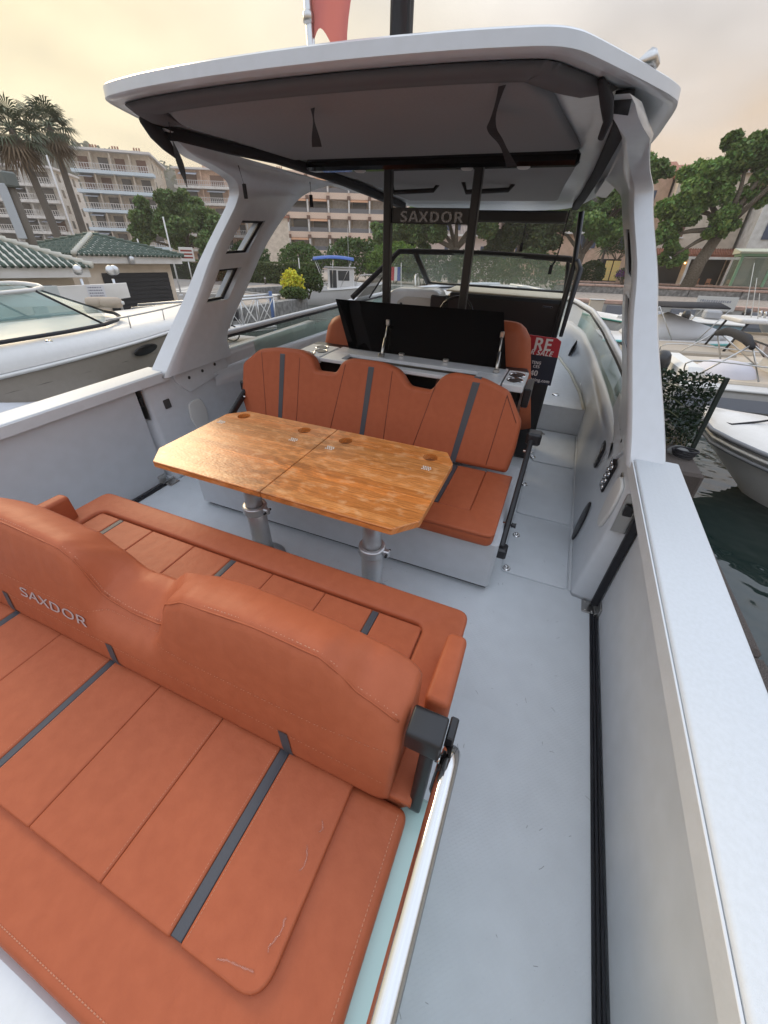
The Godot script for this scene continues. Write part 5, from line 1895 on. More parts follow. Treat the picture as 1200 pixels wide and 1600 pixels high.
func cruiser() -> void:
	var t := thing("sports_cruiser", "taupe and white sports cruiser with raked windscreen moored alongside", "motorboat", Vector3(-8.1, 0, -3.7), false, deg_to_rad(2.0))
	boat_hull(t, 9.2, 2.7, 1.02, M.taupe, M.paint_white, 0.42, M.paint_white, 0.45, 0.2)
	var st := mb(true)
	# white upper moulding with a soft shoulder, full width of the hull
	var rows := []
	for i in 22:
		var f := i / 21.0
		var z: float = 4.4 - 8.9 * f
		var hf: float = (4.6 - z) / 9.2
		var w: float = 1.33 * (1.0 if hf < 0.45 else sqrt(max(0.0004, 1.0 - pow((hf - 0.45) / 0.55, 2.4))))
		var y: float = 1.02 + 0.42 * pow(max(0.0, (hf - 0.25) / 0.75), 1.6) + 0.02
		var hh: float = lerp(0.36, 0.07, smoothstep(0.35, 1.0, hf))
		rows.append([Vector3(w, y, z), Vector3(w * 0.985, y + hh * 0.30, z), Vector3(w * 0.93, y + hh * 0.58, z), Vector3(w * 0.80, y + hh * 0.82, z), Vector3(w * 0.5, y + hh * 0.95, z), Vector3(0, y + hh * 1.05, z), Vector3(-w * 0.5, y + hh * 0.95, z), Vector3(-w * 0.80, y + hh * 0.82, z), Vector3(-w * 0.93, y + hh * 0.58, z), Vector3(-w * 0.985, y + hh * 0.30, z), Vector3(-w, y, z)])
	loft(st, rows, false, false, false)
	obj("foredeck", st, M.paint_white, t)
	# knuckle line along the hull side
	st = mb(true)
	var kp := []
	for i in 14:
		var f := i / 13.0
		var w: float = 1.355 * (1.0 if f < 0.45 else sqrt(max(0.0, 1.0 - pow((f - 0.45) / 0.55, 2.4))))
		kp.append(Vector3(w * lerp(0.985, 0.93, f) + 0.004, 0.72 + 0.26 * f, 4.6 - 9.2 * f * 0.97))
	tube(st, kp, 0.012, 5)
	obj("hull_knuckle", st, mat(lin(0.10, 0.08, 0.065), 0.5), t)
	for z in [-1.35, -2.55]:
		var f: float = (4.6 - z) / 9.2
		var w: float = 1.35 * (1.0 if f < 0.45 else sqrt(max(0.0, 1.0 - pow((f - 0.45) / 0.55, 2.4))))
		var slope: float = -0.16 if z > -2 else -0.42
		st = mb(true)
		prism(st, ellipse(Vector2.ZERO, 0.30, 0.085, 20), 0, 0.02, xy_at(Vector3(w * 0.985, 1.00, z), Vector3(-slope * -1.0, 0.06, -1).normalized() * Vector3(1, 1, 1), Vector3(0.12, 1, 0)), 0.008, 1)
		obj("porthole", st, M.black_gloss, t)
	# raked windscreen with white frame
	var c := [Vector3(0.98, 1.44, -0.95), Vector3(0.84, 1.98, -0.15), Vector3(0.98, 1.92, 2.2), Vector3(1.10, 1.38, 2.2), Vector3(-0.98, 1.44, -0.95), Vector3(-0.84, 1.98, -0.15), Vector3(-0.98, 1.92, 2.2), Vector3(-1.10, 1.38, 2.2), Vector3(0.0, 1.52, -1.75), Vector3(0, 2.03, -0.45)]
	st = mb()
	quad(st, c[3], c[0], c[1], c[2])
	var wf := obj("side_pane", st, glass(lin(0.25, 0.45, 0.42), 0.45), t)
	st = mb()
	quad(st, c[0], c[8], c[9], c[1])
	obj("front_pane", st, M.clear, t)
	st = mb()
	quad(st, c[8], c[4], c[5], c[9])
	obj("front_pane", st, M.clear, t)
	st = mb()
	quad(st, c[4], c[7], c[6], c[5])
	obj("side_pane", st, glass(lin(0.25, 0.45, 0.42), 0.45), t)
	st = mb(true)
	hoop(st, [c[2], c[1], c[9], c[5], c[6]], 0.03)
	obj("windscreen_rail", st, M.paint_white, t)
	st = mb(true)
	hoop(st, [c[3], c[0], c[8], c[4], c[7]], 0.03)
	obj("windscreen_seal", st, M.rubber, t)
	for q in [[c[0], c[1]], [c[8], c[9]], [c[4], c[5]]]:
		st = mb(true)
		tube(st, q, 0.018, 6)
		obj("windscreen_bar", st, M.black, t)
	st = mb()
	box(st, Vector3(-0.8, 1.3, 0.5), Vector3(0.8, 1.62, 1.1), 0.06)
	var dash := obj("dashboard", st, mat(lin(0.35, 0.36, 0.38), 0.5), t)
	for k in 4:
		st = mb(true)
		lathe(st, [Vector2(0.06, 0), Vector2(0.075, 0.01), Vector2(0.07, 0.02), Vector2(0, 0.021)], Transform3D(Basis(Vector3.RIGHT, 1.2), Vector3(0.15 + 0.17 * k, 1.58, 1.1)), 14)
		obj("gauge", st, M.steel, dash)
	st = mb(true)
	var wp := []
	for k in 17: wp.append(Vector3(0.5 + cos(TAU * k / 16) * 0.19, 1.66 + sin(TAU * k / 16) * 0.16, 1.35 + sin(TAU * k / 16) * 0.08))
	tube(st, wp, 0.015, 6, false)
	obj("steering_wheel", st, M.black, t)
	# black canopy folded aft of the windscreen
	st = mb(true)
	loft(st, [[Vector3(1.05, 1.45, 1.7), Vector3(0.99, 2.02, 1.15), Vector3(-0.99, 2.02, 1.15), Vector3(-1.05, 1.45, 1.7)], [Vector3(1.08, 1.45, 2.6), Vector3(1.0, 2.45, 2.6), Vector3(-1.0, 2.45, 2.6), Vector3(-1.08, 1.45, 2.6)]], false, false, false)
	obj("canopy", st, M.canvas, t)
	# bow rail and deck fittings
	st = mb(true)
	var rp := []
	for i in 9:
		var f := i / 8.0
		rp.append(Vector3(1.12 - 1.05 * pow(f, 2.0), 1.52 + 0.14 * f, -0.9 - 3.5 * f))
	tube(st, rp, 0.016, 6)
	var rail := obj("bow_rail", st, M.steel, t)
	for i in [1, 3, 5, 7]:
		st = mb(true)
		tube(st, [rp[i], rp[i] + Vector3(0, -0.22, 0.02)], 0.012, 6)
		obj("stanchion", st, M.steel, rail)
	st = mb(true)
	lathe(st, [Vector2(0, 0.02), Vector2(0.05, 0.018), Vector2(0.06, 0.0)], Transform3D(Basis(Vector3.BACK, -0.5), Vector3(1.14, 1.32, 0.1)), 14)
	obj("deck_filler", st, M.chrome, t)
	# rolled cushions by the screen
	for i in 2:
		var fd := thing("boat_fender", ["beige cylinder fender lying on the cruiser foredeck by the windscreen", "beige cylinder fender with a pale end ring lying further forward on the cruiser"][i], "fender", Vector3([-8.15, -7.9][i], 1.68, [-5.35, -5.45][i]), false, [0.9, 0.5][i], "fenders on the cruiser foredeck")
		st = mb(true)
		tube(st, [Vector3(-0.19, 0, 0), Vector3(-0.17, 0, 0), Vector3(-0.12, 0, 0), Vector3(0.12, 0, 0), Vector3(0.17, 0, 0), Vector3(0.19, 0, 0)], [0.03, 0.07, 0.09, 0.09, 0.07, 0.03], 14)
		obj("body", st, mat(lin(0.40, 0.33, 0.26), 0.8), fd)
		st = mb(true)
		tube(st, [Vector3(0.17, 0, 0), Vector3(0.22, 0, 0)], 0.03, 10)
		obj("eye", st, M.white_plastic, fd)

func pavilion(label: String, F: Vector3, R: Vector3, eave: float, rise: float, garage: bool) -> void:
	# square pavilion: F front corner, R next corner along the wall that shows
	var t := thing("hip_roof_pavilion", label, "pavilion", Vector3(F.x, QY, F.z))
	var u := (R - F).normalized()
	var L := (R - F).length()
	var v := Vector3(u.z, 0, -u.x)
	if v.x > 0: v = -v
	var P := func(a: float, b: float, y: float) -> Vector3: return u * a + v * b + Vector3(0, y - QY, 0)
	var st := mb()
	var i := 0.30
	loft(st, [[P.call(i, i, QY), P.call(L - i, i, QY), P.call(L - i, L - i, QY), P.call(i, L - i, QY)], [P.call(i, i, eave), P.call(L - i, i, eave), P.call(L - i, L - i, eave), P.call(i, L - i, eave)]])
	obj("wall", st, M.stucco_cream, t)
	st = mb()
	loft(st, [[P.call(0, 0, eave - 0.16), P.call(L, 0, eave - 0.16), P.call(L, L, eave - 0.16), P.call(0, L, eave - 0.16)], [P.call(0, 0, eave + 0.06), P.call(L, 0, eave + 0.06), P.call(L, L, eave + 0.06), P.call(0, L, eave + 0.06)]])
	obj("fascia", st, M.stucco_white, t)
	# roof planes with raised tile courses
	var apex: Vector3 = P.call(L * 0.5, L * 0.5, eave + rise)
	var cor := [P.call(-0.08, -0.08, eave + 0.065), P.call(L + 0.08, -0.08, eave + 0.065), P.call(L + 0.08, L + 0.08, eave + 0.065), P.call(-0.08, L + 0.08, eave + 0.065)]
	st = mb()
	for k in 4: tri(st, cor[k], cor[(k + 1) % 4], apex)
	var roof := obj("roof", st, M.tile_pale, t)
	for k in [0, 3]:
		var a: Vector3 = cor[k]; var b: Vector3 = cor[(k + 1) % 4]
		var n := 26
		for j in n:
			var f := (j + 0.5) / n
			var base := a.lerp(b, f)
			var mid := (a + b) * 0.5
			var reach: float = 1.0 - abs(f - 0.5) * 2.0
			var top := base + (apex - mid) * reach
			st = mb(true)
			var nrm := (b - a).cross(apex - a).normalized()
			if nrm.y < 0: nrm = -nrm
			# barrel tiles overlapping up the slope
			var pts := []; var rad := []
			var m: int = max(2, int((top - base).length() / 0.28))
			for q in m:
				pts.append(base.lerp(top, q / float(m)) + nrm * 0.004); rad.append(0.050)
				pts.append(base.lerp(top, (q + 0.97) / float(m)) - nrm * 0.012); rad.append(0.036)
			tube(st, pts, rad, 6)
			obj("roof_tile_row", st, M.tile_green, roof)
	for k in 4:
		st = mb(true)
		var pts := []; var rad := []
		for q in 12:
			pts.append(cor[k].lerp(apex, q / 12.0) + Vector3(0, 0.03, 0)); rad.append(0.075)
			pts.append(cor[k].lerp(apex, (q + 0.95) / 12.0) + Vector3(0, 0.015, 0)); rad.append(0.055)
		tube(st, pts, rad, 7)
		obj("hip_ridge", st, M.tile_pale if k == 0 else M.tile_green, roof)
	# openings
	if garage:
		st = mb()
		var g0: Vector3 = P.call(0.75, i - 0.02, QY); var g1: Vector3 = P.call(L - 0.5, i - 0.02, QY)
		var h := Vector3(0, eave - 0.42 - QY, 0)
		quad(st, g0, g1, g1 + h, g0 + h)
		obj("garage_door", st, M.gate_dark, t)
		for k in 9:
			st = mb()
			var y := Vector3(0, (eave - 0.42 - QY) * k / 9.0, 0)
			loft(st, [[g0 + y - v * 0.015, g0 + y + v * 0.0, g0 + y + Vector3(0, 0.10, 0) + v * 0.0, g0 + y + Vector3(0, 0.10, 0) - v * 0.015], [g1 + y - v * 0.015, g1 + y, g1 + y + Vector3(0, 0.10, 0), g1 + y + Vector3(0, 0.10, 0) - v * 0.015]])
			obj("door_slat", st, M.gate_dark, t)
	else:
		for k in 2:
			st = mb()
			var a: Vector3 = P.call(0.8 + 1.2 * k, i - 0.02, eave - 0.62)
			quad(st, a, a + u * 0.8, a + u * 0.8 + Vector3(0, 0.3, 0), a + Vector3(0, 0.3, 0))
			obj("window", st, M.window, t)
			st = mb()
			var a2: Vector3 = P.call(i - 0.02, 0.8 + 1.2 * k, eave - 0.62)
			quad(st, a2 + v * 0.8, a2, a2 + Vector3(0, 0.3, 0), a2 + v * 0.8 + Vector3(0, 0.3, 0))
			obj("window", st, M.window, t)
	st = mb(true)
	var lp: Vector3 = P.call(L * 0.45, -0.06, eave - 0.06)
	box(st, lp + Vector3(-0.08, -0.12, -0.08), lp + Vector3(0.08, 0.1, 0.08), 0.03)
	obj("eave_lamp", st, M.alu, t)

func gangway() -> void:
	var t := thing("gangway", "white lattice truss gangway with a blue end post", "gangway", Vector3(-8.4, 0.5, -9.7))
	var a := Vector3(-10.4, 0.62, -7.9) - t.position
	var b := Vector3(-7.88, 0.86, -10.2) - t.position
	var h := Vector3(0, 0.72, 0)
	var sd := (b - a).cross(Vector3.UP).normalized() * 0.9
	for s in 2:
		var o: Vector3 = sd * s
		for q in [[a + o, b + o], [a + o + h, b + o + h]]:
			var st := mb(true)
			tube(st, q, 0.028, 8)
			obj("chord", st, M.alu, t)
		for k in 9:
			var p: Vector3 = a.lerp(b, k / 8.0) + o
			var st := mb(true)
			tube(st, [p, p + h], 0.018, 6)
			obj("upright", st, M.alu, t)
			if k < 8:
				var q: Vector3 = a.lerp(b, (k + 1) / 8.0) + o
				st = mb(true)
				tube(st, [p, q + h], 0.012, 6)
				obj("brace", st, M.white_plastic, t)
				st = mb(true)
				tube(st, [p + h, q], 0.012, 6)
				obj("brace", st, M.white_plastic, t)
	var st := mb()
	loft(st, [[a + Vector3(0, -0.06, 0), a + sd + Vector3(0, -0.06, 0), a + sd, a], [b + Vector3(0, -0.06, 0), b + sd + Vector3(0, -0.06, 0), b + sd, b]])
	obj("walkway", st, M.slab_grey, t)
	st = mb(true)
	tube(st, [b + Vector3(0.02, -0.3, 0), b + Vector3(0.02, 0.80, 0)], 0.05, 10)
	obj("end_post", st, mat(lin(0.06, 0.11, 0.24), 0.5), t)
	# pontoon under its lower end
	t = thing("pontoon", "low grey floating pontoon under the lattice gangway", "pontoon", Vector3(-8.6, 0, -8.4))
	st = mb()
	box(st, Vector3(-2.2, -0.2, -1.6), Vector3(1.2, 0.42, 1.6), 0.04)
	obj("float", st, M.concrete, t)
	st = mb()
	for k in 10:
		st = mb()
		box(st, Vector3(-2.2 + 0.34 * k, 0.424, -1.6), Vector3(-1.88 + 0.34 * k, 0.45, 1.6), 0.005)
		obj("plank", st, M.slab_grey, t)
	# bicycle leaning by the gangway
	t = thing("folding_bicycle", "dark folding bicycle with a basket propped on the pontoon", "bicycle", Vector3(-8.75, 0.45, -8.75), false, 0.6)
	for s in [-0.42, 0.42]:
		st = mb(true)
		var wp := []
		for k in 17: wp.append(Vector3(s + cos(TAU * k / 16) * 0.2, 0.22 + sin(TAU * k / 16) * 0.2, 0))
		tube(st, wp, 0.02, 6, false)
		var wh := obj("wheel", st, M.rubber, t)
		st = mb(true)
		for k in 6: tube(st, [Vector3(s, 0.22, 0), Vector3(s + cos(PI * k / 3) * 0.19, 0.22 + sin(PI * k / 3) * 0.19, 0)], 0.004, 4)
		obj("spokes", st, M.steel, wh)
	st = mb(true)
	tube(st, [Vector3(0.42, 0.22, 0), Vector3(0.3, 0.75, 0), Vector3(0.28, 0.85, 0)], 0.018, 6)
	tube(st, [Vector3(0.36, 0.45, 0), Vector3(-0.1, 0.28, 0), Vector3(-0.42, 0.22, 0)], 0.02, 6)
	tube(st, [Vector3(-0.1, 0.28, 0), Vector3(-0.2, 0.72, 0)], 0.016, 6)
	obj("frame", st, mat(lin(0.18, 0.02, 0.02), 0.4), t)
	st = mb(true)
	tube(st, [Vector3(0.24, 0.86, -0.25), Vector3(0.28, 0.86, 0), Vector3(0.24, 0.86, 0.25)], 0.014, 6)
	obj("handlebar", st, M.black, t)
	st = mb()
	box(st, Vector3(-0.32, 0.72, -0.07), Vector3(-0.08, 0.78, 0.07), 0.025)
	obj("saddle", st, M.black, t)
	st = mb()
	box(st, Vector3(0.38, 0.55, -0.18), Vector3(0.68, 0.80, 0.18), 0.03)
	obj("basket", st, M.canvas, t)

func fishing_boat() -> void:
	var t := thing("fishing_boat", "small white wheelhouse fishing boat under a blue bimini", "boat", Vector3(-13.9, 0, -25.4), false, deg_to_rad(-62))
	boat_hull(t, 5.6, 2.1, 0.82, M.paint_white, M.paint_white, 0.38, M.white_plastic)
	var st := mb()
	box(st, Vector3(-0.62, 0.8, -0.9), Vector3(0.62, 2.02, 0.75), 0.05)
	var wh := obj("wheelhouse", st, M.paint_white, t)
	st = mb()
	box(st, Vector3(-0.7, 2.021, -1.0), Vector3(0.7, 2.08, 0.95), 0.02)
	obj("roof", st, M.paint_white, wh)
	for q in [[Vector3(-0.5, 1.35, 0.752), Vector3(0.05, 1.88, 0.757)], [Vector3(0.624, 1.35, -0.6), Vector3(0.629, 1.88, 0.1)], [Vector3(0.624, 0.95, 0.2), Vector3(0.629, 1.9, 0.62)], [Vector3(-0.629, 1.35, -0.6), Vector3(-0.624, 1.88, 0.5)], [Vector3(-0.5, 1.4, -0.907), Vector3(0.5, 1.88, -0.902)]]:
		st = mb()
		box(st, q[0], q[1])
		obj("window", st, M.window, wh)
	st = mb()
	box(st, Vector3(0.12, 0.86, 0.752), Vector3(0.5, 1.92, 0.758))
	obj("door", st, M.stucco_white, wh)
	# cuddy and aft well
	st = mb(true)
	loft(st, [[Vector3(0.6, 0.9, -0.9), Vector3(0.55, 1.28, -0.9), Vector3(-0.55, 1.28, -0.9), Vector3(-0.6, 0.9, -0.9)], [Vector3(0.3, 1.0, -2.1), Vector3(0.25, 1.18, -2.1), Vector3(-0.25, 1.18, -2.1), Vector3(-0.3, 1.0, -2.1)]])
	obj("cuddy", st, M.paint_white, t)
	for s in [-1.0, 1.0]:
		st = mb()
		box(st, Vector3(s * 1.0 - 0.05, 0.8, 0.8), Vector3(s * 1.0 + 0.05, 1.05, 2.75), 0.02)
		obj("gunwale", st, M.paint_white, t)
	st = mb()
	box(st, Vector3(-0.95, 0.4, 2.72), Vector3(0.95, 1.05, 2.82), 0.02)
	obj("transom", st, M.paint_white, t)
	outboard(t, Vector3(0.0, 0.75, 3.02), 1.25)
	# blue bimini on a frame
	st = mb(true)
	var rows := []
	for i in 9:
		var f := i / 8.0
		var row := []
		for k in 9:
			var u := k / 8.0 * 2.0 - 1.0
			row.append(Vector3(u * 0.95, 2.58 + 0.10 * sin(f * PI) - 0.16 * pow(abs(u), 3.0), 1.6 - 2.5 * f))
		rows.append(row)
	var low := []
	for r in rows:
		var q := []
		for p in r: q.append(p - Vector3(0, 0.03, 0))
		low.append(q)
	slab_grid(st, rows, low)
	obj("bimini", st, M.blue_cloth, t)
	for z in [1.5, 0.4, -0.8]:
		st = mb(true)
		tube(st, [Vector3(0.9, 2.45, z), Vector3(0.95, 0.98, z * 0.4 + 0.3)], 0.018, 6)
		tube(st, [Vector3(-0.9, 2.45, z), Vector3(-0.95, 0.98, z * 0.4 + 0.3)], 0.018, 6)
		obj("bimini_frame", st, M.steel, t)
	st = mb(true)
	hoop(st, [Vector3(0.75, 1.05, -1.0), Vector3(0.75, 1.6, -1.2), Vector3(0.5, 1.7, -2.2), Vector3(0, 1.75, -2.75), Vector3(-0.5, 1.7, -2.2), Vector3(-0.75, 1.6, -1.2), Vector3(-0.75, 1.05, -1.0)])
	obj("pulpit", st, M.steel, t)
	st = mb(true)
	tube(st, [Vector3(0.5, 2.05, -0.6), Vector3(0.5, 4.2, -0.55)], [0.012, 0.006], 5)
	obj("aerial", st, M.white_plastic, t)
	st = mb()
	box(st, Vector3(0.35, 0.45, 2.822), Vector3(0.8, 0.75, 2.83))
	obj("registration_plate", st, M.stucco_white, t)
	st = mb(true)
	tube(st, [Vector3(-0.8, 0.7, 2.6), Vector3(-0.8, 2.5, 2.6)], 0.03, 8)
	obj("rod_post", st, M.white_plastic, t)

func right_side() -> void:
	var st: SurfaceTool
	# rough concrete pier head and the low dark pontoon edge alongside
	var t := thing("pier_head", "rough dark concrete pier end with dry weeds beside the hardtop arch", "pier", Vector3(1.5, 0, -5.4))
	st = mb()
	box(st, Vector3(-0.42, -1.5, -1.6), Vector3(0.215, 0.70, 1.05), 0.03)
	obj("block", st, M.dark_stone, t)
	var pr := RandomNumberGenerator.new()
	pr.seed = 12
	for k in 9:
		st = mb(true)
		var s := pr.randf_range(0.05, 0.12)
		var c := Vector3(pr.randf_range(-0.3, 0.15), 0.70, pr.randf_range(-0.1, 0.55))
		var rg := []
		for q in [[0.0, 1.0], [0.5, 0.95], [0.85, 0.6], [1.0, 0.2]]:
			var ring := []
			for a in 9: ring.append(c + Vector3(cos(TAU * a / 9) * s * q[1] * pr.randf_range(0.85, 1.1), q[0] * s * 0.7, -sin(TAU * a / 9) * s * q[1] * pr.randf_range(0.85, 1.1)))
			rg.append(ring)
		loft(st, rg)
		obj("stone", st, M.concrete, t)
	st = mb()
	for k in 240:
		var c := Vector3(pr.randf_range(-0.35, 0.2), 0.71, pr.randf_range(-0.15, 0.35))
		var d := Vector3(pr.randf_range(-0.06, 0.06), pr.randf_range(0.05, 0.16), pr.randf_range(-0.06, 0.06))
		tri(st, c - Vector3(0.003, 0, 0), c + Vector3(0.003, 0, 0), c + d)
	obj("dry_grass", st, mat(lin(0.22, 0.17, 0.08), 0.9), t).set_meta("kind", "stuff")
	st = mb(true)
	var rope := []
	for k in 40: rope.append(Vector3(0.08 + cos(k * 0.55) * (0.09 + 0.001 * k), 0.72 + 0.002 * k, 0.62 + sin(k * 0.55) * 0.09))
	tube(st, rope, 0.011, 5)
	obj("rope_coil", st, M.canvas, t)
	t = thing("rubbing_pontoon", "dark weathered pontoon edge running along the hull above the water", "pontoon", Vector3(1.5, 0, -1.0))
	for k in 4:
		st = mb()
		box(st, Vector3(-0.6, -0.3, -3.24 + 1.9 * k), Vector3(0.26, 0.34, -1.36 + 1.9 * k), 0.035)
		obj("float", st, M.dark_stone, t)
	# ivy fence
	t = thing("ivy_fence", "dark green ivy-covered wire fence panel with a square post on the pier", "fence", Vector3(1.74, 0.70, -5.12))
	st = mb()
	box(st, Vector3(-0.02, 0, -0.02), Vector3(0.025, 0.80, 0.025), 0.004)
	obj("post", st, mat(lin(0.012, 0.022, 0.018), 0.5), t)
	st = mb()
	for k in 11: box(st, Vector3(-1.1, 0.06 + 0.07 * k, -0.004), Vector3(-0.02, 0.064 + 0.07 * k, 0.0))
	for k in 20: box(st, Vector3(-1.08 + 0.053 * k, 0.02, 0.0), Vector3(-1.076 + 0.053 * k, 0.79, 0.004))
	obj("wire_mesh", st, mat(lin(0.015, 0.03, 0.022), 0.5), t).set_meta("kind", "stuff")
	var xs := []
	var cols := []
	for k in 3600:
		var x: float = -1.08 + 1.04 * pow(pr.randf(), 1.15)
		var y := pr.randf_range(0.02, 0.82)
		xs.append(leaf_at(Vector3(x, y, pr.randf_range(-0.07, 0.06)), pr.randf_range(0.014, 0.028), pr))
		cols.append(leaf_tone(pr, Vector3(0.014, 0.024, 0.014), 0.5))
	leaf_cloud("foliage", xs, cols, t)
	for k in 5:
		st = mb(true)
		var y := 0.12 + 0.13 * k
		hoop(st, [Vector3(-0.75, y, 0.06), Vector3(-0.6, y + 0.06, 0.10), Vector3(-0.42, y + 0.04, 0.09), Vector3(-0.28, y - 0.03, 0.07)], 0.006)
		obj("stem", st, mat(lin(0.10, 0.11, 0.06), 0.9), t)
	tender_bow()
	moored_boats()
	terrace()

func tender_bow() -> void:
	var t := thing("white_tender", "white tender with grey double rubbing strake and a coiled bow line", "boat", Vector3(4.35, 0, -5.1), false, deg_to_rad(62))
	boat_hull(t, 5.2, 2.0, 0.62, M.paint_white, M.paint_white, 0.16, mat(lin(0.16, 0.17, 0.19), 0.6), 0.3)
	for dy in [-0.09, -0.16]:
		for s in [-1.0, 1.0]:
			var st := mb(true)
			var pts := []
			for i in 21:
				var f := i / 20.0
				var w: float = 1.0 * (1.0 if f < 0.45 else sqrt(max(0.0, 1.0 - pow((f - 0.45) / 0.55, 2.4))))
				pts.append(Vector3(s * (max(w, 0.02) * 0.995 + 0.012), 0.62 + 0.16 * pow(max(0.0, (f - 0.25) / 0.75), 1.6) + dy, 2.6 - 5.2 * f + 0.05 * f))
			tube(st, pts, 0.022, 6)
			obj("strake", st, mat(lin(0.16, 0.17, 0.19), 0.6) if dy < -0.1 else M.white_plastic, t)
	var st := mb(true)
	loft(st, [[Vector3(0.5, 0.80, -1.5), Vector3(0.42, 0.92, -1.45), Vector3(-0.42, 0.92, -1.45), Vector3(-0.5, 0.80, -1.5)], [Vector3(0.7, 0.75, 0.6), Vector3(0.62, 0.95, 0.6), Vector3(-0.62, 0.95, 0.6), Vector3(-0.7, 0.75, 0.6)]])
	obj("locker", st, M.paint_white, t)
	st = mb(true)
	var rope := []
	for k in 34: rope.append(Vector3(0.12 + cos(k * 0.5) * 0.10, 0.86 + 0.003 * k, -1.75 + sin(k * 0.5) * 0.07))
	for p in [Vector3(-0.1, 0.88, -2.0), Vector3(-0.35, 0.84, -2.2), Vector3(-0.2, 0.80, -2.45)]: rope.append(p)
	tube(st, rope, 0.013, 5)
	obj("bow_line", st, M.canvas, t)

func moored_boats() -> void:
	var st: SurfaceTool
	# runabout lying stern to us with a folded dark bimini
	var t := thing("runabout", "white runabout with grey hull band and a folded dark bimini", "motorboat", Vector3(5.55, 0, -10.75), false, deg_to_rad(-86))
	boat_hull(t, 6.4, 2.2, 0.50, M.paint_white, M.paint_white, 0.2, M.white_plastic, 0.35, 0.4)
	st = mb(true)
	var rw := []
	for i in 12:
		var f := i / 11.0 * 0.86
		var w: float = 1.1 * (1.0 if f < 0.45 else sqrt(max(0.0, 1.0 - pow((f - 0.45) / 0.55, 2.4))))
		rw.append([Vector3(w * 0.94 + 0.012, 0.10, 3.2 - 6.4 * f), Vector3(w * 0.995 + 0.012, 0.34, 3.2 - 6.4 * f)])
	loft(st, rw, false, false, false)
	obj("hull_band", st, mat(lin(0.36, 0.38, 0.43), 0.4), t)
	st = mb()
	box(st, Vector3(-0.95, 0.50, 1.15), Vector3(0.95, 0.62, 3.1), 0.04)
	obj("cockpit_liner", st, M.stucco_cream, t)
	st = mb()
	box(st, Vector3(-0.9, 0.50, 2.75), Vector3(0.9, 0.80, 3.15), 0.08)
	obj("stern_seat", st, M.white, t)
	st = mb(true)
	loft(st, [[Vector3(0.95, 0.55, 1.25), Vector3(0.85, 0.84, 1.2), Vector3(-0.85, 0.84, 1.2), Vector3(-0.95, 0.55, 1.25)], [Vector3(0.75, 0.60, -1.9), Vector3(0.5, 0.78, -1.7), Vector3(-0.5, 0.78, -1.7), Vector3(-0.75, 0.60, -1.9)]].map(func(r): r.reverse(); return r))
	obj("fore_cabin", st, M.paint_white, t)
	st = mb()
	quad(st, Vector3(0.85, 0.84, 1.2), Vector3(-0.85, 0.84, 1.2), Vector3(-0.7, 1.18, 1.62), Vector3(0.7, 1.18, 1.62))
	obj("windscreen", st, glass(lin(0.30, 0.14, 0.12), 0.6), t)
	st = mb(true)
	tube(st, [Vector3(0.86, 0.85, 1.2), Vector3(0.7, 1.18, 1.62), Vector3(-0.7, 1.18, 1.62), Vector3(-0.86, 0.85, 1.2)], 0.02, 6)
	obj("screen_frame", st, M.black, t)
	for s in [-1.0, 1.0]:
		for q in [[1.25, 2.2], [2.95, 2.28], [1.9, 2.24]]:
			st = mb(true)
			tube(st, [Vector3(s * 0.98, 0.66, q[0]), Vector3(s * 0.9, 1.26, q[1])], 0.016, 6)
			obj("bimini_frame", st, M.steel, t)
	st = mb(true)
	tube(st, [Vector3(-0.95, 1.24, 2.25), Vector3(-0.5, 1.34, 2.22), Vector3(0, 1.36, 2.26), Vector3(0.5, 1.33, 2.22), Vector3(0.95, 1.24, 2.25)], [0.05, 0.085, 0.075, 0.09, 0.045], 9)
	obj("folded_bimini", st, M.canvas, t)
	st = mb(true)
	hoop(st, [Vector3(1.0, 0.62, 3.1), Vector3(1.0, 0.95, 3.1), Vector3(1.02, 0.92, 1.6), Vector3(1.0, 0.88, 0.4), Vector3(0.9, 0.92, -1.4)], 0.014)
	obj("grab_rail", st, M.steel, t)
	st = mb(true)
	hoop(st, [Vector3(-1.0, 0.62, 3.1), Vector3(-1.0, 0.95, 3.1), Vector3(-1.02, 0.92, 1.6), Vector3(-1.0, 0.88, 0.4), Vector3(-0.9, 0.92, -1.4)], 0.014)
	obj("grab_rail", st, M.steel, t)
	outboard(t, Vector3(0.2, 0.45, 3.4), 1.0)
	st = mb(true)
	lathe(st, [Vector2(0.55, 0.0), Vector2(0.5, 0.12), Vector2(0.35, 0.22), Vector2(0, 0.26)], Transform3D(Basis(), Vector3(0.2, 0.62, 2.2)), 16)
	obj("seat_cover", st, mat(lin(0.62, 0.61, 0.66), 0.8), t)
	# console boat with a small white T-top
	t = thing("console_boat", "white console boat with a moulded white T-top and dark legs", "motorboat", Vector3(4.6, 0, -13.4), false, deg_to_rad(-80))
	boat_hull(t, 5.6, 2.0, 0.55, M.paint_white, M.stucco_cream, 0.2, M.white_plastic, 0.35, 0.4)
	st = mb(true)
	prism(st, round_poly([Vector2(-0.55, -0.75), Vector2(0.55, -0.75), Vector2(0.5, 0.75), Vector2(-0.5, 0.75)], 0.15, 4), 1.36, 1.46, flat_y(0), 0.03, 2)
	obj("t_top", st, M.paint_white, t)
	for q in [Vector3(0.5, 0.6, 0.85), Vector3(-0.5, 0.6, 0.85), Vector3(0.42, 0.6, -0.8), Vector3(-0.42, 0.6, -0.8)]:
		st = mb(true)
		tube(st, [q, Vector3(q.x, 1.37, q.z * 0.65)], 0.028, 6)
		obj("top_leg", st, M.black_metal, t)
	st = mb()
	box(st, Vector3(-0.38, 0.6, -0.5), Vector3(0.38, 1.1, 0.3), 0.05)
	obj("console", st, M.stucco_cream, t)
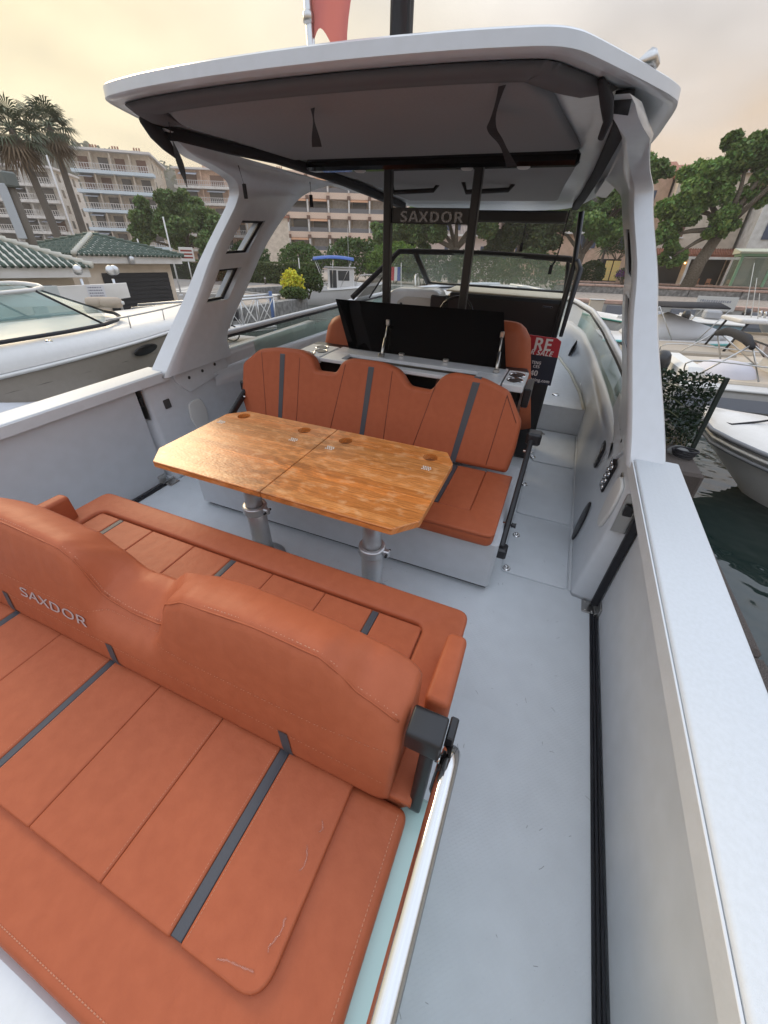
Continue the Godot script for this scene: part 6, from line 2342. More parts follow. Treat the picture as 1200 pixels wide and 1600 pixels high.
	st = mb()
	box(st, Vector3(-0.8, 0.58, 0.6), Vector3(0.8, 0.72, 2.4), 0.04)
	obj("stern_bench", st, mat(lin(0.38, 0.33, 0.27), 0.7), t)
	for k in 3:
		st = mb(true)
		tube(st, [Vector3(-0.3 + 0.3 * k, 1.46, 0.3), Vector3(-0.35 + 0.4 * k, 2.6 - 0.3 * k, 0.6)], [0.012, 0.006], 5)
		obj("aerial", st, M.white_plastic, t)
	for k in 3:
		st = mb(true)
		tube(st, [Vector3(-0.2 + 0.2 * k, 1.44, 0.0), Vector3(-0.2 + 0.2 * k, 1.60, 0.05)], 0.03, 8)
		obj("top_lamp", st, M.steel, t)
	# teal-striped dayboat with a tarpaulin and dark bimini
	t = thing("dayboat", "white dayboat with a teal stripe, pale tarpaulin and flat dark bimini", "motorboat", Vector3(3.3, 0, -15.0), false, deg_to_rad(-84))
	boat_hull(t, 4.4, 1.8, 0.62, M.paint_white, M.paint_white, 0.15, mat(lin(0.16, 0.45, 0.45), 0.5), 0.35, 0.4)
	st = mb(true)
	loft(st, [[Vector3(0.75, 0.70, 1.5), Vector3(0.3, 0.95, 1.4), Vector3(-0.3, 0.95, 1.4), Vector3(-0.75, 0.70, 1.5)], [Vector3(0.7, 0.70, 0.5), Vector3(0.2, 1.35, 0.45), Vector3(-0.2, 1.35, 0.45), Vector3(-0.7, 0.70, 0.5)], [Vector3(0.75, 0.70, -1.0), Vector3(0.4, 0.95, -1.0), Vector3(-0.4, 0.95, -1.0), Vector3(-0.75, 0.70, -1.0)]])
	obj("tarpaulin", st, mat(lin(0.58, 0.59, 0.61), 0.8), t)
	st = mb(true)
	loft(st, [[Vector3(0.8, 1.56, 1.0), Vector3(0.0, 1.63, 1.0), Vector3(-0.8, 1.56, 1.0), Vector3(-0.8, 1.53, 1.0), Vector3(0.8, 1.53, 1.0)], [Vector3(0.8, 1.58, -0.7), Vector3(0.0, 1.66, -0.7), Vector3(-0.8, 1.58, -0.7), Vector3(-0.8, 1.55, -0.7), Vector3(0.8, 1.55, -0.7)]])
	obj("bimini", st, M.canvas, t)
	for s in [-1.0, 1.0]:
		for q in [[1.6, 1.0], [-0.2, -0.7], [0.4, 1.0]]:
			st = mb(true)
			tube(st, [Vector3(s * 0.85, 0.72, q[0]), Vector3(s * 0.8, 1.55, q[1])], 0.014, 6)
			obj("bimini_frame", st, M.steel, t)
	# open dinghies by the far quay
	for i in 3:
		t = thing("open_dinghy", ["white open dinghy with green trim and an outboard near the far quay", "pale blue open dinghy moored in front of the quay wall", "white rowing dinghy moored beside the sign board"][i], "dinghy", [Vector3(2.4, 0, -20.5), Vector3(4.9, 0, -22.5), Vector3(9.4, 0, -22.0)][i], false, [1.2, 1.5, 1.35][i], "open dinghies by the far quay")
		boat_hull(t, 4.0, 1.6, 0.55, M.paint_white if i != 1 else mat(lin(0.25, 0.36, 0.42), 0.5), M.stucco_white, 0.2, mat(lin(0.06, 0.22, 0.17), 0.5) if i == 0 else M.white_plastic)
		outboard(t, Vector3(0, 0.65, 2.05), 0.9)
		st = mb()
		box(st, Vector3(-0.6, 0.66, -0.2), Vector3(0.6, 0.78, 0.2), 0.02)
		obj("thwart", st, M.paint_white, t)
		st = mb()
		box(st, Vector3(-0.35, 0.66, 0.6), Vector3(0.35, 0.98, 1.2), 0.06)
		obj("cover", st, mat(lin(0.35, 0.36, 0.38), 0.8), t)
	# grey launch seen through the windscreen
	t = thing("grey_launch", "grey inflatable launch with a radar arch and small tricolour moored ahead", "boat", Vector3(-4.4, 0, -17.5), false, deg_to_rad(-75))
	boat_hull(t, 5.6, 2.2, 0.8, mat(lin(0.22, 0.23, 0.25), 0.7), M.paint_white, 0.25, mat(lin(0.10, 0.10, 0.11), 0.7))
	st = mb(true)
	hoop(st, [Vector3(0.9, 0.9, 1.4), Vector3(0.85, 1.9, 1.5), Vector3(0, 2.0, 1.5), Vector3(-0.85, 1.9, 1.5), Vector3(-0.9, 0.9, 1.4)], 0.04)
	obj("arch", st, M.steel, t)
	st = mb()
	box(st, Vector3(-0.4, 0.8, -0.2), Vector3(0.4, 1.7, 0.5), 0.08)
	obj("console", st, M.alu, t)
	st = mb(true)
	tube(st, [Vector3(-0.9, 0.9, 2.2), Vector3(-0.9, 2.4, 2.25)], 0.014, 6)
	var fp := obj("flag_pole", st, M.white_plastic, t)
	for k in 3:
		st = mb()
		box(st, Vector3(-0.895, 1.75, 2.27 + 0.13 * k), Vector3(-0.89, 2.25, 2.395 + 0.13 * k))
		obj("flag_band", st, [mat(lin(0.05, 0.08, 0.3), 0.8), M.white_plastic, M.red][k], fp)

func terrace() -> void:
	var st: SurfaceTool
	# quay wall face: pilasters and a printed board
	var t := thing("quay_wall", "long pale grey quay wall with pink stone coping below the restaurants", "wall", Vector3(14, 0, -27.2))
	st = mb()
	box(st, Vector3(-16.4, -1.0, -0.1), Vector3(46, 0.72, 0.22))
	obj("face", st, mat(lin(0.40, 0.395, 0.375), 0.9), t)
	for k in 15:
		st = mb()
		box(st, Vector3(-16.4 + 4.0 * k, 0.721, -0.3), Vector3(-12.43 + 4.0 * k, 0.90, 0.26), 0.02)
		obj("coping_stone", st, M.pink_stone, t)
	for k in 8:
		st = mb()
		box(st, Vector3(-12.0 + 3.1 * k, -0.8, 0.22), Vector3(-10.9 + 3.1 * k, 0.66, 0.30), 0.01)
		obj("fender_board", st, mat(lin(0.20, 0.21, 0.24), 0.8), t)
	t = thing("power_pedestal", "white boxy power pedestal standing on the far quay", "pedestal", Vector3(1.2, QY, -26.6), false, 0.2)
	st = mb()
	box(st, Vector3(-0.35, -0.9, 0.75), Vector3(0.35, 0.15, 1.0), 0.03)
	obj("cabinet", st, M.stucco_cream, t)
	st = mb()
	box(st, Vector3(-0.38, 0.151, 0.72), Vector3(0.38, 0.2, 1.03), 0.02)
	obj("cap", st, M.white_plastic, t)
	t = thing("printed_board", "white board with blurred grey print leaning on the quay coping", "sign", Vector3(6.9, 0.78, -26.9), false, -0.12)
	st = mb()
	box(st, Vector3(-0.85, -0.12, 0.0), Vector3(0.85, 0.52, 0.04), 0.005)
	obj("board", st, M.white_plastic, t)
	st = mb()
	var rg := RandomNumberGenerator.new()
	rg.seed = 77
	for r in 2:
		var x := -0.7 + 0.15 * r
		while x < 0.6 - 0.2 * r:
			var w := rg.randf_range(0.03, 0.09)
			box(st, Vector3(x, 0.26 - 0.22 * r, 0.04), Vector3(x + w, 0.36 - 0.22 * r, 0.043), 0.0, Transform3D(Basis(Vector3.BACK, rg.randf_range(-0.02, 0.02)), Vector3.ZERO))
			x += w + 0.025
	obj("print", st, mat(lin(0.30, 0.31, 0.35), 0.8), t).set_meta("kind", "stuff")
	# raised pink terrace walls further back
	for i in 2:
		t = thing("terrace_wall", ["low pink stone terrace wall with railing posts on the promenade", "second pink stone planter wall just below the restaurant terrace"][i], "wall", Vector3(14, QY, [-36.5, -43.5][i]), false, 0.0, "pink terrace walls")
		for k in 18:
			st = mb()
			box(st, Vector3(-15.5 + 3.0 * k, 0, -0.2), Vector3(-12.53 + 3.0 * k, 0.42, 0.2), 0.015)
			obj("stone_block", st, M.concrete, t)
			st = mb()
			box(st, Vector3(-15.5 + 3.0 * k, 0.421, -0.26), Vector3(-12.53 + 3.0 * k, 0.55, 0.26), 0.02)
			obj("coping_stone", st, M.pink_stone, t)

# ---------------------------------------------------------------- buildings
func quad_xy(w: float, h: float) -> ArrayMesh:
	var st := mb()
	box(st, Vector3(-w / 2, 0, -0.03), Vector3(w / 2, h, 0.03))
	st.generate_normals()
	return st.commit()

func far_buildings() -> void:
	# A: white apartment block with deep balconies
	balcony_block("white apartment block with six rows of deep balconies behind the palms", Vector3(-107, QY, -71), Vector3(-141, QY, -48), 6, 2.72, M.stucco_white, M.stucco_white, M.stucco_white, 8, 2.4, 12.0, true)
	# B: beige block with pale blue balcony fronts
	balcony_block("beige apartment block with pale blue balcony fronts and roof chimneys", Vector3(-84.5, QY, -76.5), Vector3(-95.1, QY, -68.1), 6, 3.05, M.stucco_cream, M.slab_blue, M.slab_grey, 4, 2.0, 15.0, false)
	# C: modern block behind with pink piers
	balcony_block("modern apartment block with white slabs and pink piers behind the plane tree", Vector3(-66, QY, -104), Vector3(-92, QY, -90), 6, 3.1, M.stucco_pink, M.stucco_white, M.slab_grey, 5, 1.4, 12.0, false)
	# D: terraced block with white fins and peach parapets
	terraced_block()
	# blank cream gable beside D
	var t := thing("gable_house", "plain cream gable wall with white downpipe behind the hedge", "house", Vector3(-48.5, QY, -64.5), false, 0.62)
	var st := mb()
	box(st, Vector3(-3.4, 0, -8), Vector3(3.4, 7.2, 0))
	obj("wall", st, M.stucco_cream, t)
	st = mb()
	box(st, Vector3(-3.7, 7.2, -8.2), Vector3(3.7, 7.45, 0.3))
	obj("roof", st, M.tile_red, t)
	st = mb(true)
	tube(st, [Vector3(-3.1, 0, 0.08), Vector3(-3.1, 7.1, 0.08)], 0.08, 6)
	obj("downpipe", st, M.white_plastic, t)
	for k in 2:
		st = mb()
		box(st, Vector3(-3.42, 1.6 + 3.0 * k, -4.0), Vector3(-3.37, 3.0 + 3.0 * k, -2.6))
		obj("window", st, M.window, t)
	village_houses()

func balcony_block(label: String, P: Vector3, Q: Vector3, floors: int, fh: float, wall: Material, slab: Material, rail: Material, bays: int, depth: float, deep: float, awn: bool) -> void:
	# P right-hand end of the front, Q left-hand end, seen from the water
	var t := thing("apartment_building", label, "apartment block", P, false, 0.0, "apartment blocks above the harbour")
	var u := (Q - P).normalized()
	var L := (Q - P).length()
	var n := Vector3(-u.z, 0, u.x)
	if n.dot(-P) < 0: n = -n
	var B := Basis(u, Vector3.UP, u.cross(Vector3.UP))
	var sgn: float = 1.0 if B.z.dot(n) > 0 else -1.0
	t.transform = Transform3D(B, P)        # local x along the front, local z * sgn outwards
	var H := floors * fh
	var st := mb()
	box(st, Vector3(0, -3, min(0.0, -sgn * deep)), Vector3(L, H, max(0.0, -sgn * deep)))
	obj("wall", st, wall, t)
	var zz := func(a: float, b: float) -> Array: return [min(a * sgn, b * sgn), max(a * sgn, b * sgn)]
	var roof := mb()
	var z0 = zz.call(-deep - 0.4, depth * 0.7)
	box(roof, Vector3(-0.6, H, z0[0]), Vector3(L + 0.6, H + 0.35, z0[1]))
	var rf := obj("roof", roof, M.slab_grey, t)
	for k in 3:
		st = mb()
		box(st, Vector3(L * (0.18 + 0.3 * k), H + 0.35, -sgn * deep * 0.5 - 0.5), Vector3(L * (0.18 + 0.3 * k) + 1.6, H + 1.7, -sgn * deep * 0.5 + 0.5))
		var ch := obj("chimney", st, wall, rf)
		for j in 3:
			st = mb(true)
			tube(st, [Vector3(L * (0.18 + 0.3 * k) + 0.3 + 0.5 * j, H + 1.7, -sgn * deep * 0.5), Vector3(L * (0.18 + 0.3 * k) + 0.3 + 0.5 * j, H + 2.2, -sgn * deep * 0.5)], 0.16, 6)
			obj("chimney_pot", st, M.tile_red, ch)
	var bw := L / bays
	var win := quad_xy(bw * 0.52, 2.0)
	var side_win := quad_xy(1.1, 1.4)
	var baluster := quad_xy(0.06, 0.95)
	var rng2 := RandomNumberGenerator.new()
	rng2.seed = int(abs(P.x) * 10)
	for f in floors:
		var y := f * fh
		if f > 0:
			st = mb()
			var s = zz.call(0.0, depth)
			box(st, Vector3(-0.5, y - 0.42, s[0]), Vector3(L + 0.5, y + 0.12, s[1]), 0.02)
			obj("balcony_slab", st, slab, t)
			st = mb()
			s = zz.call(depth - 0.08, depth - 0.02)
			box(st, Vector3(0.2, y + 1.02, s[0]), Vector3(L - 0.2, y + 1.1, s[1]))
			box(st, Vector3(0.2, y + 0.3, s[0]), Vector3(L - 0.2, y + 0.38, s[1]))
			var k := 0.2
			while k < L - 0.2:
				box(st, Vector3(k, y + 0.12, s[0]), Vector3(k + 0.09, y + 1.02, s[1]))
				k += 0.45
			obj("balcony_rail", st, rail, t)
		for b in bays:
			var o := mobj("window", win, M.window if rng2.randf() < 0.75 else M.brown, t, Transform3D(Basis(), Vector3((b + 0.5) * bw + rng2.randf_range(-0.4, 0.4), y + 0.25, 0.03 * sgn)))
			if f > 0 and b < bays - 1:
				st = mb()
				var s = zz.call(0.0, depth * 0.85)
				box(st, Vector3((b + 1) * bw - 0.08, y + 0.13, s[0]), Vector3((b + 1) * bw + 0.08, y + fh - 0.3, s[1]))
				obj("party_wall", st, wall, t)
			if f > 0 and rng2.randf() < 0.28:
				st = mb()
				var a := Vector3((b + 0.15) * bw, y + fh - 0.45, 0.1 * sgn)
				var w := bw * 0.7
				var d := Vector3(0, -0.55, (depth + 0.15) * sgn)
				loft(st, [[a, a + d, a + d + Vector3(0, -0.04, 0), a + Vector3(0, -0.04, 0)], [a + Vector3(w, 0, 0), a + d + Vector3(w, 0, 0), a + d + Vector3(w, -0.04, 0), a + Vector3(w, -0.04, 0)]])
				obj("awning", st, M.awning_grey, t)
		for d in 3:
			mobj("window", side_win, M.window, t, Transform3D(Basis(Vector3.UP, PI / 2), Vector3(-0.02, y + 0.9, -sgn * (2.0 + d * deep * 0.3))))

func terraced_block() -> void:
	var P := Vector3(-14, QY, -94); var Q := Vector3(-56, QY, -75)
	var t := thing("terraced_building", "terraced apartment building with peach parapets and projecting white fins", "apartment block", P)
	var u := (Q - P).normalized()
	var L := (Q - P).length()
	var B := Basis(u, Vector3.UP, u.cross(Vector3.UP))
	var s: float = 1.0 if B.z.dot(-P) > 0 else -1.0
	t.transform = Transform3D(B, P)
	var fh := 2.95
	var peach := mat(lin(0.70, 0.55, 0.44), 0.9)
	var st := mb()
	box(st, Vector3(0, -1, min(-s * 12, -s * 2.4)), Vector3(L, fh * 5, max(-s * 12, -s * 2.4)))
	obj("wall", st, M.stucco_cream, t)
	var bays := 12
	var bw := L / bays
	var win := quad_xy(bw * 0.7, 2.1)
	var r2 := RandomNumberGenerator.new()
	r2.seed = 4
	for f in 6:
		var y := f * fh
		st = mb()
		box(st, Vector3(0, y - 0.75, min(0.0, -s * 2.4)), Vector3(L, y + 0.18, max(0.0, -s * 2.4)))
		obj("parapet", st, peach, t)
		if f == 5: break
		st = mb()
		box(st, Vector3(0, y + 0.18, min(-s * 0.06, -s * 0.12)), Vector3(L, y + 0.85, max(-s * 0.06, -s * 0.12)))
		obj("glass_balustrade", st, mat(lin(0.13, 0.14, 0.16), 0.15), t)
		for b in bays:
			mobj("window", win, M.window if r2.randf() < 0.6 else M.stucco_white, t, Transform3D(Basis(), Vector3((b + 0.5) * bw, y + 0.2, -s * 2.37)))
			st = mb()
			box(st, Vector3(b * bw - 0.14, y + 0.18, min(s * 0.25, -s * 2.4)), Vector3(b * bw + 0.14, y + fh - 0.76, max(s * 0.25, -s * 2.4)))
			obj("fin", st, M.stucco_white, t)
			st = mb()
			box(st, Vector3(b * bw - 0.3, y + fh - 0.9, min(s * 0.3, 0.0)), Vector3(b * bw + 0.3, y + fh - 0.3, max(s * 0.3, 0.0)))
			obj("beam_end", st, M.brown, t)
			if r2.randf() < 0.45:
				st = mb()
				var a := Vector3(b * bw + 0.25, y + fh - 0.78, -s * 0.1)
				var w := bw - 0.5
				var d := Vector3(0, -0.35, s * 0.5)
				loft(st, [[a, a + d, a + d + Vector3(0, -0.04, 0), a + Vector3(0, -0.04, 0)], [a + Vector3(w, 0, 0), a + d + Vector3(w, 0, 0), a + d + Vector3(w, -0.04, 0), a + Vector3(w, -0.04, 0)]])
				obj("awning", st, M.awning_orange, t)

func house(called: String, label: String, x0: float, x1: float, z: float, h: float, wall: Material, roof: Material, wins: Array, deep := 9.0) -> Node3D:
	# front wall at z facing the water; wins: [x, y, w, h, material, shutters]
	var t := thing(called, label, "house", Vector3((x0 + x1) * 0.5, QY, z))
	var w := (x1 - x0) * 0.5
	var st := mb()
	box(st, Vector3(-w, 0, -deep), Vector3(w, h, 0))
	obj("wall", st, wall, t)
	st = mb()
	var hi := h + 1.3
	loft(st, [[Vector3(-w - 0.3, h, 0.35), Vector3(-w - 0.3, h, -deep - 0.3), Vector3(-w - 0.3, hi, -deep * 0.5)], [Vector3(w + 0.3, h, 0.35), Vector3(w + 0.3, h, -deep - 0.3), Vector3(w + 0.3, hi, -deep * 0.5)]])
	var rf := obj("roof", st, roof, t)
	st = mb()
	box(st, Vector3(-w - 0.32, h - 0.12, 0.0), Vector3(w + 0.32, h - 0.002, 0.34))
	obj("cornice", st, M.stucco_white, t)
	st = mb()
	box(st, Vector3(w * 0.3, h + 0.5, -deep * 0.5 - 0.4), Vector3(w * 0.3 + 0.9, hi + 0.9, -deep * 0.5 + 0.4))
	obj("chimney", st, wall, rf)
	for q in wins:
		var cx: float = q[0] - (x0 + x1) * 0.5
		st = mb()
		box(st, Vector3(cx - q[2] / 2, q[1], -0.1), Vector3(cx + q[2] / 2, q[1] + q[3], 0.012))
		var wn := obj("window", st, q[4], t)
		st = mb()
		box(st, Vector3(cx - q[2] / 2 - 0.1, q[1] - 0.12, 0.0), Vector3(cx + q[2] / 2 + 0.1, q[1] - 0.001, 0.14))
		obj("sill", st, M.stucco_white, wn)
		if q[5]:
			for s in [-1.0, 1.0]:
				st = mb()
				box(st, Vector3(cx + s * q[2] * 0.5 + (0.0 if s > 0 else -q[2] * 0.5), q[1], 0.014), Vector3(cx + s * q[2] * 0.5 + (q[2] * 0.5 if s > 0 else 0.0), q[1] + q[3], 0.07))
				var sh := obj("shutter", st, M.shutter_blue, wn)
				for k in 5:
					st = mb()
					box(st, Vector3(cx + s * q[2] * 0.5 + (0.06 if s > 0 else -q[2] * 0.5 + 0.06), q[1] + 0.12 + q[3] * 0.18 * k, 0.07), Vector3(cx + s * q[2] * 0.5 + (q[2] * 0.5 - 0.06 if s > 0 else -0.06), q[1] + 0.12 + q[3] * 0.18 * k + 0.08, 0.085))
					obj("louvre", st, M.shutter_blue, sh)
	return t

func village_houses() -> void:
	var st: SurfaceTool
	var t := house("village_house", "pink rendered house with grey-blue shutters above round bushes", -2.6, 6.6, -56, 9.6, M.stucco_pink, M.tile_red, [[0.3, 3.3, 0.9, 1.9, M.window, true], [4.4, 3.3, 0.9, 1.9, M.window, true], [0.3, 6.4, 0.9, 1.7, M.window, true], [4.6, 6.4, 0.9, 1.7, M.window, true]])
	st = mb()
	box(st, Vector3(-4.6, 4.55, 0.0), Vector3(4.6, 4.75, 0.5), 0.02)
	obj("string_course", st, M.stucco_white, t)
	st = mb()
	box(st, Vector3(-0.2, 0, -0.08), Vector3(2.2, 2.35, 0.015))
	obj("doorway", st, M.black, t)
	for k in 2:
		st = mb()
		box(st, Vector3(0.75 + 0.78 * k, 0.35, 0.016), Vector3(1.42 + 0.78 * k, 2.2, 0.05))
		var gl := obj("lit_window", st, M.pave_glow, t)
		for r in 4:
			for c in 2:
				st = mb()
				box(st, Vector3(0.79 + 0.78 * k + 0.31 * c, 0.4 + 0.45 * r, 0.051), Vector3(1.06 + 0.78 * k + 0.31 * c, 0.78 + 0.45 * r, 0.056))
				obj("pane", st, mat(lin(0.70, 0.55, 0.22), 0.2), gl)
	t = house("restaurant_house", "cream restaurant house with dark open terrace under a tiled lean-to", 6.8, 13.0, -53.2, 8.9, M.stucco_cream, M.tile_red, [[8.2, 4.2, 0.8, 1.5, M.brown, false], [10.6, 4.4, 0.5, 1.4, M.window, false], [12.2, 5.0, 0.35, 1.2, M.window, false], [8.4, 6.6, 0.8, 1.3, M.window, true]])
	st = mb()
	box(st, Vector3(-3.0, 0.05, -0.1), Vector3(-0.4, 2.55, 0.012))
	obj("terrace_opening", st, M.black, t)
	st = mb()
	box(st, Vector3(0.0, 0.05, -0.1), Vector3(3.0, 2.55, 0.012))
	obj("terrace_opening", st, M.black, t)
	st = mb()
	loft(st, [[Vector3(-3.3, 3.25, 0.0), Vector3(-3.3, 2.75, 1.5), Vector3(-3.3, 2.62, 1.5), Vector3(-3.3, 3.0, 0.0)], [Vector3(3.3, 3.25, 0.0), Vector3(3.3, 2.75, 1.5), Vector3(3.3, 2.62, 1.5), Vector3(3.3, 3.0, 0.0)]])
	var lean := obj("lean_to_roof", st, M.tile_red, t)
	for k in 33:
		st = mb(true)
		tube(st, [Vector3(-3.2 + 0.2 * k, 3.27, 0.0), Vector3(-3.2 + 0.2 * k, 2.77, 1.55)], 0.075, 6)
		obj("roof_tile_row", st, M.tile_red, lean)
	st = mb()
	box(st, Vector3(-3.3, 2.42, 1.35), Vector3(3.3, 2.62, 1.5))
	obj("eave_beam", st, M.stucco_white, t)
	for x in [-3.2, -0.2, 3.15]:
		st = mb()
		box(st, Vector3(x - 0.1, 0, 1.32), Vector3(x + 0.1, 2.42, 1.48))
		obj("porch_post", st, M.stucco_white, t)
	for k in 3:
		# small lit bulbs hanging under the porch
		st = mb(true)
		lathe(st, [Vector2(0, -0.09), Vector2(0.07, -0.05), Vector2(0.09, 0.0), Vector2(0.07, 0.05), Vector2(0, 0.09)], Transform3D(Basis(), Vector3(-2.0 + 1.6 * k, 2.1, 0.9)), 10)
		var em := mat(lin(0.9, 0.7, 0.4), 0.5)
		em.emission_enabled = true
		em.emission = Color(1.0, 0.78, 0.45)
		em.emission_energy_multiplier = 1.6
		obj("porch_lamp", st, em, t)
		var ol := OmniLight3D.new()
		ol.name = "porch_lamp_light"
		t.add_child(ol, true)
		ol.position = Vector3(-2.0 + 1.6 * k, 2.1, 1.02)
		ol.light_color = Color(1.0, 0.8, 0.5)
		ol.light_energy = 0.25
		ol.omni_range = 20.0
		ol.omni_attenuation = 2.0
		ol.light_size = 0.09
		ol.shadow_enabled = true
	t = house("village_house", "white house with tall grey-blue shutters beside the green pavilion", 13.3, 21.0, -50.5, 7.4, M.stucco_white, M.tile_red, [[15.6, 3.9, 1.5, 2.1, M.window, true], [19.2, 3.9, 1.5, 2.1, M.window, true]])
	t = house("village_house", "ochre house with small windows seen above the middle plane trees", -10.4, -3.2, -66, 8.2, M.stucco_pink, M.tile_red, [[-9, 2, 1, 1.6, M.window, true], [-5.4, 2, 1, 1.6, M.window, true], [-9, 5, 1, 1.6, M.window, true], [-5.4, 5, 1, 1.6, M.window, true]])
	t = house("village_house", "pale pink house with a long balcony seen between the trees", -24, -11, -64, 8.8, mat(lin(0.66, 0.56, 0.51), 0.9), M.tile_red, [[-21, 2, 1, 1.6, M.window, true], [-17, 2, 1, 1.6, M.window, true], [-13.4, 2, 1, 1.6, M.window, true], [-21, 5.4, 1, 1.8, M.window, true], [-17, 5.4, 1, 1.8, M.window, true], [-13.4, 5.4, 1, 1.8, M.window, true]])
	st = mb()
	for k in 60: box(st, Vector3(-6.0 + 0.2 * k, 4.9, 1.0), Vector3(-5.97 + 0.2 * k, 5.8, 1.04))
	box(st, Vector3(-6.0, 5.8, 0.98), Vector3(6.0, 5.86, 1.06))
	obj("balcony_rail", st, M.black_metal, t)
	st = mb()
	box(st, Vector3(-6.0, 4.7, 0.0), Vector3(6.0, 4.9, 1.06))
	obj("balcony_slab", st, M.stucco_white, t)
	# glazed pavilion in pale green steel
	t = thing("glass_pavilion", "glazed restaurant pavilion framed in pale green steel", "pavilion", Vector3(14.2, QY, -43.5), false, -0.12)
	for x in [-2.6, -0.6, 1.4, 3.4]:
		st = mb()
		box(st, Vector3(x - 0.09, 0, -0.09), Vector3(x + 0.09, 2.55, 0.09), 0.01)
		obj("frame_post", st, M.frame_green, t)
	st = mb()
	box(st, Vector3(-2.75, 2.551, -3.2), Vector3(3.6, 2.72, 0.15), 0.01)
	obj("frame_beam", st, M.frame_green, t)
	st = mb()
	loft(st, [[Vector3(-2.9, 2.72, 0.3), Vector3(-2.9, 2.72, -3.4), Vector3(-2.9, 3.15, -3.4), Vector3(-2.9, 2.85, 0.3)], [Vector3(3.8, 2.72, 0.3), Vector3(3.8, 2.72, -3.4), Vector3(3.8, 3.15, -3.4), Vector3(3.8, 2.85, 0.3)]])
	obj("roof", st, mat(lin(0.50, 0.52, 0.42), 0.7), t)
	for k in 3:
		st = mb()
		box(st, Vector3(-2.5 + 2.0 * k, 0.1, -0.02), Vector3(-0.7 + 2.0 * k, 2.5, 0.02))
		obj("pane", st, glass(lin(0.35, 0.45, 0.40), 0.35), t)
	st = mb()
	box(st, Vector3(-2.7, 0.1, -3.1), Vector3(-2.66, 2.5, -0.12))
	obj("pane", st, glass(lin(0.35, 0.45, 0.40), 0.35), t)
	st = mb()
	box(st, Vector3(-2.6, 0.0, -3.25), Vector3(3.5, 2.5, -3.15))
	obj("back_wall", st, M.stucco_cream, t)
	for k in 3:
		var ch := thing("terrace_chair", ["wooden terrace chair standing before the dark porch opening", "wooden terrace chair beside the porch post", "wooden terrace chair inside the glazed pavilion"][k], "chair", Vector3([10.6, 11.6, 13.6][k], QY, [-50.2, -50.0, -44.6][k]), false, 0.5 * k, "terrace chairs")
		st = mb()
		box(st, Vector3(-0.22, 0.43, -0.22), Vector3(0.22, 0.47, 0.22), 0.01)
		obj("seat", st, mat(lin(0.30, 0.14, 0.07), 0.6), ch)
		st = mb()
		box(st, Vector3(-0.22, 0.55, -0.23), Vector3(0.22, 0.9, -0.2), 0.01)
		obj("backrest", st, mat(lin(0.30, 0.14, 0.07), 0.6), ch)
		for q in [[-0.2, -0.2], [0.2, -0.2], [-0.2, 0.2], [0.2, 0.2]]:
			st = mb()
			box(st, Vector3(q[0] - 0.02, 0, q[1] - 0.02), Vector3(q[0] + 0.02, 0.9 if q[1] < 0 else 0.43, q[1] + 0.02))
			obj("leg", st, mat(lin(0.30, 0.14, 0.07), 0.6), ch)

# ---------------------------------------------------------------- greenery
func leaf_at(p: Vector3, s: float, r: RandomNumberGenerator) -> Transform3D:
	var b := Basis(Vector3(r.randfn(), r.randfn(), r.randfn()).normalized(), r.randf() * TAU)
	return Transform3D(b.scaled(Vector3.ONE * s), p)

func leaf_tone(r: RandomNumberGenerator, base: Vector3, spread: float) -> Color:
	var k := 1.9 + r.randf_range(-spread, spread)
	var w := r.randf_range(0.85, 1.25)
	return Color(base.x * k * w, base.y * k, base.z * k * r.randf_range(0.8, 1.2))

var leaf_mesh: ArrayMesh = null

func leaf_cloud(called: String, xs: Array, cols: Array, parent: Node3D, mesh: Mesh = null) -> MultiMeshInstance3D:
	if leaf_mesh == null:
		var st := mb()
		# a folded, pointed leaf about two units long
		var o := [Vector3(0, 0, -1), Vector3(0.55, 0.18, -0.25), Vector3(0.62, 0.15, 0.35), Vector3(0, -0.05, 1), Vector3(-0.62, 0.15, 0.35), Vector3(-0.55, 0.18, -0.25)]
		for k in [[0, 1, 2], [0, 2, 3], [0, 3, 4], [0, 4, 5]]: tri(st, o[k[0]], o[k[1]], o[k[2]])
		st.generate_normals()
		leaf_mesh = st.commit()
	var mm := MultiMesh.new()
	mm.transform_format = MultiMesh.TRANSFORM_3D
	mm.use_colors = true
	mm.mesh = mesh if mesh != null else leaf_mesh
	mm.instance_count = xs.size()
	for i in xs.size():
		mm.set_instance_transform(i, xs[i])
		mm.set_instance_color(i, cols[i])
	var o := MultiMeshInstance3D.new()
	o.multimesh = mm
	o.material_override = M.leaf
	o.name = called
	parent.add_child(o, true)
	o.set_meta("kind", "stuff")
	return o

func clump_leaves(xs: Array, cols: Array, c: Vector3, rad: Vector3, n: int, size: float, base: Vector3, r: RandomNumberGenerator, hollow := 0.55) -> void:
	for k in n:
		var d := Vector3(r.randfn(), r.randfn(), r.randfn()).normalized()
		var m: float = lerp(hollow, 1.0, sqrt(r.randf())) * r.randf_range(0.9, 1.12)
		xs.append(leaf_at(c + d * rad * m, size * r.randf_range(0.7, 1.3), r))
		cols.append(leaf_tone(r, base, 0.35))

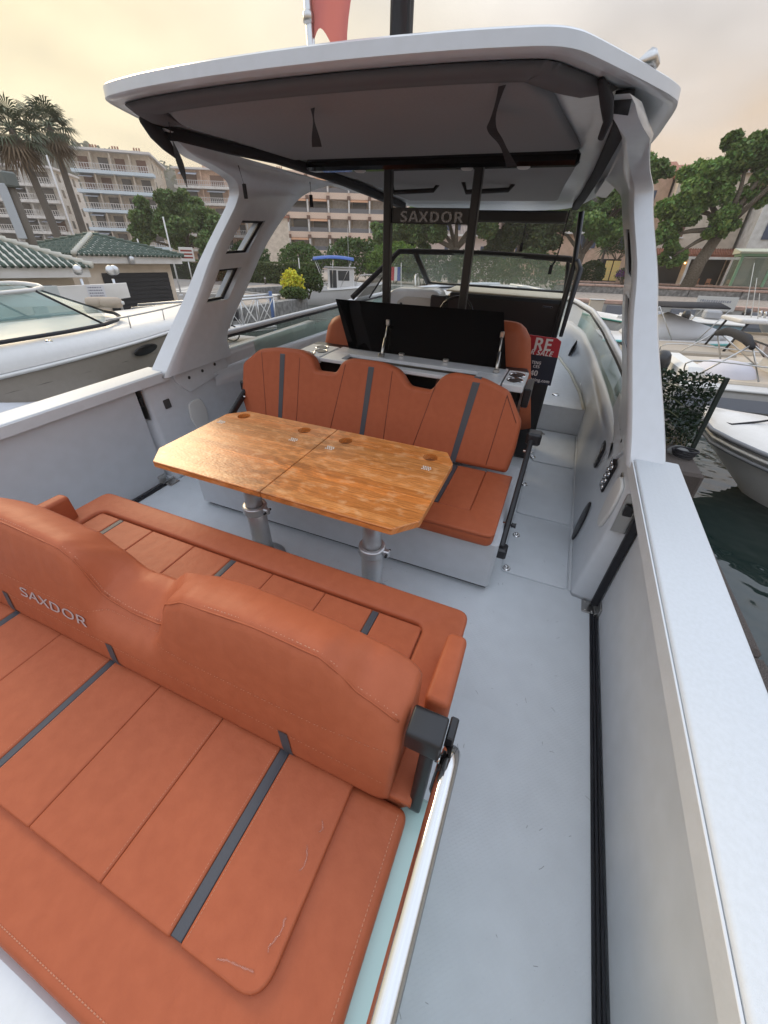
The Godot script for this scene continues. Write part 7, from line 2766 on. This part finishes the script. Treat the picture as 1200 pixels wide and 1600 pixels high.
func plane_tree(label: String, at: Vector3, trunk_h: float, clumps: Array, size: float, dens: float, sd: int, base := Vector3(0.075, 0.115, 0.04), trunk_r := 0.3, lean := Vector3.ZERO, group := "plane trees round the harbour") -> void:
	# clumps: [centre relative to base, radius]
	var t := thing("plane_tree", label, "tree", at, false, 0.0, group)
	var r := RandomNumberGenerator.new()
	r.seed = sd
	var st := mb(true)
	var top := Vector3(lean.x, trunk_h, lean.z)
	tube(st, [Vector3(0, -0.2, 0), Vector3(lean.x * 0.3, trunk_h * 0.5, lean.z * 0.3), top], [trunk_r * 1.25, trunk_r, trunk_r * 0.8], 10)
	for c in clumps:
		var mid: Vector3 = top.lerp(c[0], 0.5) + Vector3(r.randf_range(-0.4, 0.4), r.randf_range(-0.1, 0.4), r.randf_range(-0.4, 0.4))
		tube(st, [top - Vector3(0, 0.15, 0), mid, c[0]], [trunk_r * 0.55, trunk_r * 0.33, trunk_r * 0.12], 7)
		for k in 3:
			var d: Vector3 = Vector3(r.randfn(), r.randfn() * 0.6 + 0.2, r.randfn()).normalized() * c[1] * 0.75
			tube(st, [mid.lerp(c[0], 0.6), c[0] + d], [trunk_r * 0.16, trunk_r * 0.04], 5)
	obj("trunk", st, M.bark, t)
	var xs := []; var cols := []
	for c in clumps:
		var rad: float = c[1]
		var tone := base * r.randf_range(0.8, 1.2)
		for k in 15:
			# smaller leaf balls over the clump leave gaps between them
			var d := Vector3(r.randfn(), r.randfn() * 0.8, r.randfn()).normalized()
			var cc: Vector3 = c[0] + d * rad * r.randf_range(0.35, 0.95)
			var rr := rad * r.randf_range(0.26, 0.52)
			clump_leaves(xs, cols, cc, Vector3(rr, rr * 0.8, rr), int(dens * rr * rr * 6.0), size, tone * r.randf_range(0.85, 1.2), r, 0.3)
	leaf_cloud("crown", xs, cols, t)

func bush(called: String, label: String, category: String, at: Vector3, rad: Vector3, size: float, n: int, base: Vector3, sd: int, rough := 0.16, group := "") -> Node3D:
	var t := thing(called, label, category, at, false, 0.0, group)
	var r := RandomNumberGenerator.new()
	r.seed = sd
	# dark twiggy heart so that no light comes straight through
	var st := mb(true)
	for k in 7:
		var d := Vector3(r.randf_range(-1, 1), r.randf_range(0.5, 1.4), r.randf_range(-1, 1)) * rad * 0.7
		tube(st, [Vector3(d.x * 0.1, -0.2, d.z * 0.1), d], [0.05, 0.015], 5)
	obj("branches", st, M.bark, t)
	var nn := noise(sd, 0.9)
	var xs := []; var cols := []
	for k in n:
		var d := Vector3(r.randfn(), r.randfn(), r.randfn()).normalized()
		if d.y < -0.75: d.y = -d.y
		var m: float = 1.0 + nn.get_noise_3dv(d * 2.2) * rough * 3.0
		var depth: float = 1.0 - 0.45 * pow(r.randf(), 2.5)
		var p := d * rad * m * depth + Vector3(0, rad.y, 0)
		if p.y < 0.02: p.y = r.randf_range(0.02, 0.3)
		xs.append(leaf_at(p, size * r.randf_range(0.7, 1.3), r))
		cols.append(leaf_tone(r, base, 0.35))
	leaf_cloud("foliage", xs, cols, t)
	return t

func palm(label: String, at: Vector3, h: float, lean: Vector3, sd: int, rad: float) -> void:
	var t := thing("fan_palm", label, "palm tree", at, false, 0.0, "tall fan palms")
	var r := RandomNumberGenerator.new()
	r.seed = sd
	var st := mb(true)
	var pts := []; var rr := []
	for k in 9:
		var f := k / 8.0
		pts.append(Vector3(lean.x * f * f, h * f, lean.z * f * f)); rr.append(lerp(0.24, 0.15, f))
	tube(st, pts, rr, 10)
	obj("trunk", st, M.palm_bark, t)
	var top: Vector3 = pts[-1]
	for k in 38:
		# stalk and fan of narrow blades; the lower fans hang and are dry
		var age := k / 37.0
		var a := k * 2.39996 + r.randf_range(-0.2, 0.2)
		var el: float = lerp(1.25, -1.15, pow(age, 0.85)) + r.randf_range(-0.12, 0.12)
		var dir := Vector3(cos(a) * cos(el), sin(el), sin(a) * cos(el))
		var sl := rad * r.randf_range(0.4, 0.55)
		var hub := top + dir * sl + Vector3(0, -0.12 * sl, 0)
		st = mb()
		tube(st, [top, top + dir * sl * 0.5 + Vector3(0, 0.02, 0), hub], [0.03, 0.022, 0.015], 4)
		var f := frame_of(dir)
		var fan_r := rad * r.randf_range(0.48, 0.62)
		for b in 17:
			var ba := deg_to_rad(-115.0 + 230.0 * b / 16.0)
			var bd := (f.z * cos(ba) + f.x * sin(ba)).normalized()
			var side := f.y.cross(bd).normalized() * fan_r * 0.045
			var l: float = fan_r * (1.0 - 0.25 * absf(ba) / 2.0) * r.randf_range(0.9, 1.08)
			var m := hub + bd * l * 0.55 + Vector3(0, -0.03 * l, 0)
			var e := hub + bd * l + Vector3(0, -0.42 * l * r.randf_range(0.5, 1.2), 0)
			tri(st, hub, m + side, m - side)
			tri(st, m - side, m + side, e)
		var dry := age > 0.74
		var fm := mat(lin(0.16, 0.115, 0.07), 0.85) if dry else mat(lin(0.075, 0.092, 0.05) if k % 2 else lin(0.10, 0.12, 0.065), 0.6)
		fm.cull_mode = BaseMaterial3D.CULL_DISABLED
		obj("dry_frond" if dry else "frond", st, fm, t)

func greenery() -> void:
	palm("tall shaggy fan palm nearest the white apartment block", Vector3(-27.0, QY, -17.0), 6.7, Vector3(-0.2, 0, 0.3), 3, 1.75)
	palm("tall fan palm with a slim dark trunk beside the grey mast", Vector3(-29.6, QY, -20.3), 7.7, Vector3(0.0, 0, 0.0), 5, 1.7)
	var big := Vector3(0.072, 0.108, 0.042)
	plane_tree("broad plane tree behind the green tiled roof", Vector3(-36.2, QY, -34.6), 2.2, [[Vector3(-2.4, 4.4, 1.2), 1.7], [Vector3(-0.6, 5.6, 0.4), 1.7], [Vector3(1.3, 5.2, -0.6), 1.6], [Vector3(-2.9, 3.0, 2.2), 1.2], [Vector3(2.4, 4.0, -1.4), 1.5], [Vector3(0.2, 3.9, 1.2), 1.5], [Vector3(-1.5, 4.2, -1.5), 1.5], [Vector3(2.6, 2.7, 0.2), 1.1]], 0.13, 190, 21, big, 0.3, Vector3(0.1, 0, 0))
	plane_tree("big plane tree shading the restaurant terrace", Vector3(8.0, QY, -40.5), 4.2, [[Vector3(-2.2, 5.2, 0.5), 1.5], [Vector3(-1.2, 6.9, 0.2), 1.7], [Vector3(0.6, 8.2, 0), 1.5], [Vector3(2.4, 8.4, 0), 1.4], [Vector3(-2.6, 3.6, 0.6), 1.1], [Vector3(0.6, 4.6, 0.8), 1.2], [Vector3(2.4, 6.4, -0.4), 1.3], [Vector3(4.2, 7.6, 0.2), 1.5], [Vector3(-1.6, 2.4, 0.5), 0.8]], 0.13, 210, 22, Vector3(0.07, 0.115, 0.035), 0.42, Vector3(0.9, 0, 0))
	plane_tree("plane tree with drooping crown beside the white shuttered house", Vector3(13.0, QY, -37.5), 4.5, [[Vector3(-0.8, 6.6, 0), 1.4], [Vector3(0.9, 7.6, 0), 1.6], [Vector3(0.6, 4.8, 0.5), 1.3], [Vector3(2.2, 5.4, 0), 1.4]], 0.13, 190, 23, Vector3(0.068, 0.11, 0.036), 0.35)
	plane_tree("leafy plane tree in front of the pink shuttered house", Vector3(-0.2, QY, -44.0), 2.6, [[Vector3(0.4, 5.0, 0.4), 1.6], [Vector3(2.2, 6.2, 0), 1.7], [Vector3(1.8, 4.2, 0.8), 1.2], [Vector3(-1.6, 5.6, 0), 1.6], [Vector3(3.6, 7.6, 0), 1.4], [Vector3(-3.4, 4.6, 0), 1.4]], 0.13, 200, 24, Vector3(0.066, 0.11, 0.035), 0.34, Vector3(0.3, 0, 0))
	plane_tree("plane tree with mottled trunk standing beyond the windscreen", Vector3(-10.6, QY, -41.5), 2.8, [[Vector3(-2.6, 4.6, 0), 1.7], [Vector3(-0.4, 5.6, 0.4), 1.8], [Vector3(2.0, 4.8, 0), 1.7], [Vector3(-4.6, 4.2, 0), 1.5], [Vector3(-1.4, 7.0, 0), 1.6], [Vector3(3.6, 6.0, 0), 1.5]], 0.13, 200, 25, Vector3(0.07, 0.105, 0.04), 0.4)
	plane_tree("darker spreading tree between the two middle plane trees", Vector3(-5.4, QY, -43.5), 2.0, [[Vector3(-1.6, 3.4, 0), 1.7], [Vector3(0.6, 4.2, 0), 1.9], [Vector3(2.2, 3.2, 0.4), 1.6], [Vector3(-0.4, 5.8, 0), 1.7], [Vector3(3.0, 5.2, 0), 1.4]], 0.12, 210, 26, Vector3(0.05, 0.068, 0.03), 0.3)
	plane_tree("tree at the bend of the far quay", Vector3(-17.0, QY, -44.0), 2.4, [[Vector3(-1.6, 4.0, 0), 1.5], [Vector3(0.4, 5.0, 0), 1.7], [Vector3(2.2, 4.2, 0), 1.6]], 0.13, 180, 27, Vector3(0.066, 0.105, 0.038), 0.3)
	for q in [[Vector3(-11.8, QY, -36.0), "low dense shrubbery at the water bend beyond the windscreen", 51], [Vector3(-7.6, QY, -37.0), "wide dense shrubbery in front of the ochre house", 52], [Vector3(-3.4, QY, -36.0), "dense glossy shrubbery before the leafy plane tree", 53]]:
		bush("shore_shrubbery", q[1], "shrubbery", q[0], Vector3(2.4, 1.25, 1.0), 0.10, 3600, Vector3(0.045, 0.066, 0.026), q[2], 0.15, "shrubbery along the far shore")
	# clipped bushes behind the hedge
	var shr := Vector3(0.035, 0.062, 0.022)
	bush("round_bush", "tall dark rounded bush at the end of the clipped hedge", "bush", Vector3(-27.6, QY, -33.6), Vector3(1.9, 1.45, 1.5), 0.10, 3800, shr, 31, 0.1, "bushes behind the hedge")
	bush("round_bush", "broad rounded bush behind the middle of the clipped hedge", "bush", Vector3(-23.3, QY, -35.4), Vector3(2.2, 1.4, 1.5), 0.10, 4600, Vector3(0.048, 0.08, 0.025), 32, 0.1, "bushes behind the hedge")
	bush("round_bush", "large rounded bush behind the blue bimini", "bush", Vector3(-19.0, QY, -37.4), Vector3(2.9, 1.65, 1.6), 0.10, 5600, Vector3(0.042, 0.072, 0.024), 33, 0.1, "bushes behind the hedge")
	bush("round_bush", "bright green bush beside the fishing boat bow", "bush", Vector3(-14.6, QY, -36.6), Vector3(2.6, 1.45, 1.5), 0.10, 5200, Vector3(0.075, 0.125, 0.03), 34, 0.1, "bushes behind the hedge")
	bush("round_bush", "low dark bush in front of the hedge by the yellow shrub", "bush", Vector3(-13.3, QY, -20.6), Vector3(0.9, 0.62, 0.6), 0.07, 2200, Vector3(0.04, 0.06, 0.022), 35, 0.12, "bushes behind the hedge")
	bush("yellow_shrub", "variegated yellow-green shrub on the quay corner", "shrub", Vector3(-12.45, QY, -18.0), Vector3(0.50, 0.56, 0.42), 0.05, 2400, Vector3(0.34, 0.33, 0.04), 36, 0.22)
	bush("green_shrub", "dark green shrub base under the yellow shrub", "shrub", Vector3(-12.15, QY, -17.6), Vector3(0.6, 0.26, 0.5), 0.055, 1800, Vector3(0.05, 0.075, 0.025), 37, 0.15)
	bush("topiary_ball", "clipped dark topiary ball at the terrace edge", "topiary", Vector3(1.3, QY, -45.6), Vector3(1.15, 1.05, 1.1), 0.07, 3600, Vector3(0.028, 0.045, 0.018), 38, 0.03)
	bush("rounded_tree", "dense mushroom-shaped clipped tree before the pink house", "tree", Vector3(3.3, QY + 2.4, -49.6), Vector3(1.75, 1.2, 1.5), 0.08, 4200, Vector3(0.036, 0.058, 0.02), 39, 0.05)
	bush("low_shrub", "low green shrub under the pink house windows", "shrub", Vector3(-0.6, QY, -47.5), Vector3(1.4, 0.9, 1.0), 0.09, 1800, Vector3(0.06, 0.10, 0.028), 40, 0.15)
	# flower tub
	var t := bush("flower_tub", "spill of purple, red and orange flowers on the terrace wall", "flowers", Vector3(3.9, QY + 0.55, -43.0), Vector3(0.75, 0.5, 0.45), 0.06, 700, Vector3(0.04, 0.06, 0.025), 44, 0.2)
	var r := RandomNumberGenerator.new()
	r.seed = 8
	var xs := []; var cols := []
	for k in 420:
		var d := Vector3(r.randfn(), abs(r.randfn()) * 0.8, abs(r.randfn())).normalized()
		xs.append(leaf_at(d * Vector3(0.78, 0.6, 0.5) + Vector3(0, 0.42, 0), 0.055, r))
		cols.append([Color(0.16, 0.06, 0.30), Color(0.20, 0.05, 0.26), Color(0.42, 0.05, 0.06), Color(0.55, 0.22, 0.04)][int(clamp((d.x + 1.0) * 2.0 + r.randf_range(-0.7, 0.7), 0, 3))])
	leaf_cloud("blossom", xs, cols, t)
	# yuccas by the pink house
	for i in 2:
		t = thing("yucca", ["spiky yucca growing at the edge of the mushroom-shaped tree", "tall spiky yucca against the pink house wall"][i], "plant", Vector3([1.9, 4.4][i], QY, [-48.6, -51.0][i]), false, 0.0, "yuccas by the pink house")
		var st := mb(true)
		tube(st, [Vector3.ZERO, Vector3(0.1, [3.0, 4.2][i], 0)], [0.16, 0.10], 8)
		obj("trunk", st, M.palm_bark, t)
		st = mb()
		for k in 70:
			var d := Vector3(r.randfn(), r.randf_range(-0.6, 1.0), r.randfn()).normalized()
			var o := Vector3(0.1, [3.0, 4.2][i], 0)
			var sd := d.cross(Vector3.UP).normalized() * 0.045
			var m := o + d * 0.6
			tri(st, o, m + sd, m - sd)
			tri(st, m - sd, m + sd, o + d * 1.25 + Vector3(0, -0.25, 0))
		var ym := mat(lin(0.09, 0.12, 0.055), 0.6)
		ym.cull_mode = BaseMaterial3D.CULL_DISABLED
		obj("leaves", st, ym, t).set_meta("kind", "stuff")
	# clipped hedge along the road
	t = thing("clipped_hedge", "long clipped box hedge along the far side of the road", "hedge", Vector3(-22, QY, -28.6))
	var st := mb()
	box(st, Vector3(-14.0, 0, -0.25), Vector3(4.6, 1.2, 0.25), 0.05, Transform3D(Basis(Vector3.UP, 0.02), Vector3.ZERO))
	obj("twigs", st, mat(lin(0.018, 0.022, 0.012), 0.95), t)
	xs = []; cols = []
	for k in 15000:
		var f := r.randf()
		var p: Vector3
		if f < 0.72: p = Vector3(r.randf_range(-14.1, 4.7), r.randf_range(0, 1.36), 0.36 + r.randfn() * 0.03)
		else: p = Vector3(r.randf_range(-14.1, 4.7), 1.36 + r.randfn() * 0.025, r.randf_range(-0.4, 0.4))
		xs.append(leaf_at(p, r.randf_range(0.045, 0.08), r))
		cols.append(leaf_tone(r, Vector3(0.055, 0.075, 0.03), 0.4))
	leaf_cloud("foliage", xs, cols, t)
	for k in 7:
		var bo := thing("kerb_bollard", "short wooden bollard in the row before the clipped hedge", "bollard", Vector3(-27.5 + 1.55 * k, QY, -27.3), false, 0.0, "bollards along the road")
		st = mb(true)
		tube(st, [Vector3.ZERO, Vector3(0, 0.42, 0), Vector3(0, 0.46, 0)], [0.06, 0.06, 0.03], 8)
		obj("post", st, M.palm_bark, bo)
		st = mb(true)
		tube(st, [Vector3(0, 0.36, 0), Vector3(0, 0.40, 0)], 0.066, 8)
		obj("band", st, M.white_plastic, bo)
	t = thing("planter_box", "white concrete planter block under the yellow shrub", "planter", Vector3(-13.1, 0.42, -17.2), false, 0.3)
	st = mb()
	box(st, Vector3(-0.28, 0, -0.28), Vector3(0.28, 0.52, 0.28), 0.02)
	obj("block", st, M.stucco_white, t)
	st = mb()
	box(st, Vector3(-0.31, 0.521, -0.31), Vector3(0.31, 0.58, 0.31), 0.02)
	obj("rim", st, M.stucco_white, t)
	# trees scattered over the hill
	xs = []; cols = []
	var hn := noise(61, 0.02)
	for k in 5200:
		var i := r.randf_range(2.0, 9.0)
		var j := r.randf_range(0.0, 26.0)
		var a := deg_to_rad(-125.0 + 140.0 * j / 40.0)
		var d := 230.0 + 22.0 * i
		var h: float = (44.0 + 16.0 * sin(j * 0.32 + 1.0)) * smoothstep(0, 6, i) * smoothstep(41.0, 16.0, j)
		var c := Vector3(sin(a) * d, max(h, 0.0) + r.randf_range(0, 3.0), -cos(a) * d)
		xs.append(leaf_at(c, r.randf_range(1.2, 2.6), r))
		cols.append(leaf_tone(r, Vector3(0.045, 0.06, 0.038), 0.35))
	var hw := thing("hill_wood", "dark wooded hillside rising behind the apartment blocks", "wood", Vector3(0, 0, 0))
	hw.set_meta("kind", "stuff")
	leaf_cloud("foliage", xs, cols, hw)
